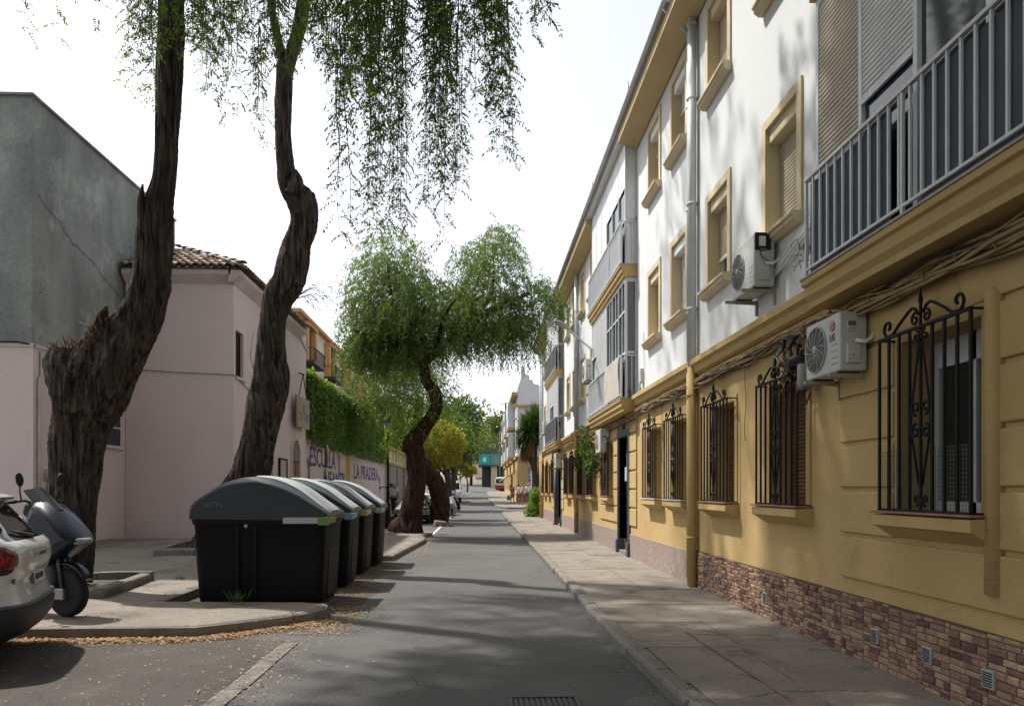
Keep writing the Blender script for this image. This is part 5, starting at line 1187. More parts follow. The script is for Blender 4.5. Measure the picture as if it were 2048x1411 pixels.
for pts in ([(-2.0, 27.4, 6.3, .16), (-2.32, 27.4, 6.94, .128), (-2.96, 27.3, 7.84, .09), (-3.19, 27.2, 8.93, .055), (-3.32, 27.2, 10.01, .02)], [(-1.96, 27.4, 6.3, .16), (-1.06, 27.4, 7.13, .146), (-.15, 27.3, 7.87, .128), (.77, 27.2, 8.33, .11), (1.87, 27.1, 8.8, .05)],
            [(-.15, 27.3, 7.87, .09), (.49, 27.3, 8.97, .055), (.49, 27.2, 10.43, .02)], [(-2.1, 27.4, 6.4, .11), (-3.2, 26.8, 6.9, .08), (-4.4, 26.6, 7.3, .03)], [(-1.6, 27.4, 6.7, .09), (-1.2, 25.9, 7.6, .06), (-.8, 25, 8, .03)], [(-1.7, 27.4, 6.6, .09), (-1.5, 28.8, 7.5, .06), (-1.5, 29.9, 8, .03)]):
    limb(mb, pts, 6, 14, .12, .5, pts[-1][0])
tpart('trunk', mb, BARK2, t3, T3)
bl3 = [(-3.23, 9.29, 1.46, 1.64), (-3.65, 7.75, 1.2, 1.4), (-1.96, 8.03, 1.83, 1.1), (-0.15, 7.87, 1.83, 1.1), (0.31, 9.55, 1.3, 1.1), (0.77, 10.45, 0.65, 0.65), (1.77, 8.15, 1.0, 1.1), (-3.05, 6.95, 1.64, .9), (-1.06, 7.0, 1.46, 0.75), (0.95, 7.15, 1.28, 0.8), (-3.75, 6.75, 1.0, .8), (-4.15, 6.5, 0.6, 0.7), (2.42, 8.55, 0.46, 0.5)]
rr = random.Random(41); mb = MB(); weep(mb, bl3, 7000, rr, 27.4, .17, .034)
weep(mb, [(-3.3, 6.0, .8, .5), (-2.7, 6.2, .9, .5), (-1.4, 8.2, 1.2, 1.0)], 480, rr, 27.5)
weep(mb, [(-1.35, 4.9, .5, .5), (-1.9, 4.3, .4, .4), (-2.75, 3.7, .45, .55), (-2.9, 4.6, .6, .6)], 260, rr, 27.5, mi=1)
weep(mb, [(-2.4, 4.4, .9, .9), (-1.0, 4.0, .6, .6)], 90, rr, 28.6, mi=1)
tpart('crown', mb, [PL, PL2], t3, T3, recalc=False)
# dry shoots round its foot
mb = MB()
for q in range(20):
    a = rr.uniform(2.6, 5.2); b = Vector((-2.62 + .5 * math.cos(a), 27.3 + .45 * math.sin(a), .12)); e = b + Vector((rr.uniform(-.25, .2), rr.uniform(-.2, .1), rr.uniform(.15, .5)))
    mb.tube([b, e], [.012, .004], 4)
tpart('suckers', mb, CUT, t3, T3)
# --- second pepper tree
T4 = (-2.2, 38.5, .1)
t4 = thing('leaning_pepper_tree', 'leaning dark trunk with drooping foliage behind the black car', 'tree', T4)
mb = MB(); limb(mb, [(-2.15, 38.5, -.05, .62), (-2.12, 38.5, .3, .52), (-2.0, 38.5, 1.1, .46), (-2.25, 38.5, 2.1, .44), (-2.75, 38.5, 2.8, .35), (-3.3, 38.6, 3.9, .3), (-3.2, 38.8, 5.2, .24), (-3.0, 39, 6.5, .15)], 8, 40, .2, .8, 2.2)
limb(mb, [(-3.3, 38.6, 3.9, .2), (-4.4, 38.4, 5.0, .14), (-5.2, 38.2, 6.2, .06)], 6, 12, .1, .4, 3)
tpart('trunk', mb, BARK2, t4, T4)
mb = MB(); weep(mb, [(-3.9, 6.8, 1.8, 1.3), (-5.2, 6.2, 1.6, 1.3), (-3.0, 7.6, 1.6, 1.2), (-4.6, 8.0, 1.8, 1.2), (-5.9, 5.4, 1.0, 1.0)], 2100, rr, 38.9, .2, .045, .6, 1.5, per=.075); tpart('crown', mb, [PL, PL2], t4, T4, recalc=False)
# --- clipped round golden tree
def crown_shell(mb, c, rad, n, rr, size, mi=0, lump=.18, inner=.55):
    for i in range(n):
        v = rndv(rr).normalized(); q = 1 + lump * noise.noise((v.x * 2.3 + c[0], v.y * 2.3, v.z * 2.3 + c[1])) + .5 * lump * noise.noise((v.x * 6 + c[0], v.y * 6, v.z * 6))
        p = Vector((c[0] + v.x * rad[0] * q, c[1] + v.y * rad[1] * q, c[2] + v.z * rad[2] * q)); p = p.lerp(Vector(c), rr.random() ** 2 * inner)
        d = (v * .7 + rndv(rr)).normalized(); leafquad(mb, p, d, rndv(rr), size * rr.uniform(.6, 1.2), size * .5, mi)
GOLD = leafmat('golden_leaf', (.22, .20, .025), (.40, .31, .045), .45)
T5 = (-1.75, 42, .0)
t5 = thing('golden_round_tree', 'clipped round tree with golden yellow leaves on a thin grey stem', 'tree', T5)
mb = MB(); limb(mb, [(-1.78, 42, -.05, .13), (-1.75, 42, 1.2, .09), (-1.85, 42, 2.4, .08), (-2.1, 42, 3.4, .05)], 6, 12, .1, .3, 1)
limb(mb, [(-1.9, 42, 2.5, .06), (-2.6, 42, 3.4, .04), (-2.9, 42.2, 4, .02)], 4, 8, .1, .3, 1)
tpart('trunk', mb, BARK, t5, T5)
mb = MB(); crown_shell(mb, (-2.35, 42.3, 4.15), (1.55, 1.5, 1.35), 9000, rr, .17); tpart('crown', mb, [GOLD], t5, T5, recalc=False)
# --- street trees further along and the wood at the end of the street
def far_tree(name, label, x, y, zb, h, rx, rz, leaf, n, size, seed, group=None, tr=.22, lobes=7):
    rr = random.Random(seed); b = (x, y, zb); t = thing(name, label, 'tree', b, group=group)
    mb = MB(); limb(mb, [(x, y, zb - .2, tr * 1.3), (x + .1, y, zb + h * .25, tr), (x - .1, y, zb + h * .5, tr * .7), (x, y, zb + h * .85, tr * .25)], 5, 10, .15, .4, seed)
    for q in range(3):
        a = q * 2.1 + seed; limb(mb, [(x, y, zb + h * .4, tr * .5), (x + math.cos(a) * rx * .5, y + math.sin(a) * rx * .5, zb + h * .6, tr * .3), (x + math.cos(a) * rx * .8, y + math.sin(a) * rx * .8, zb + h * .75, tr * .1)], 4, 7, .1, .3, 1)
    tpart('trunk', mb, BARK, t, b)
    mb = MB(); cz = zb + h - rz
    crown_shell(mb, (x, y, cz), (rx * .75, rx * .75, rz * .8), n // 3, rr, size, 0, .35)
    for q in range(lobes):
        a = rr.uniform(0, 6.28); u = rr.uniform(-.6, .75); c = (x + math.cos(a) * rx * .6, y + math.sin(a) * rx * .6, cz + u * rz * .75); k = rr.uniform(.35, .55)
        crown_shell(mb, c, (rx * k, rx * k, rz * k * .8), n * 2 // 3 // lobes, rr, size, 0, .4, .8)
    tpart('crown', mb, [leaf], t, b, recalc=False); return t
DG = leafmat('dark_leaf', (.018, .042, .012), (.05, .09, .022), .25); MG = leafmat('mid_leaf', (.04, .085, .02), (.095, .155, .035), .3); LGN = leafmat('light_leaf', (.07, .13, .025), (.14, .20, .05), .35)
far_tree('street_tree', 'dark leafy street tree between the parked motorcycles', -2.3, 55, .2, 7.6, 2.2, 2.4, MG, 5200, .26, 1)
far_tree('street_tree', 'tall blue green tree rising over the parked white van', -2.4, 68, .5, 10.5, 3.2, 4.2, MG, 6500, .34, 2)
far_tree('street_tree', 'dark bushy street tree beside the far parked van', -2.6, 80, .8, 8.0, 2.6, 3.2, DG, 4200, .34, 3)
far_tree('street_tree', 'low yellow leaved street tree at the far end of the parked cars', -1.6, 100, 1.3, 4.6, 1.3, 1.4, GOLD, 2200, .3, 4, tr=.1)
far_tree('garden_tree', 'dark garden tree standing behind the arcaded wall', -9.6, 60, .4, 8.6, 3.2, 3.4, DG, 6000, .32, 5)
far_tree('garden_tree', 'dark evergreen behind the wall lamp and hedge end', -9.8, 72, .6, 10.5, 3.6, 4.4, DG, 5500, .36, 6)
far_tree('garden_tree', 'pale bushy tree between the garden wall and the street trees', -7.6, 88, 1, 9.5, 3.4, 3.8, MG, 4800, .4, 7)
far_tree('hill_tree', 'dark green tree behind the teal canopy building', 7, 146, 2.6, 15, 5.5, 5.5, DG, 4500, .62, 8)
far_tree('hill_tree', 'light green spreading tree left above the teal canopy', -1.5, 140, 2.5, 12.5, 5.0, 5, LGN, 4500, .55, 9)
far_tree('hill_tree', 'mid green tree rising at the end of the street', -8, 150, 2.6, 15, 6, 6, MG, 4200, .62, 10)
far_tree('hill_tree', 'dark tree beyond the end of the street beside the corner block', 13, 152, 2.6, 16.5, 5, 6, MG, 4000, .62, 11)
far_tree('hill_tree', 'dense dark tree far left behind the garden trees', -16, 120, 2, 13, 5, 5, DG, 4000, .55, 12)
far_tree('hill_tree', 'tall pale tree at the back of the wood', 3, 165, 3, 16, 6, 6, LGN, 3600, .7, 13)
# --- yucca at the corner of the house
TY = (3.5, 45.5, .15)
ty_ = thing('yucca', 'tall multi stemmed yucca with sword leaves at the far corner of the house', 'yucca', TY)
heads = [((3.05, 45.3, 5.35), 1.3), ((3.95, 45.8, 5.0), 1.1), ((2.75, 45.6, 4.8), 1.1), ((3.45, 45.5, 5.9), 1.2), ((4.1, 45.2, 5.9), 1.0)]
mb = MB()
for q, (c, s) in enumerate(heads):
    bx = 3.42 + .13 * (q % 3); limb(mb, [(bx, 45.5 + .1 * q, -.1, .16), (bx + .02, 45.5, 1.6, .12), ((bx + c[0]) / 2, (45.5 + c[1]) / 2, 3.2, .11), (c[0], c[1], c[2] - .3, .10)], 6, 12, .12, .2, q)
tpart('trunk', mb, mat('yucca_bark', (.075, .06, .048), .95, vscale=8), ty_, TY)
rr = random.Random(51); mb = MB()
def sword(mb, p, d, L_, w_, mi, sag):
    s = d.cross(Vector((0, 0, 1))); s = s.normalized() if s.length > .01 else Vector((1, 0, 0)); q = p.copy(); dd = d.copy(); P = []
    for i in range(4): P.append((q - s * w_ * (.5, .6, .4, .02)[i], q + s * w_ * (.5, .6, .4, .02)[i])); dd = (dd + Vector((0, 0, -sag))).normalized(); q = q + dd * L_ / 3
    o = len(mb.v)
    for a, b in P: mb.v += [tuple(a), tuple(b)]
    for i in range(3): mb.f.append((o+2*i, o+2*i+1, o+2*i+3, o+2*i+2)); mb.m.append(mi); mb.sm.append(False)
for c, s in heads:
    for q in range(int(420 * s)):
        v = rndv(rr).normalized()
        if v.z < -.55: v.z = -v.z
        sword(mb, Vector(c) + Vector((0, 0, rr.uniform(-.4, .15))), v, rr.uniform(.75, 1.1) * s, .075, 0, .06 if v.z > 0 else .12)
    for q in range(int(150 * s)):
        a = rr.uniform(0, 6.28); sword(mb, Vector(c) + Vector((0, 0, rr.uniform(-1.0, -.35))), Vector((math.cos(a) * .6, math.sin(a) * .6, -.7)).normalized(), rr.uniform(.5, .8) * s, .06, 1, .3)
tpart('crown', mb, [leafmat('yucca_leaf', (.02, .06, .015), (.06, .13, .03), .12, .35), leafmat('dead_yucca_leaf', (.10, .055, .03), (.20, .12, .06), .1, .8)], ty_, TY, recalc=False)
TS = (3.25, 43.2, .12)
sh = thing('corner_shrub', 'bright green leafy shrub growing against the corner drain pipe', 'shrub', TS)
mb = MB(); rr = random.Random(52)
for c in ((3.2, 43.2, .7), (3.4, 43.5, 1.0), (3.0, 43.4, .45), (3.35, 43.0, .5), (3.3, 43.3, 1.35)): crown_shell(mb, c, (.38, .38, .42), 520, rr, .15, 0, .3, .9)
tpart('foliage', mb, [leafmat('shrub_leaf', (.08, .17, .02), (.17, .30, .04), .35)], sh, TS, recalc=False)
mb = MB()
for q in range(6): mb.tube([(3.25 + .05 * q - .1, 43.3, .05), (3.2 + .12 * q - .3, 43.3, .9)], .012, 5)
tpart('stems', mb, BARK, sh, TS)
# climbing plant on the far window guards
TP = (XW - .2, 23.3, 2.1)
pl = thing('climbing_plant', 'dark leafy climber growing over the window guards past the entrance', 'plant', TP)
mb = MB(); tw = MB(); rr = random.Random(53)
for c, r3, n in (((3.3, 21.7, 2.5), (.18, .4, .4), 260), ((3.3, 22.9, 2.9), (.15, .5, .6), 260), ((3.32, 23.6, 3.2), (.12, .25, .5), 130), ((3.3, 24.9, 2.7), (.12, .5, .3), 120)): crown_shell(mb, c, r3, n, rr, .16, 0, .4, .9)
tw.tube([(3.4, 23.6, 1.6), (3.35, 23.4, 2.5), (3.36, 23.8, 3.6)], .012, 5); tw.tube([(3.36, 23.4, 2.5), (3.3, 21.8, 2.5)], .01, 5); tw.tube([(3.36, 23.5, 2.7), (3.34, 24.9, 2.7)], .01, 5)
tpart('foliage', mb, [DG], pl, TP, recalc=False); tpart('stems', tw, BARK, pl, TP)
# pot plants behind the fourth guard
# ------------------------------------------------------------ litter and weeds
LIT = [leafmat('dry_leaf_tan', (.30, .165, .062), (.46, .29, .13), .15, .8), leafmat('dry_leaf_orange', (.28, .10, .03), (.36, .16, .045), .15, .8), leafmat('pale_pod', (.30, .26, .20), (.42, .37, .30), .1, .8)]
rr = random.Random(61); mb = MB()
def litter(x, y, z, s=1.0):
    a = rr.uniform(0, 6.28); d = Vector((math.cos(a), math.sin(a), rr.uniform(-.12, .3))).normalized(); p = Vector((x, y, z + rr.uniform(.006, .028)))
    leafquad(mb, p, d, Vector((rr.uniform(-.5, .5), rr.uniform(-.5, .5), 1)), rr.uniform(.028, .06) * s, rr.uniform(.010, .02) * s, rr.choices((0, 1, 2), (6, 2.2, 2))[0])
for i in range(5200):
    u = rr.random(); w_ = abs(rr.gauss(0, .12))
    if u < .62: litter(rr.uniform(-6.2, -3.2), 8.66 - w_, 0, 1.15)
    else:
        t_ = rr.random(); litter(-3.2 + 1.25 * t_ + w_ * .6, 8.68 + 1.1 * t_ - w_, 0, 1.15)
for i in range(1100): litter(rr.uniform(-2.1, -1.6) + rr.gauss(0, .15), rr.uniform(8.8, 10.9), 0)
for i in range(330): litter(rr.gauss(-2.05, .22), rr.uniform(5.2, 8.6), .008)
for i in range(520): litter(rr.uniform(-5.5, -1.0), rr.uniform(5.0, 8.6), 0, .8)
for i in range(420): litter(rr.uniform(-5.2, -2.3), rr.uniform(8.95, 10.6), .125, .8)
for i in range(500): litter(rr.uniform(-2.3, -1.75) , rr.uniform(10.9, 17.6), 0, .9)
for i in range(420): litter(-1.62 + abs(rr.gauss(0, .09)) - .0 + .0, rr.uniform(18.3, 24.5), 0)
for i in range(330): litter(rr.uniform(-1.0, 1.4), rr.uniform(5, 22), 0, .62)
for i in range(330): litter(rr.uniform(1.75, 3.4), rr.uniform(4.6, 20), .125, .62)
for i in range(380): litter(1.44 - abs(rr.gauss(0, .07)), rr.uniform(4.6, 26), 0, .62)
for i in range(350): litter(rr.uniform(-7.0, -5.6), rr.uniform(11.2, 12.8), .17, .9)
o = kind(build('leaf_litter', mb, LIT, recalc=False), 'stuff'); tag(o, 'dry tan and orange pods and leaves strewn along kerbs and road', 'leaf litter')
mb = MB()
for (x, y, z, n, h) in ((-3.35, 10.55, .12, 26, .26), (-2.3, 9.55, .05, 20, .15), (-2.9, 9.0, .02, 16, .12), (-5.1, 13.1, .12, 14, .14), (-4.7, 14.0, .15, 10, .1)):
    for q in range(n):
        a = rr.uniform(0, 6.28); d = Vector((math.cos(a) * .5, math.sin(a) * .5, 1)).normalized(); leafquad(mb, Vector((x + rr.gauss(0, .05), y + rr.gauss(0, .03), z)), d, rndv(rr), h * rr.uniform(.5, 1), .02)
o = kind(build('kerb_weeds', mb, [leafmat('weed_leaf', (.03, .06, .02), (.08, .12, .04), .2)], recalc=False), 'stuff'); tag(o, 'small green weeds sprouting from the kerb joints by the bins', 'weeds')
t = thing('crumpled_paper', 'crumpled white paper lying in the tree pit by the scooter', 'litter', (-5.85, 11.6, .20))
mb = MB(); rr = random.Random(77)
for q in range(7):
    a = [Vector((rr.uniform(-.16, .16), rr.uniform(-.1, .1), rr.uniform(0, .09))) for _ in range(3)]; mb.add(a, [(0, 1, 2)])
build('sheet', mb, mat('waste_paper', (.6, .6, .58), .8), t, recalc=False)
# ------------------------------------------------------------ waste containers
BINB = mat('bin_body', (.0045, .0050, .0062), .6, spec=.2, vscale=5, col2=(.007, .0075, .009), bump=.1, bscale=120, coord='obj', wear=(.016, .016, .016), wscale=5, wth=.68)
BINL = mat('bin_lid', (.030, .038, .046), .5, vscale=4, col2=(.022, .029, .035), wear=(.045, .052, .058), wscale=6, wth=.66)
BINP = mat('bin_panel', (.40, .42, .42), .5, vscale=4, col2=(.32, .335, .335), wear=(.22, .215, .20), wscale=7, wth=.66)
STRIP = mat('bin_strip', (.48, .49, .48), .5, vscale=6, wear=(.28, .27, .25), wscale=9, wth=.6)
def rrect(hx, hy, r, n=5):
    out = []
    for cx, cy, a0 in ((hx - r, hy - r, 0), (-hx + r, hy - r, 90), (-hx + r, -hy + r, 180), (hx - r, -hy + r, 270)):
        out += [(cx + r * math.cos(R(a0 + 90 * i / n)), cy + r * math.sin(R(a0 + 90 * i / n))) for i in range(n + 1)]
    return out
ARCH = [(-1.0, 1.33), (-.985, 1.43), (-.93, 1.52), (-.78, 1.62), (-.53, 1.755), (-.19, 1.82), (.147, 1.795), (.486, 1.665), (.74, 1.515), (.95, 1.38), (1.0, 1.31)]
def smooth_arch(k=4):
    return [p[:2] for p in spline([(x, z, 0, 0) for x, z in ARCH], k)]
def make_bin(label, y, tagm, dx=0, rz=0):
    t = thing('waste_container', label, 'waste container', (-3.18 + dx, y, 0), rz, group='row of four waste containers')
    mb = MB(); rings = []
    for z, hx, hy, r in ((.03, .84, .50, .1), (.06, .885, .55, .1), (.12, .90, .565, .1), (.6, .925, .585, .1), (1.18, .95, .61, .1), (1.2, .975, .63, .1), (1.30, .98, .64, .1)):
        rings.append([(x, yy + .62, z) for x, yy in rrect(hx, hy, r)])
    mb.loft(rings); b = build('body', mb, BINB, t)
    for x in (-.30, -.05):
        mb = MB(); mb.box(x - .025, x + .025, -.005, .09, .1, 1.18); build('rib', mb, BINB, b, bevel=.01)
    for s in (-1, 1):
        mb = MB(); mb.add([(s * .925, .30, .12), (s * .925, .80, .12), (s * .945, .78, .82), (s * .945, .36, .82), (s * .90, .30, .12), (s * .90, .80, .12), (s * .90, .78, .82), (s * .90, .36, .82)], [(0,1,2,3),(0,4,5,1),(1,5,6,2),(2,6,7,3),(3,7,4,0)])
        build('recess_shade', mb, BLACK, b, bevel=.012)  # raised black panel, its colour standing in for a shaded recess
    mb = MB(); mb.lathe([(.001, -.055), (.02, -.05), (.028, -.03), (.02, -.012), (.014, .06)], (-.18, .03, 1.17), 12, axis='y'); build('lifting_pin', mb, STRIP, b)
    A = smooth_arch(); mb = MB(); rings = []
    for yy, sx, dz in ((-.035, .955, -.035), (-.02, .985, -.012), (.015, 1.0, .0), (.10, 1.0, .012), (.19, 1.0, .05), (.24, .995, .062), (1.02, .995, .062), (1.10, 1.0, .03), (1.23, 1.0, .0), (1.26, .98, -.03)):
        ring = []
        for x, z in A: k = sstep(1.30, 1.75, z); ring.append((x * sx, yy, z + dz * k))
        rings.append([(-1.0 * sx, yy, 1.27)] + ring + [(1.0 * sx, yy, 1.25)])
    mb.loft(rings); ld = build('lid', mb, BINL, t)
    mb = MB(); P = [(x * .998, z + .062 * sstep(1.30, 1.75, z) + .012) for x, z in A if -.12 <= x < .985]
    rings = []
    for u in range(9):
        yy = .20 + u * .108; ins = .09 if u in (0, 8) else (.03 if u in (1, 7) else 0); k = len(P)
        rings.append([(x - (.0 if i > 2 else 0), yy, z + .012 * math.sin(math.pi * u / 8) - (.012 if u in (0, 8) else 0) - (ins * .6 if i == k - 1 else 0) + (ins if i == k - 1 else 0) * 0) for i, (x, z) in enumerate(P)])
    mb.loft(rings, closed=False, caps=False); build('pale_panel', mb, BINP, ld)
    mb = MB(); P2 = [(x * .998, z + .062 * sstep(1.30, 1.75, z) + .012) for x, z in A if -.62 <= x < -.16]
    mb.loft([[(x, yy, z) for x, z in P2] for yy in (.24, .5, .8, 1.04)], closed=False, caps=False); build('pale_panel', mb, BINP, ld)
    mb = MB(); mb.box(.36, .86, -.048, -.02, 1.205, 1.295); build('reflective_strip', mb, STRIP, t, bevel=.008)
    mb = MB(); mb.box(.862, 1.004, -.058, .10, 1.18, 1.30); mb.box(.985, 1.006, .10, .5, 1.20, 1.295); build('colour_tag', mb, tagm, t, bevel=.014)
    for x in (-.86, .72): mb = MB(); mb.box(x, x + .14, .10, 1.1, .0, .05); build('foot', mb, BLACK, t)
    return t
b1 = make_bin('dark waste container with a green corner tag and scratched graffiti', 10.98, mat('tag_green', (.16, .27, .07), .5, vscale=6), 0, R(-1))
lettering('HTTx', .10, mat('scratched_tag', (.16, .20, .22), .8), b1, (-.62, -.042, 1.475), FACE_F, 'graffiti')
make_bin('dark waste container with a pale blue corner tag, second in the row', 12.95, mat('tag_blue', (.24, .36, .48), .5, vscale=6), .02, R(1))
make_bin('dark waste container with a yellow corner tag, third in the row', 14.9, mat('tag_yellow', (.50, .40, .12), .5, vscale=6), -.02, R(-.5))
make_bin('dark waste container with a grey corner tag at the lamp end of the row', 16.55, mat('tag_grey', (.40, .42, .42), .5, vscale=6), .06, R(1))

# ------------------------------------------------------------ cars
RUBBER = mat('tyre_rubber', (.014, .014, .015), .85, vscale=20); RIM = mat('alloy_rim', (.35, .36, .37), .35, metal=.7)
CARGL = mat('car_glass', (.012, .016, .02), .05, spec=1.0); BLKPL = mat('black_bumper', (.028, .03, .033), .55, vscale=30, bump=.06, bscale=300)
def paint(name, c): return mat(name, c, .22, var=.06, vscale=2, spec=.6, coat=.7)
class CarShape:
    """body made of level rings: tail line, nose line and half width change with height"""
    def __init__(s, prof, D=.55, e=.42): s.p = prof; s.D = D; s.e = e
    def at(s, z):
        p = s.p
        for a, b in zip(p, p[1:]):
            if z <= b[0]: t = max(0, (z - a[0]) / (b[0] - a[0])); return [a[i] + (b[i] - a[i]) * t for i in range(4)]
        return p[-1]
    def pt(s, z, end, a, side, off=0):
        """point on the rear (end=0) or front (end=1) quarter, a 0 side .. 90 centre"""
        _, xr, xf, w = s.at(z); D = min(s.D, (xf - xr) * .45); ca, sa = max(0, math.cos(R(a))), max(0, math.sin(R(a)))
        y = (w + off) * ca ** s.e; u = D * (1 - sa ** s.e)
        return Vector((xr + u - off * sa if end == 0 else xf - u + off * sa, y * side, z))
    def ring(s, z, n=12):
        A = [90 * (1 - math.cos(math.pi * i / n)) / 2 for i in range(n + 1)]
        r = [s.pt(z, 0, a, 1) for a in reversed(A)]
        f = [s.pt(z, 1, a, 1) for a in A]
        mid = [r[-1].lerp(f[0], t / 8) for t in range(1, 8)]
        L_ = r + mid + f
        return L_ + [Vector((v.x, -v.y, v.z)) for v in L_[-2:0:-1]]
    def patch(s, end, side, a0, a1, z0, z1, off=.008, n=8, rnd_=.8):
        """rounded lens or panel laid on the skin"""
        mb = MB(); rings = []
        am, ah, zm, zh = (a0 + a1) / 2, (a1 - a0) / 2, (z0 + z1) / 2, (z1 - z0) / 2
        for k, q in ((0, .001), (1, .5), (2, .85), (3, 1.0), (4, 1.0)):
            ring = []
            for i in range(20):
                t = 2 * math.pi * i / 20; cx, cy = math.cos(t), math.sin(t); pw = rnd_
                cx = math.copysign(abs(cx) ** pw, cx); cy = math.copysign(abs(cy) ** pw, cy)
                ring.append(s.pt(zm + zh * cy * q, end, max(0, min(90, am + ah * cx * q)), side, off if k < 3 else (off * .6 if k == 3 else -.01)))
            rings.append(ring)
        mb.loft(rings, caps=False); return mb
def build_car(name, label, loc, rz, shape, pm, zlow, zbelt, ztop, wb, wr, lower=BLKPL, group=None, pill=(.33, .5, .68), two=None):
    t = thing(name, label, 'car', loc, rz, group); mb = MB()
    zs = [p[0] for p in shape.p]; zz = []
    for a, b in zip(zs, zs[1:]):
        k = max(1, int((b - a) / .06)); zz += [a + (b - a) * i / k for i in range(k)]
    zz.append(zs[-1]); rings = [shape.ring(z) for z in zz]; n = len(rings[0]); mb.loft(rings)
    idx = 0
    for i in range(len(rings) - 1):
        z = (zz[i] + zz[i + 1]) / 2
        for j in range(n):
            c = (rings[i][j] + rings[i][(j + 1) % n]) / 2; _, xr, xf, w_ = shape.at(z); u = (c.x - xr) / (xf - xr)
            m = 0
            if z < zlow: m = 1
            elif two and z < two: m = 3
            elif zbelt < z < ztop:
                end = abs(c.y) < w_ * .86
                if end or not any(abs(u - q) < .022 for q in pill): m = 2
                if w_ * .86 <= abs(c.y) <= w_ * .985: m = 0
            mb.m[idx] = m; idx += 1
    b = build('body', mb, [pm, lower, CARGL, MATS.get('car_red', pm)], t)
    b.modifiers.new('edge', 'EDGE_SPLIT').split_angle = R(50)
    for x in wb:
        for s in (-1, 1):
            w_ = shape.at(wr)[3]
            wh = MB(); wh.lathe([(wr * .55, -.10), (wr * .93, -.10), (wr, -.07), (wr, .07), (wr * .93, .10), (wr * .55, .10)], (x, s * (w_ - .09), wr), 24, axis='y'); o = build('wheel', wh, RUBBER, t)
            rm = MB(); rm.lathe([(.001, -.09), (wr * .6, -.085), (wr * .62, .085), (.001, .09)], (x, s * (w_ - .09), wr), 20, axis='y'); build('rim', rm, RIM, o)
    return t
CARW = paint('car_white', (.62, .63, .62)); paint('car_red', (.33, .02, .03)); CARB = paint('car_black', (.012, .014, .018))
def zmap(z): return z if z < .6 else (.6 + (z - .6) * 1.27 if z < 1.08 else 1.21 + (z - 1.08) * .98)
SUV = CarShape([(zmap(q[0]), *q[1:]) for q in [(.20, .30, 3.95, .74), (.30, .10, 4.08, .83), (.42, .02, 4.14, .865), (.55, .0, 4.16, .885), (.60, .03, 4.15, .885), (.70, .075, 4.13, .885), (.78, .085, 4.10, .883), (.83, .06, 4.08, .88), (.92, .03, 4.0, .875), (.99, .035, 3.85, .867), (1.04, .06, 3.5, .858), (1.08, .11, 3.12, .845), (1.12, .17, 3.02, .83), (1.2, .24, 2.85, .795), (1.35, .36, 2.55, .725), (1.45, .44, 2.3, .675), (1.475, .36, 2.25, .66), (1.50, .34, 2.2, .64), (1.53, .42, 2.05, .59), (1.555, .8, 1.8, .45)]])
LENS = mat('tail_lens', (.16, .005, .008), .12, var=.3, vscale=9, spec=.8, coat=.8); LENSD = mat('tail_lens_core', (.38, .01, .01), .15, spec=.8)
cw = build_car('white_suv', 'white hatchback parked beside the scooter with its rear towards the road', (-4.47, 7.95, 0), R(180 + 19), SUV, CARW, .60, 1.205, 1.575, (.75, 3.3), .32, pill=(.12, .45, .78))
for s in (-1, 1):
    l = build('tail_light', SUV.patch(0, s, 1, 50, .90, 1.17, .010), LENS, cw)
    build('lamp_core', SUV.patch(0, s, 4, 28, .99, 1.10, .013), LENSD, l)
    build('lamp_base', SUV.patch(0, s, 4, 44, .915, .965, .013), BLKPL, l)
mb = MB(); mb.box(-.006, .006, -.26, .26, -.057, .057); pl_ = build('number_plate', mb, mat('plate_white', (.6, .6, .58), .4), cw, bevel=.004); pl_.location = (.068, 0, .815); pl_.rotation_euler = (0, R(6), 0)
mb = MB(); mb.box(-.0075, .0, .215, .262, -.058, .058); build('blue_band', mb, mat('plate_blue', (.03, .06, .25), .4), pl_)
lettering('0528 LBN', .085, BLACK, pl_, (-.008, -.02, 0), FACE_L)
CHR = mat('badge_chrome', (.12, .12, .13), .3, metal=.6)
lettering('2008', .07, CHR, cw, tuple(SUV.pt(.84, 0, 50, 1, .010)), (R(90), 0, R(-90 + 30)), 'badge', bold=.002)
lettering('PEUGEOT', .055, CHR, cw, (.020, 0, 1.06), FACE_L, 'badge', bold=.001)
mb = MB(); mb.tube([(.135, .02, 1.22), (.11, .05, 1.23), (.15, .30, 1.265), (.20, .5, 1.30)], [.03, .022, .018, .006], 8); build('rear_wiper', mb, BLKPL, cw)
mb = MB(); mb.tube([SUV.pt(.605, 0, a, s_, .012) for s_, a in [(1, q) for q in range(0, 91, 9)] + [(-1, q) for q in range(81, -1, -9)]], .02, 6); build('bumper_lip', mb, mat('grey_bumper', (.11, .12, .13), .5, vscale=20), cw)
for s in (-1, 1):
    mb = MB(); mb.box(2.55, 2.75, s * .86, s * 1.02, .98, 1.12); build('mirror', mb, CARW, cw, bevel=.03)
SED = CarShape([(.2, .25, 4.5, .72), (.32, .05, 4.62, .82), (.44, .0, 4.7, .86), (.52, .0, 4.7, .87), (.545, .03, 4.67, .87), (.72, .05, 4.62, .87), (.78, .08, 4.45, .865), (.84, .12, 4.0, .86), (.88, .2, 3.5, .85), (.91, .4, 3.35, .84), (.94, .6, 3.28, .825), (1.0, .78, 3.15, .79), (1.15, 1.0, 2.85, .72), (1.28, 1.2, 2.6, .65), (1.35, 1.4, 2.4, .60), (1.385, 1.6, 2.2, .52), (1.40, 1.8, 2.0, .4)], .5, .36)
HL_ = mat('headlamp', (.30, .32, .33), .15, var=.4, vscale=20, spec=.9); AMB = mat('amber_lens', (.5, .20, .02), .2)
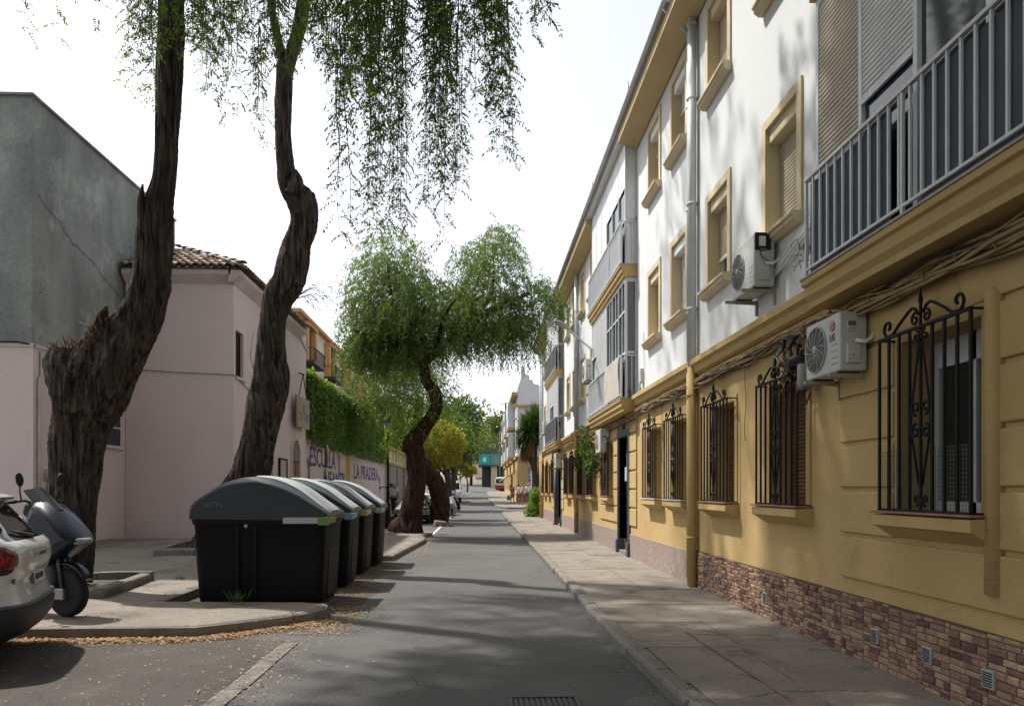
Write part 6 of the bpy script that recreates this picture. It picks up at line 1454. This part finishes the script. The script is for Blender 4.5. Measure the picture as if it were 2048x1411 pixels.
sd_ = build_car('black_sedan', 'old black saloon facing the pepper tree with four round headlamps', (-3.28, 41.2, .0), R(-90), SED, CARB, .40, .935, 1.31, (.9, 3.75), .31, pill=(.2, .5, .8))
for s in (-1, 1):
    for yy in (.36, .56):
        mb = MB(); mb.lathe([(.001, .02), (.075, .015), (.085, -.02), (.085, -.06)], (4.66, s * yy, .63), 18, axis='x'); build('headlight', mb, HL_, sd_)
    mb = MB(); mb.box(4.52, 4.64, s * .67, s * .83, .57, .69); build('indicator', mb, AMB, sd_, bevel=.01)
    mb = MB(); mb.tube([(4.70, s * (.01 + .09 + .07 * math.cos(a)), .63 + .065 * math.sin(a)) for a in [i * math.pi / 6 for i in range(13)]], .012, 6, cap=False); build('grille', mb, RIM, sd_)
    mb = MB(); mb.box(2.85, 3.0, s * .84, s * 1.0, .95, 1.08); build('mirror', mb, CARB, sd_, bevel=.03)
mb = MB(); mb.tube([SED.pt(.50, 1, a, s_, .012) for s_, a in [(1, q) for q in range(0, 91, 9)] + [(-1, q) for q in range(81, -1, -9)]], .014, 6); build('bumper_trim', mb, RIM, sd_)
mb = MB(); mb.box(4.71, 4.725, -.26, .26, .36, .47); build('number_plate', mb, MATS['plate_white'], sd_)
mb = MB(); mb.tube([(3.3, .1, .93), (3.15, .45, 1.0)], .01, 5); mb.tube([(3.3, -.4, .93), (3.15, -.05, 1.0)], .01, 5); build('wiper', mb, BLACK, sd_)
HAT = CarShape([(.2, .25, 3.7, .7), (.35, .05, 3.85, .8), (.55, .0, 3.9, .83), (.75, .04, 3.85, .835), (.86, .08, 3.5, .83), (.93, .12, 3.05, .82), (.98, .16, 2.95, .80), (1.2, .32, 2.6, .72), (1.38, .5, 2.25, .62), (1.44, .7, 2.0, .52), (1.47, 1.0, 1.7, .4)], .5, .42)
def lamps(t, sh, zf, zr_, L_):
    for s in (-1, 1):
        build('headlight', sh.patch(1, s, 18, 58, zf - .07, zf + .07, .012), HL_, t); build('tail_light', sh.patch(0, s, 8, 40, zr_ - .12, zr_ + .12, .012), LENS, t)
h1 = build_car('white_hatchback', 'white hatchback parked close behind the black saloon', (-3.5, 46.6, .02), R(-90), HAT, CARW, .34, .97, 1.38, (.7, 3.1), .29); lamps(h1, HAT, .66, .85, 3.9)
h2 = build_car('red_hatchback', 'red hatchback parked past the leaning trunk beside a covered motorcycle', (-2.75, 50.2, .12), R(-92), HAT, MATS['car_red'], .34, .97, 1.38, (.7, 3.1), .29); lamps(h2, HAT, .66, .85, 3.9)
VAN = CarShape([(.22, .2, 4.6, .75), (.4, .03, 4.75, .88), (.6, .0, 4.8, .9), (.9, .02, 4.7, .9), (1.05, .03, 4.3, .9), (1.15, .04, 3.95, .89), (1.5, .06, 3.55, .85), (1.8, .1, 3.1, .80), (1.9, .2, 2.9, .74), (1.95, .4, 2.6, .6)], .35, .3)
v1 = build_car('white_van', 'white van parked under the street trees at the far end', (-2.5, 72, .55), R(-90), VAN, CARW, .4, 1.18, 1.75, (.9, 3.9), .33); lamps(v1, VAN, .8, .9, 4.8)
v2 = build_car('red_and_white_car', 'white people carrier with red lower body turning at the end of the street', (2.2, 101, 1.38), R(-8), VAN, CARW, .35, 1.18, 1.75, (.9, 3.9), .33, two=.85); lamps(v2, VAN, .8, .9, 4.8)

# ------------------------------------------------------------ scooter and motorcycles
SCB = mat('scooter_blue', (.005, .009, .022), .34, var=.2, vscale=3, spec=.35, coat=.12); SMOKE = mat('smoked_screen', (.010, .011, .014), .3, spec=.5)
def slab_profile(mb, prof, ws, mi=0):
    """side outline rounded towards both sides; ws = list of (y, shrink)"""
    cx = sum(p[0] for p in prof) / len(prof); cz = sum(p[1] for p in prof) / len(prof)
    mb.loft([[(cx + (x - cx) * k, y, cz + (z - cz) * k) for x, z in prof] for y, k in ws], mi)
def tyre(r, w_, c, n=28):
    mb = MB(); mb.lathe([(r * .74, -w_ * .45), (r * .9, -w_ * .5), (r * .985, -w_ * .3), (r, 0), (r * .985, w_ * .3), (r * .9, w_ * .5), (r * .74, w_ * .45)], c, n, axis='y'); return mb
def bike(name, label, cat, loc, rz, body, big=False, group=None):
    t = thing(name, label, cat, loc, rz, group); wbs = 1.38; wr = .30
    for x in (0, -wbs):
        o = build('wheel', tyre(wr, .12, (x, 0, wr)), RUBBER, t)
        mb = MB(); mb.lathe([(.001, -.05), (.05, -.05), (.05, .05), (.001, .05)], (x, 0, wr), 12, axis='y'); mb.tube([(x + math.cos(a) * wr * .73, 0, wr + math.sin(a) * wr * .73) for a in [i * math.pi / 10 for i in range(21)]], .014, 6, cap=False)
        for q in range(6): a = q * math.pi / 3; mb.tube([(x, 0, wr), (x + math.cos(a) * wr * .72, 0, wr + math.sin(a) * wr * .72)], .012, 5)
        build('rim', mb, mat('dark_rim', (.06, .06, .065), .4, metal=.5), o)
        mb = MB(); mb.lathe([(.06, .052), (.125, .052), (.125, .058), (.06, .058)], (x, 0, wr), 20, axis='y'); build('brake_disc', mb, RIM, o)
    return t
sc2 = bike('scooter', 'dark blue scooter with a tall screen standing on the island behind the white car', 'scooter', (-5.10, 9.55, .12), R(-20), SCB)
mb = MB(); slab_profile(mb, [(.30, .93), (.26, .99), (.12, 1.13), (-.06, 1.29), (-.26, 1.43), (-.40, 1.45), (-.50, 1.30), (-.46, 1.05), (-.40, .80), (-.36, .62), (-.15, .66), (.02, .76), (.18, .86)], [(-.24, .62), (-.21, .80), (-.15, .91), (-.07, .985), (0, 1.0), (.07, .985), (.15, .91), (.21, .80), (.24, .62)])
fs = build('front_fairing', mb, SCB, sc2, bevel=.012)
mb = MB()
P = [[(-.10 - .34 * v - .14 * (u / 4 - 1) ** 2, (.16 - .04 * v) * (u / 4 - 1), 1.33 + .27 * v - .03 * (u / 4 - 1) ** 2) for u in range(9)] for v in (0, .25, .5, .75, 1)]
P2 = [[(x - .012, y, z - .008) for x, y, z in r] for r in P]
mb.loft(P, closed=False, caps=False); mb.loft(P2, closed=False, caps=False); build('windscreen', mb, SMOKE, sc2)
mb = MB(); slab_profile(mb, [(.30, .93), (.27, .985), (.13, .96), (.10, .90), (.20, .885)], [(-.14, .6), (-.08, 1), (.08, 1), (.14, .6)]); build('headlight', mb, HL_, sc2)
for s in (-1, 1):
    mb = MB(); mb.add([(.24, s * .13, .98), (-.05, s * .235, 1.16), (-.07, s * .24, 1.12), (.22, s * .14, .945)], [(0, 1, 2, 3)]); build('chrome_trim', mb, RIM, sc2)
    mb = MB(); mb.tube([(0, s * .075, .30), (-.06, s * .075, .62), (-.10, s * .07, .8)], .025, 8); build('fork_leg', mb, mat('fork_grey', (.08, .08, .085), .4, metal=.4), sc2)
    mb = MB(); mb.tube([(-.42, s * .02, 1.36), (-.46, s * .20, 1.44), (-.54, s * .36, 1.42)], .016, 8); mb.tube([(-.50, s * .28, 1.43), (-.55, s * .38, 1.415)], .022, 8); build('handlebar', mb, BLACK, sc2)
    mb = MB(); mb.tube([(-.47, s * .24, 1.43), (-.46, s * .27, 1.54), (-.45, s * .28, 1.62)], .009, 6); mb.loft([[(-.45 + .012 * k, s * .285 + math.cos(a) * .055 * q, 1.70 + math.sin(a) * .09 * q + math.cos(a) * s * .02) for a in [i * math.pi / 7 for i in range(14)]] for k, q in ((-1, .8), (0, 1), (1.5, .8))]); build('mirror', mb, BLACK, sc2)
    mb = MB(); mb.box(.16, .20, s * .15, s * .21, .93, .97); build('indicator', mb, AMB, sc2, bevel=.01)
rings = []
for i in range(12):
    a = R(28 + i * 11.5); c = Vector((math.cos(a) * .36, 0, .30 + math.sin(a) * .36)); rad_ = Vector((math.cos(a), 0, math.sin(a)))
    rings.append([c + Vector((0, .075 * math.cos(b), 0)) + rad_ * (.03 * math.sin(b) - (0 if math.sin(b) > 0 else 0)) for b in [j * math.pi / 5 for j in range(10)]])
mb = MB(); mb.loft(rings); build('mudguard', mb, SCB, sc2)
mb = MB(); slab_profile(mb, [(-.40, .36), (-.36, .62), (-.62, .60), (-.80, .80), (-1.72, .95), (-1.80, .85), (-1.55, .58), (-1.2, .40), (-.7, .30)], [(-.19, .75), (-.15, .96), (.15, .96), (.19, .75)]); build('rear_body', mb, SCB, sc2, bevel=.02)
mb = MB(); slab_profile(mb, [(-.80, .82), (-.84, .90), (-1.3, .95), (-1.74, 1.03), (-1.78, .97), (-1.3, .86)], [(-.15, .8), (-.1, 1), (.1, 1), (.15, .8)]); build('seat', mb, BLACK, sc2, bevel=.02)
mb = MB(); slab_profile(mb, [(-.28, 1.36), (-.40, 1.46), (-.56, 1.42), (-.62, 1.26), (-.46, 1.16)], [(-.16, .6), (-.1, .95), (.1, .95), (.16, .6)]); build('dashboard', mb, BLACK, sc2, bevel=.02)
mb = MB(); mb.box(-.03, .02, .085, .125, .55, .60); build('reflector', mb, LENSD, sc2)
mb = MB(); mb.box(-.12, .04, -.11, -.05, .22, .36); mb.box(-.10, .02, .07, .12, .24, .36); build('brake_caliper', mb, RIM, sc2, bevel=.01)
mb = MB(); slab_profile(mb, [(-.20, .28), (-.10, .34), (-.12, .66), (-.34, .64), (-.42, .30)], [(-.13, .8), (-.09, 1), (.09, 1), (.13, .8)]); build('undertray', mb, BLKPL, sc2)
mb = MB(); mb.tube([(-.95, .12, .3), (-.98, .22, .0)], .014, 6); build('side_stand', mb, BLACK, sc2)
def motorcycle(label, loc, rz, c):
    t = bike('motorcycle', label, 'motorcycle', loc, rz, c, group=None); m = paint('bike_' + c[0], c[1])
    mb = MB(); slab_profile(mb, [(-.28, .95), (-.35, 1.02), (-.75, .98), (-.85, .84), (-.6, .72), (-.3, .8)], [(-.16, .5), (-.12, .9), (.12, .9), (.16, .5)]); build('tank', mb, m, t, bevel=.02)
    mb = MB(); slab_profile(mb, [(-.8, .86), (-1.1, .84), (-1.6, .98), (-1.62, .9), (-1.1, .72), (-.8, .72)], [(-.14, .7), (-.1, 1), (.1, 1), (.14, .7)]); build('seat', mb, BLACK, t, bevel=.02)
    mb = MB(); slab_profile(mb, [(-.35, .7), (-.85, .7), (-1.0, .45), (-.8, .25), (-.45, .28)], [(-.17, .8), (.17, .8)]); build('engine', mb, mat('engine_grey', (.06, .06, .062), .5, metal=.4), t, bevel=.03)
    mb = MB(); slab_profile(mb, [(.02, .98), (-.12, 1.12), (-.3, 1.08), (-.3, .82), (-.05, .82)], [(-.15, .6), (-.1, 1), (.1, 1), (.15, .6)]); build('fairing', mb, m, t, bevel=.02)
    mb = MB(); mb.lathe([(.001, .03), (.08, .02), (.09, -.03)], (.03, 0, .95), 14, axis='x'); build('headlight', mb, HL_, t)
    for s in (-1, 1):
        mb = MB(); mb.tube([(0, s * .08, .3), (-.2, s * .08, .9)], .025, 8); build('fork_leg', mb, RIM, t)
        mb = MB(); mb.tube([(-.25, 0, 1.06), (-.3, s * .2, 1.10), (-.38, s * .36, 1.08)], .016, 6); mb.tube([(-.32, s * .28, 1.1), (-.28, s * .3, 1.25)], .008, 5); mb.box(-.30, -.27, s * .25, s * .36, 1.22, 1.29); build('handlebar', mb, BLACK, t)
    mb = MB(); mb.tube([(-.6, .12, .28), (-1.2, .16, .32), (-1.6, .18, .42)], .045, 8); build('exhaust', mb, RIM, t)
    return t
motorcycle('red motorcycle parked nose out beside the red hatchback', (-2.0, 45.2, .03), R(-80), ('red', (.30, .02, .025)))
motorcycle('dark motorcycle with visible spoked wheel at the edge of the parking line', (-1.55, 51.8, .15), R(-25), ('dark', (.02, .02, .025)))
motorcycle('red and white motorcycle parked past the dark one', (-1.65, 55.2, .25), R(-30), ('crimson', (.36, .03, .04)))
motorcycle('blue motorcycle parked under the dark street tree', (-1.9, 59.5, .33), R(-30), ('blue', (.03, .05, .14)))
t = thing('covered_motorcycle', 'motorcycle under a crumpled grey plastic cover by the parking line', 'motorcycle', (-1.75, 48.0, .06), R(-80))
rr = random.Random(71); mb = MB(); rings = []
for i in range(9):
    x = .25 - i * .24; h = (.75, 1.0, 1.25, 1.22, 1.05, 1.02, 1.08, .95, .7)[i]; rings.append([(x + rr.uniform(-.03, .03), math.cos(a) * .32 * (1 + .25 * (math.sin(a) < .2)) + rr.uniform(-.03, .03), max(.05, .3 + math.sin(a) * (h - .3 if math.sin(a) > 0 else .25)) + rr.uniform(-.02, .02)) for a in [j * math.pi / 8 for j in range(16)]])
mb.loft(rings, smooth=False); build('cover', mb, mat('grey_plastic_sheet', (.32, .33, .34), .35, vscale=4), t)
for x in (0, -1.4): build('wheel', tyre(.3, .12, (x, 0, .3)), RUBBER, t)
t = thing('kerb_block', 'broken concrete block lying at the corner of the parking bay', 'concrete block', (-1.78, 34.6, 0), .3)
mb = MB(); mb.add([(-.35,-.28,0),(.38,-.25,0),(.33,.3,0),(-.3,.26,0),(-.28,-.2,.26),(.3,-.22,.2),(.26,.2,.23),(-.24,.22,.3)], [(0,3,2,1),(4,5,6,7),(0,1,5,4),(1,2,6,5),(2,3,7,6),(3,0,4,7)]); build('block', mb, KERB, t, bevel=.04)
mb = MB(); mb.add([(.2,-.5,0),(.6,-.4,0),(.5,-.2,0),(.25,-.25,0),(.25,-.45,.12),(.5,-.4,.1),(.45,-.25,.1)], [(0,3,2,1),(4,5,6),(0,1,5,4),(1,2,6,5),(2,3,4,6),(3,0,4)]); build('rubble', mb, KERB, t, bevel=.02)

# ------------------------------------------------------------ posts, lamps, signs
t = thing('lamp_post', 'black lantern lamp post standing before the end of the hedge', 'lamp post', (-3.62, 30, .13))
mb = MB(); mb.lathe([(.16, 0), (.16, .25), (.11, .35), (.10, .9), (.12, .95), (.065, 1.05), (.055, 1.6), (.09, 1.64), (.05, 1.7), (.045, 3.75), (.08, 3.8), (.05, 3.86)], n=14); build('post', mb, IRON, t)
mb = MB(); mb.tube([(-.3, 0, 1.66), (.3, 0, 1.66)], .018, 8)
for s in (-1, 1): mb.tube([(s * .3, 0, 1.66), (s * .3, 0, 1.58)], .03, 8)
build('ladder_bar', mb, IRON, t)
mb = MB(); mb.lathe([(.09, 3.86), (.10, 3.9), (.19, 4.25), (.001, 4.25)], n=6); ln = build('lantern', mb, mat('frosted_glass', (.55, .57, .58), .25, spec=.6), t)
mb = MB()
for q in range(6): a = q * math.pi / 3; mb.tube([(math.cos(a) * .10, math.sin(a) * .10, 3.88), (math.cos(a) * .20, math.sin(a) * .20, 4.27)], .011, 5)
mb.lathe([(.11, 3.86), (.11, 3.9), (.08, 3.9)], n=12); mb.lathe([(.22, 4.25), (.215, 4.30), (.13, 4.42), (.05, 4.5), (.03, 4.6), (.001, 4.66)], n=12); build('lantern_frame', mb, IRON, ln)
t = thing('traffic_sign', 'round traffic sign seen edge on before the painted wall', 'sign', (-4.9, 24.2, .3))
mb = MB(); mb.cyl((0, 0, 0), (0, 0, 2.85), .03, 10); build('post', mb, mat('brown_post_paint', (.06, .03, .028), .6), t)
mb = MB(); mb.lathe([(.001, -.012), (.32, -.012), (.32, .012), (.001, .012)], (.05, 0, 2.5), 24, axis='x'); d_ = build('disc', mb, mat('sign_back', (.46, .33, .36), .5, vscale=4), t); d_.rotation_euler = (0, 0, R(18))
mb = MB(); mb.box(.03, .05, -.12, .12, 1.85, 2.1); build('plate', mb, STRIP, t)
mb = MB(); mb.lathe([(.001, 1.52), (.09, 1.49), (.13, 1.40), (.09, 1.30), (.05, 1.26)], n=14); build('black_knob', mb, IRON, t)
t = thing('parking_sign', 'blue grey rectangular sign on a post beside the walking people', 'sign', (4.05, 57.9, .42))
mb = MB(); mb.cyl((0, 0, -.1), (0, 0, 3.0), .045, 8); build('post', mb, ALU, t); mb = MB(); mb.box(-.28, .28, -.03, .0, 1.9, 3.0); build('panel', mb, mat('sign_blue_grey', (.16, .22, .26), .5), t)
mb = MB(); mb.box(-.22, .22, -.036, -.03, 2.35, 2.42); mb.box(-.22, .22, -.036, -.03, 2.1, 2.16); build('panel_lines', mb, WPAINT, t)
for (x, y, h, lab) in ((3.1, 112, 8.5, 'tall thin grey lamp column in front of the teal canopy'), (-2.6, 104, 6, 'bent grey post at the end of the parked cars')):
    t = thing('lamp_column', lab, 'lamp post', (x, y, gz(y))); mb = MB(); mb.tube([(0, 0, 0), (0, 0, h), (.3, 0, h + .3), (1.1, 0, h + .35)], [.12, .09, .07, .06], 8); build('column', mb, mat('column_grey', (.22, .26, .27), .6), t); mb = MB(); mb.box(1.0, 1.7, -.15, .15, h + .3, h + .42); build('lamp_head', mb, ALU, t, bevel=.03)

# ------------------------------------------------------------ people
SKIN = mat('skin', (.42, .24, .17), .6, vscale=6, var=.12)
def skin_mesh(name, V, E, rads, m, parent, sub=1):
    me = bpy.data.meshes.new(name); me.from_pydata(V, E, []); o = bpy.data.objects.new(name, me); COL.objects.link(o)
    md = o.modifiers.new('skin', 'SKIN'); md.use_smooth_shade = True
    for sv, r in zip(me.skin_vertices[0].data, rads): sv.radius = r if isinstance(r, tuple) else (r, r)
    me.skin_vertices[0].data[0].use_root = True
    s = o.modifiers.new('sub', 'SUBSURF'); s.levels = sub; s.render_levels = sub
    dg = bpy.context.evaluated_depsgraph_get(); nm = bpy.data.meshes.new_from_object(o.evaluated_get(dg)); bpy.data.objects.remove(o)
    nm.materials.clear(); nm.materials.append(m)
    for p in nm.polygons: p.use_smooth = True
    return link(name, nm, parent)
def person(label, loc, rz, shirt, legs, hair, stride=.12, bend=.25, long_legs=False, dress=False, cap=None, h=1.70):
    """faces -y; walking or standing"""
    t = thing('person', label, 'person', loc, rz); t.scale = (h / 1.72,) * 3
    V = [(0, 0, .95), (0, .01, 1.15), (0, .01, 1.34), (0, 0, 1.47), (0, -.015, 1.58), (0, -.02, 1.68)]; E = [(i, i + 1) for i in range(5)]; rd = [(.13, .10), (.12, .09), (.14, .095), .05, (.075, .09), (.06, .07)]
    V.append((0, -.125, 1.575)); E.append((4, 6)); rd.append(.016)
    for s in (-1, 1):
        V.append((s * .085, -.01, 1.59)); E.append((4, len(V) - 1)); rd.append(.018)
    for s in (-1, 1):
        st = stride * s; b = len(V)
        V += [(s * .09, 0, .90), (s * .10, -.02 - st * .6, .50), (s * .10, .02 - st, .09), (s * .105, -.13 - st, .045)]; E += [(0, b), (b, b + 1), (b + 1, b + 2), (b + 2, b + 3)]; rd += [.085, .058, .042, .038]
        a = len(V); sw = stride * s * .8
        V += [(s * .18, .01, 1.40), (s * .235, .03 + sw * .5, 1.14), (s * .235, -bend * .5 + sw, .93), (s * .23, -bend * .62 + sw, .85)]; E += [(2, a), (a, a + 1), (a + 1, a + 2), (a + 2, a + 3)]; rd += [.06, .043, .03, (.022, .036)]
        hx, hy, hz = V[a + 3]
        for q in range(4):
            f = len(V); V += [(hx, hy - .03 + q * .02, hz - .04), (hx - s * .01, hy - .035 + q * .02, hz - (.085, .095, .09, .075)[q])]; E += [(a + 3, f), (f, f + 1)]; rd += [.0095, .008]
        f = len(V); V += [(hx - s * .015, hy - .05, hz - .005), (hx - s * .02, hy - .065, hz - .04)]; E += [(a + 3, f), (f, f + 1)]; rd += [.011, .009]
    skin_mesh('body', V, E, rd, SKIN, t)
    sv = [(0, 0, .93), (0, .01, 1.15), (0, .01, 1.34), (0, 0, 1.45)]; se = [(0, 1), (1, 2), (2, 3)]; sr = [(.165, .135), (.155, .125), (.165, .125), .07]
    for s in (-1, 1): b = len(sv); sw = stride * s * .8; sv += [(s * .18, .01, 1.395), (s * .228, .025 + sw * .3, 1.2)]; se += [(2, b), (b, b + 1)]; sr += [.085, .072]
    skin_mesh('shirt', sv, se, sr, shirt, t)
    zb = .12 if long_legs else .55
    lv = [(0, 0, .97)]; le = []; lr = [(.15, .12)]
    for s in (-1, 1):
        b = len(lv); st = stride * s; k = (.90 - zb) / .4 if not long_legs else 1
        lv += [(s * .09, 0, .88), (s * .10, -.02 - st * .55, .53)]; le += [(0, b), (b, b + 1)]; lr += [.105, .085]
        if long_legs: lv.append((s * .10, .02 - st, .10)); le.append((b + 1, b + 2)); lr.append(.065)
    skin_mesh('skirt' if dress else 'trousers', lv, le, lr, legs, t)
    mb = MB(); mb.lathe([(.001, .115), (.06, .10), (.09, .055), (.097, .0), (.092, -.05), (.05, -.07)], (0, .015, 1.625), 14); hr_ = build('hair' if not cap else 'cap', mb, cap or hair, t); hr_.rotation_euler = (R(-12), 0, 0)
    for s in (-1, 1):
        st = stride * s; mb = MB(); mb.loft([[(s * .105 + math.cos(a) * .045 * k, -.05 - st + dy + 0, .0 + .045 + math.sin(a) * .045 * k2) for a in [j * math.pi / 5 for j in range(10)]] for dy, k, k2 in ((.09, .8, .9), (.03, 1, 1), (-.06, 1, .8), (-.12, .7, .5))]); build('shoe', mb, BLACK, t)
        mb = MB(); mb.lathe([(.001, -.006), (.011, -.003), (.011, .003), (.001, .006)], (s * .03, -.098, 1.60), 8, axis='y'); build('eye', mb, BLACK, t)
    return t
WSH = mat('white_cotton', (.70, .70, .71), .9, vscale=5, var=.1); HBK = mat('dark_hair', (.02, .015, .012), .8); HGR = mat('grey_hair', (.28, .26, .25), .8)
person('man in white T shirt and grey shorts walking on the corner pavement', (3.45, 62.5, zr(0, 62.5)), R(20), WSH, mat('grey_denim', (.10, .12, .15), .9), HBK)
person('bald man in white shirt and grey shorts by the sign post', (4.15, 63.2, zr(0, 63.2)), R(-10), WSH, mat('grey_denim', (.10, .12, .15)), HGR, bend=.7, h=1.74)
w1 = person('woman in a rust red dress carrying a green bag', (2.85, 64, zr(0, 64)), R(25), mat('rust_cloth', (.30, .10, .07), .9), mat('rust_cloth', (.30, .10, .07)), mat('brown_hair', (.10, .05, .03), .8), dress=True, h=1.6)
t = thing('green_bag', 'green plastic shopping bag held by the woman in red', 'bag', (2.52, 63.8, zr(0, 63.8) + .28)); mb = MB()
mb.loft([[(math.cos(a) * .15 * k, math.sin(a) * .08 * k, z) for a in [i * math.pi / 6 for i in range(12)]] for z, k in ((0, .6), (.05, 1), (.25, 1.05), (.4, .6), (.46, .2))]); build('bag', mb, mat('green_plastic', (.03, .28, .12), .4), t)
mb = MB(); mb.tube([(-.03, 0, .44), (0, 0, .52), (.03, 0, .44)], .01, 5); build('handle', mb, MATS['green_plastic'], t)
person('man in a white T shirt and red cap walking away beside the black saloon', (-4.75, 42, lz(-4.75, 42)), R(180 - 15), WSH, mat('dark_trousers', (.03, .035, .05), .9), HBK, long_legs=True, cap=mat('red_cap', (.22, .03, .03), .8), h=1.75)
person('person in a pink top walking past the parked cars', (-3.9, 71, lz(-4.5, 71)), R(180), mat('pink_cloth', (.45, .10, .16), .9), mat('pale_trousers', (.4, .38, .34), .9), HBK, long_legs=True)
person('person in a teal top beside the one in pink', (-3.4, 72, lz(-4.5, 72)), R(170), mat('teal_cloth', (.05, .28, .30), .9), mat('dark_trousers', (.03, .035, .05)), HBK, long_legs=True)
person('person in pale green walking ahead of the parked cars', (-4.0, 66, lz(-4.5, 66)), R(190), mat('pale_green_cloth', (.45, .50, .36), .9), mat('pale_trousers', (.4, .38, .34)), HGR, h=1.62)
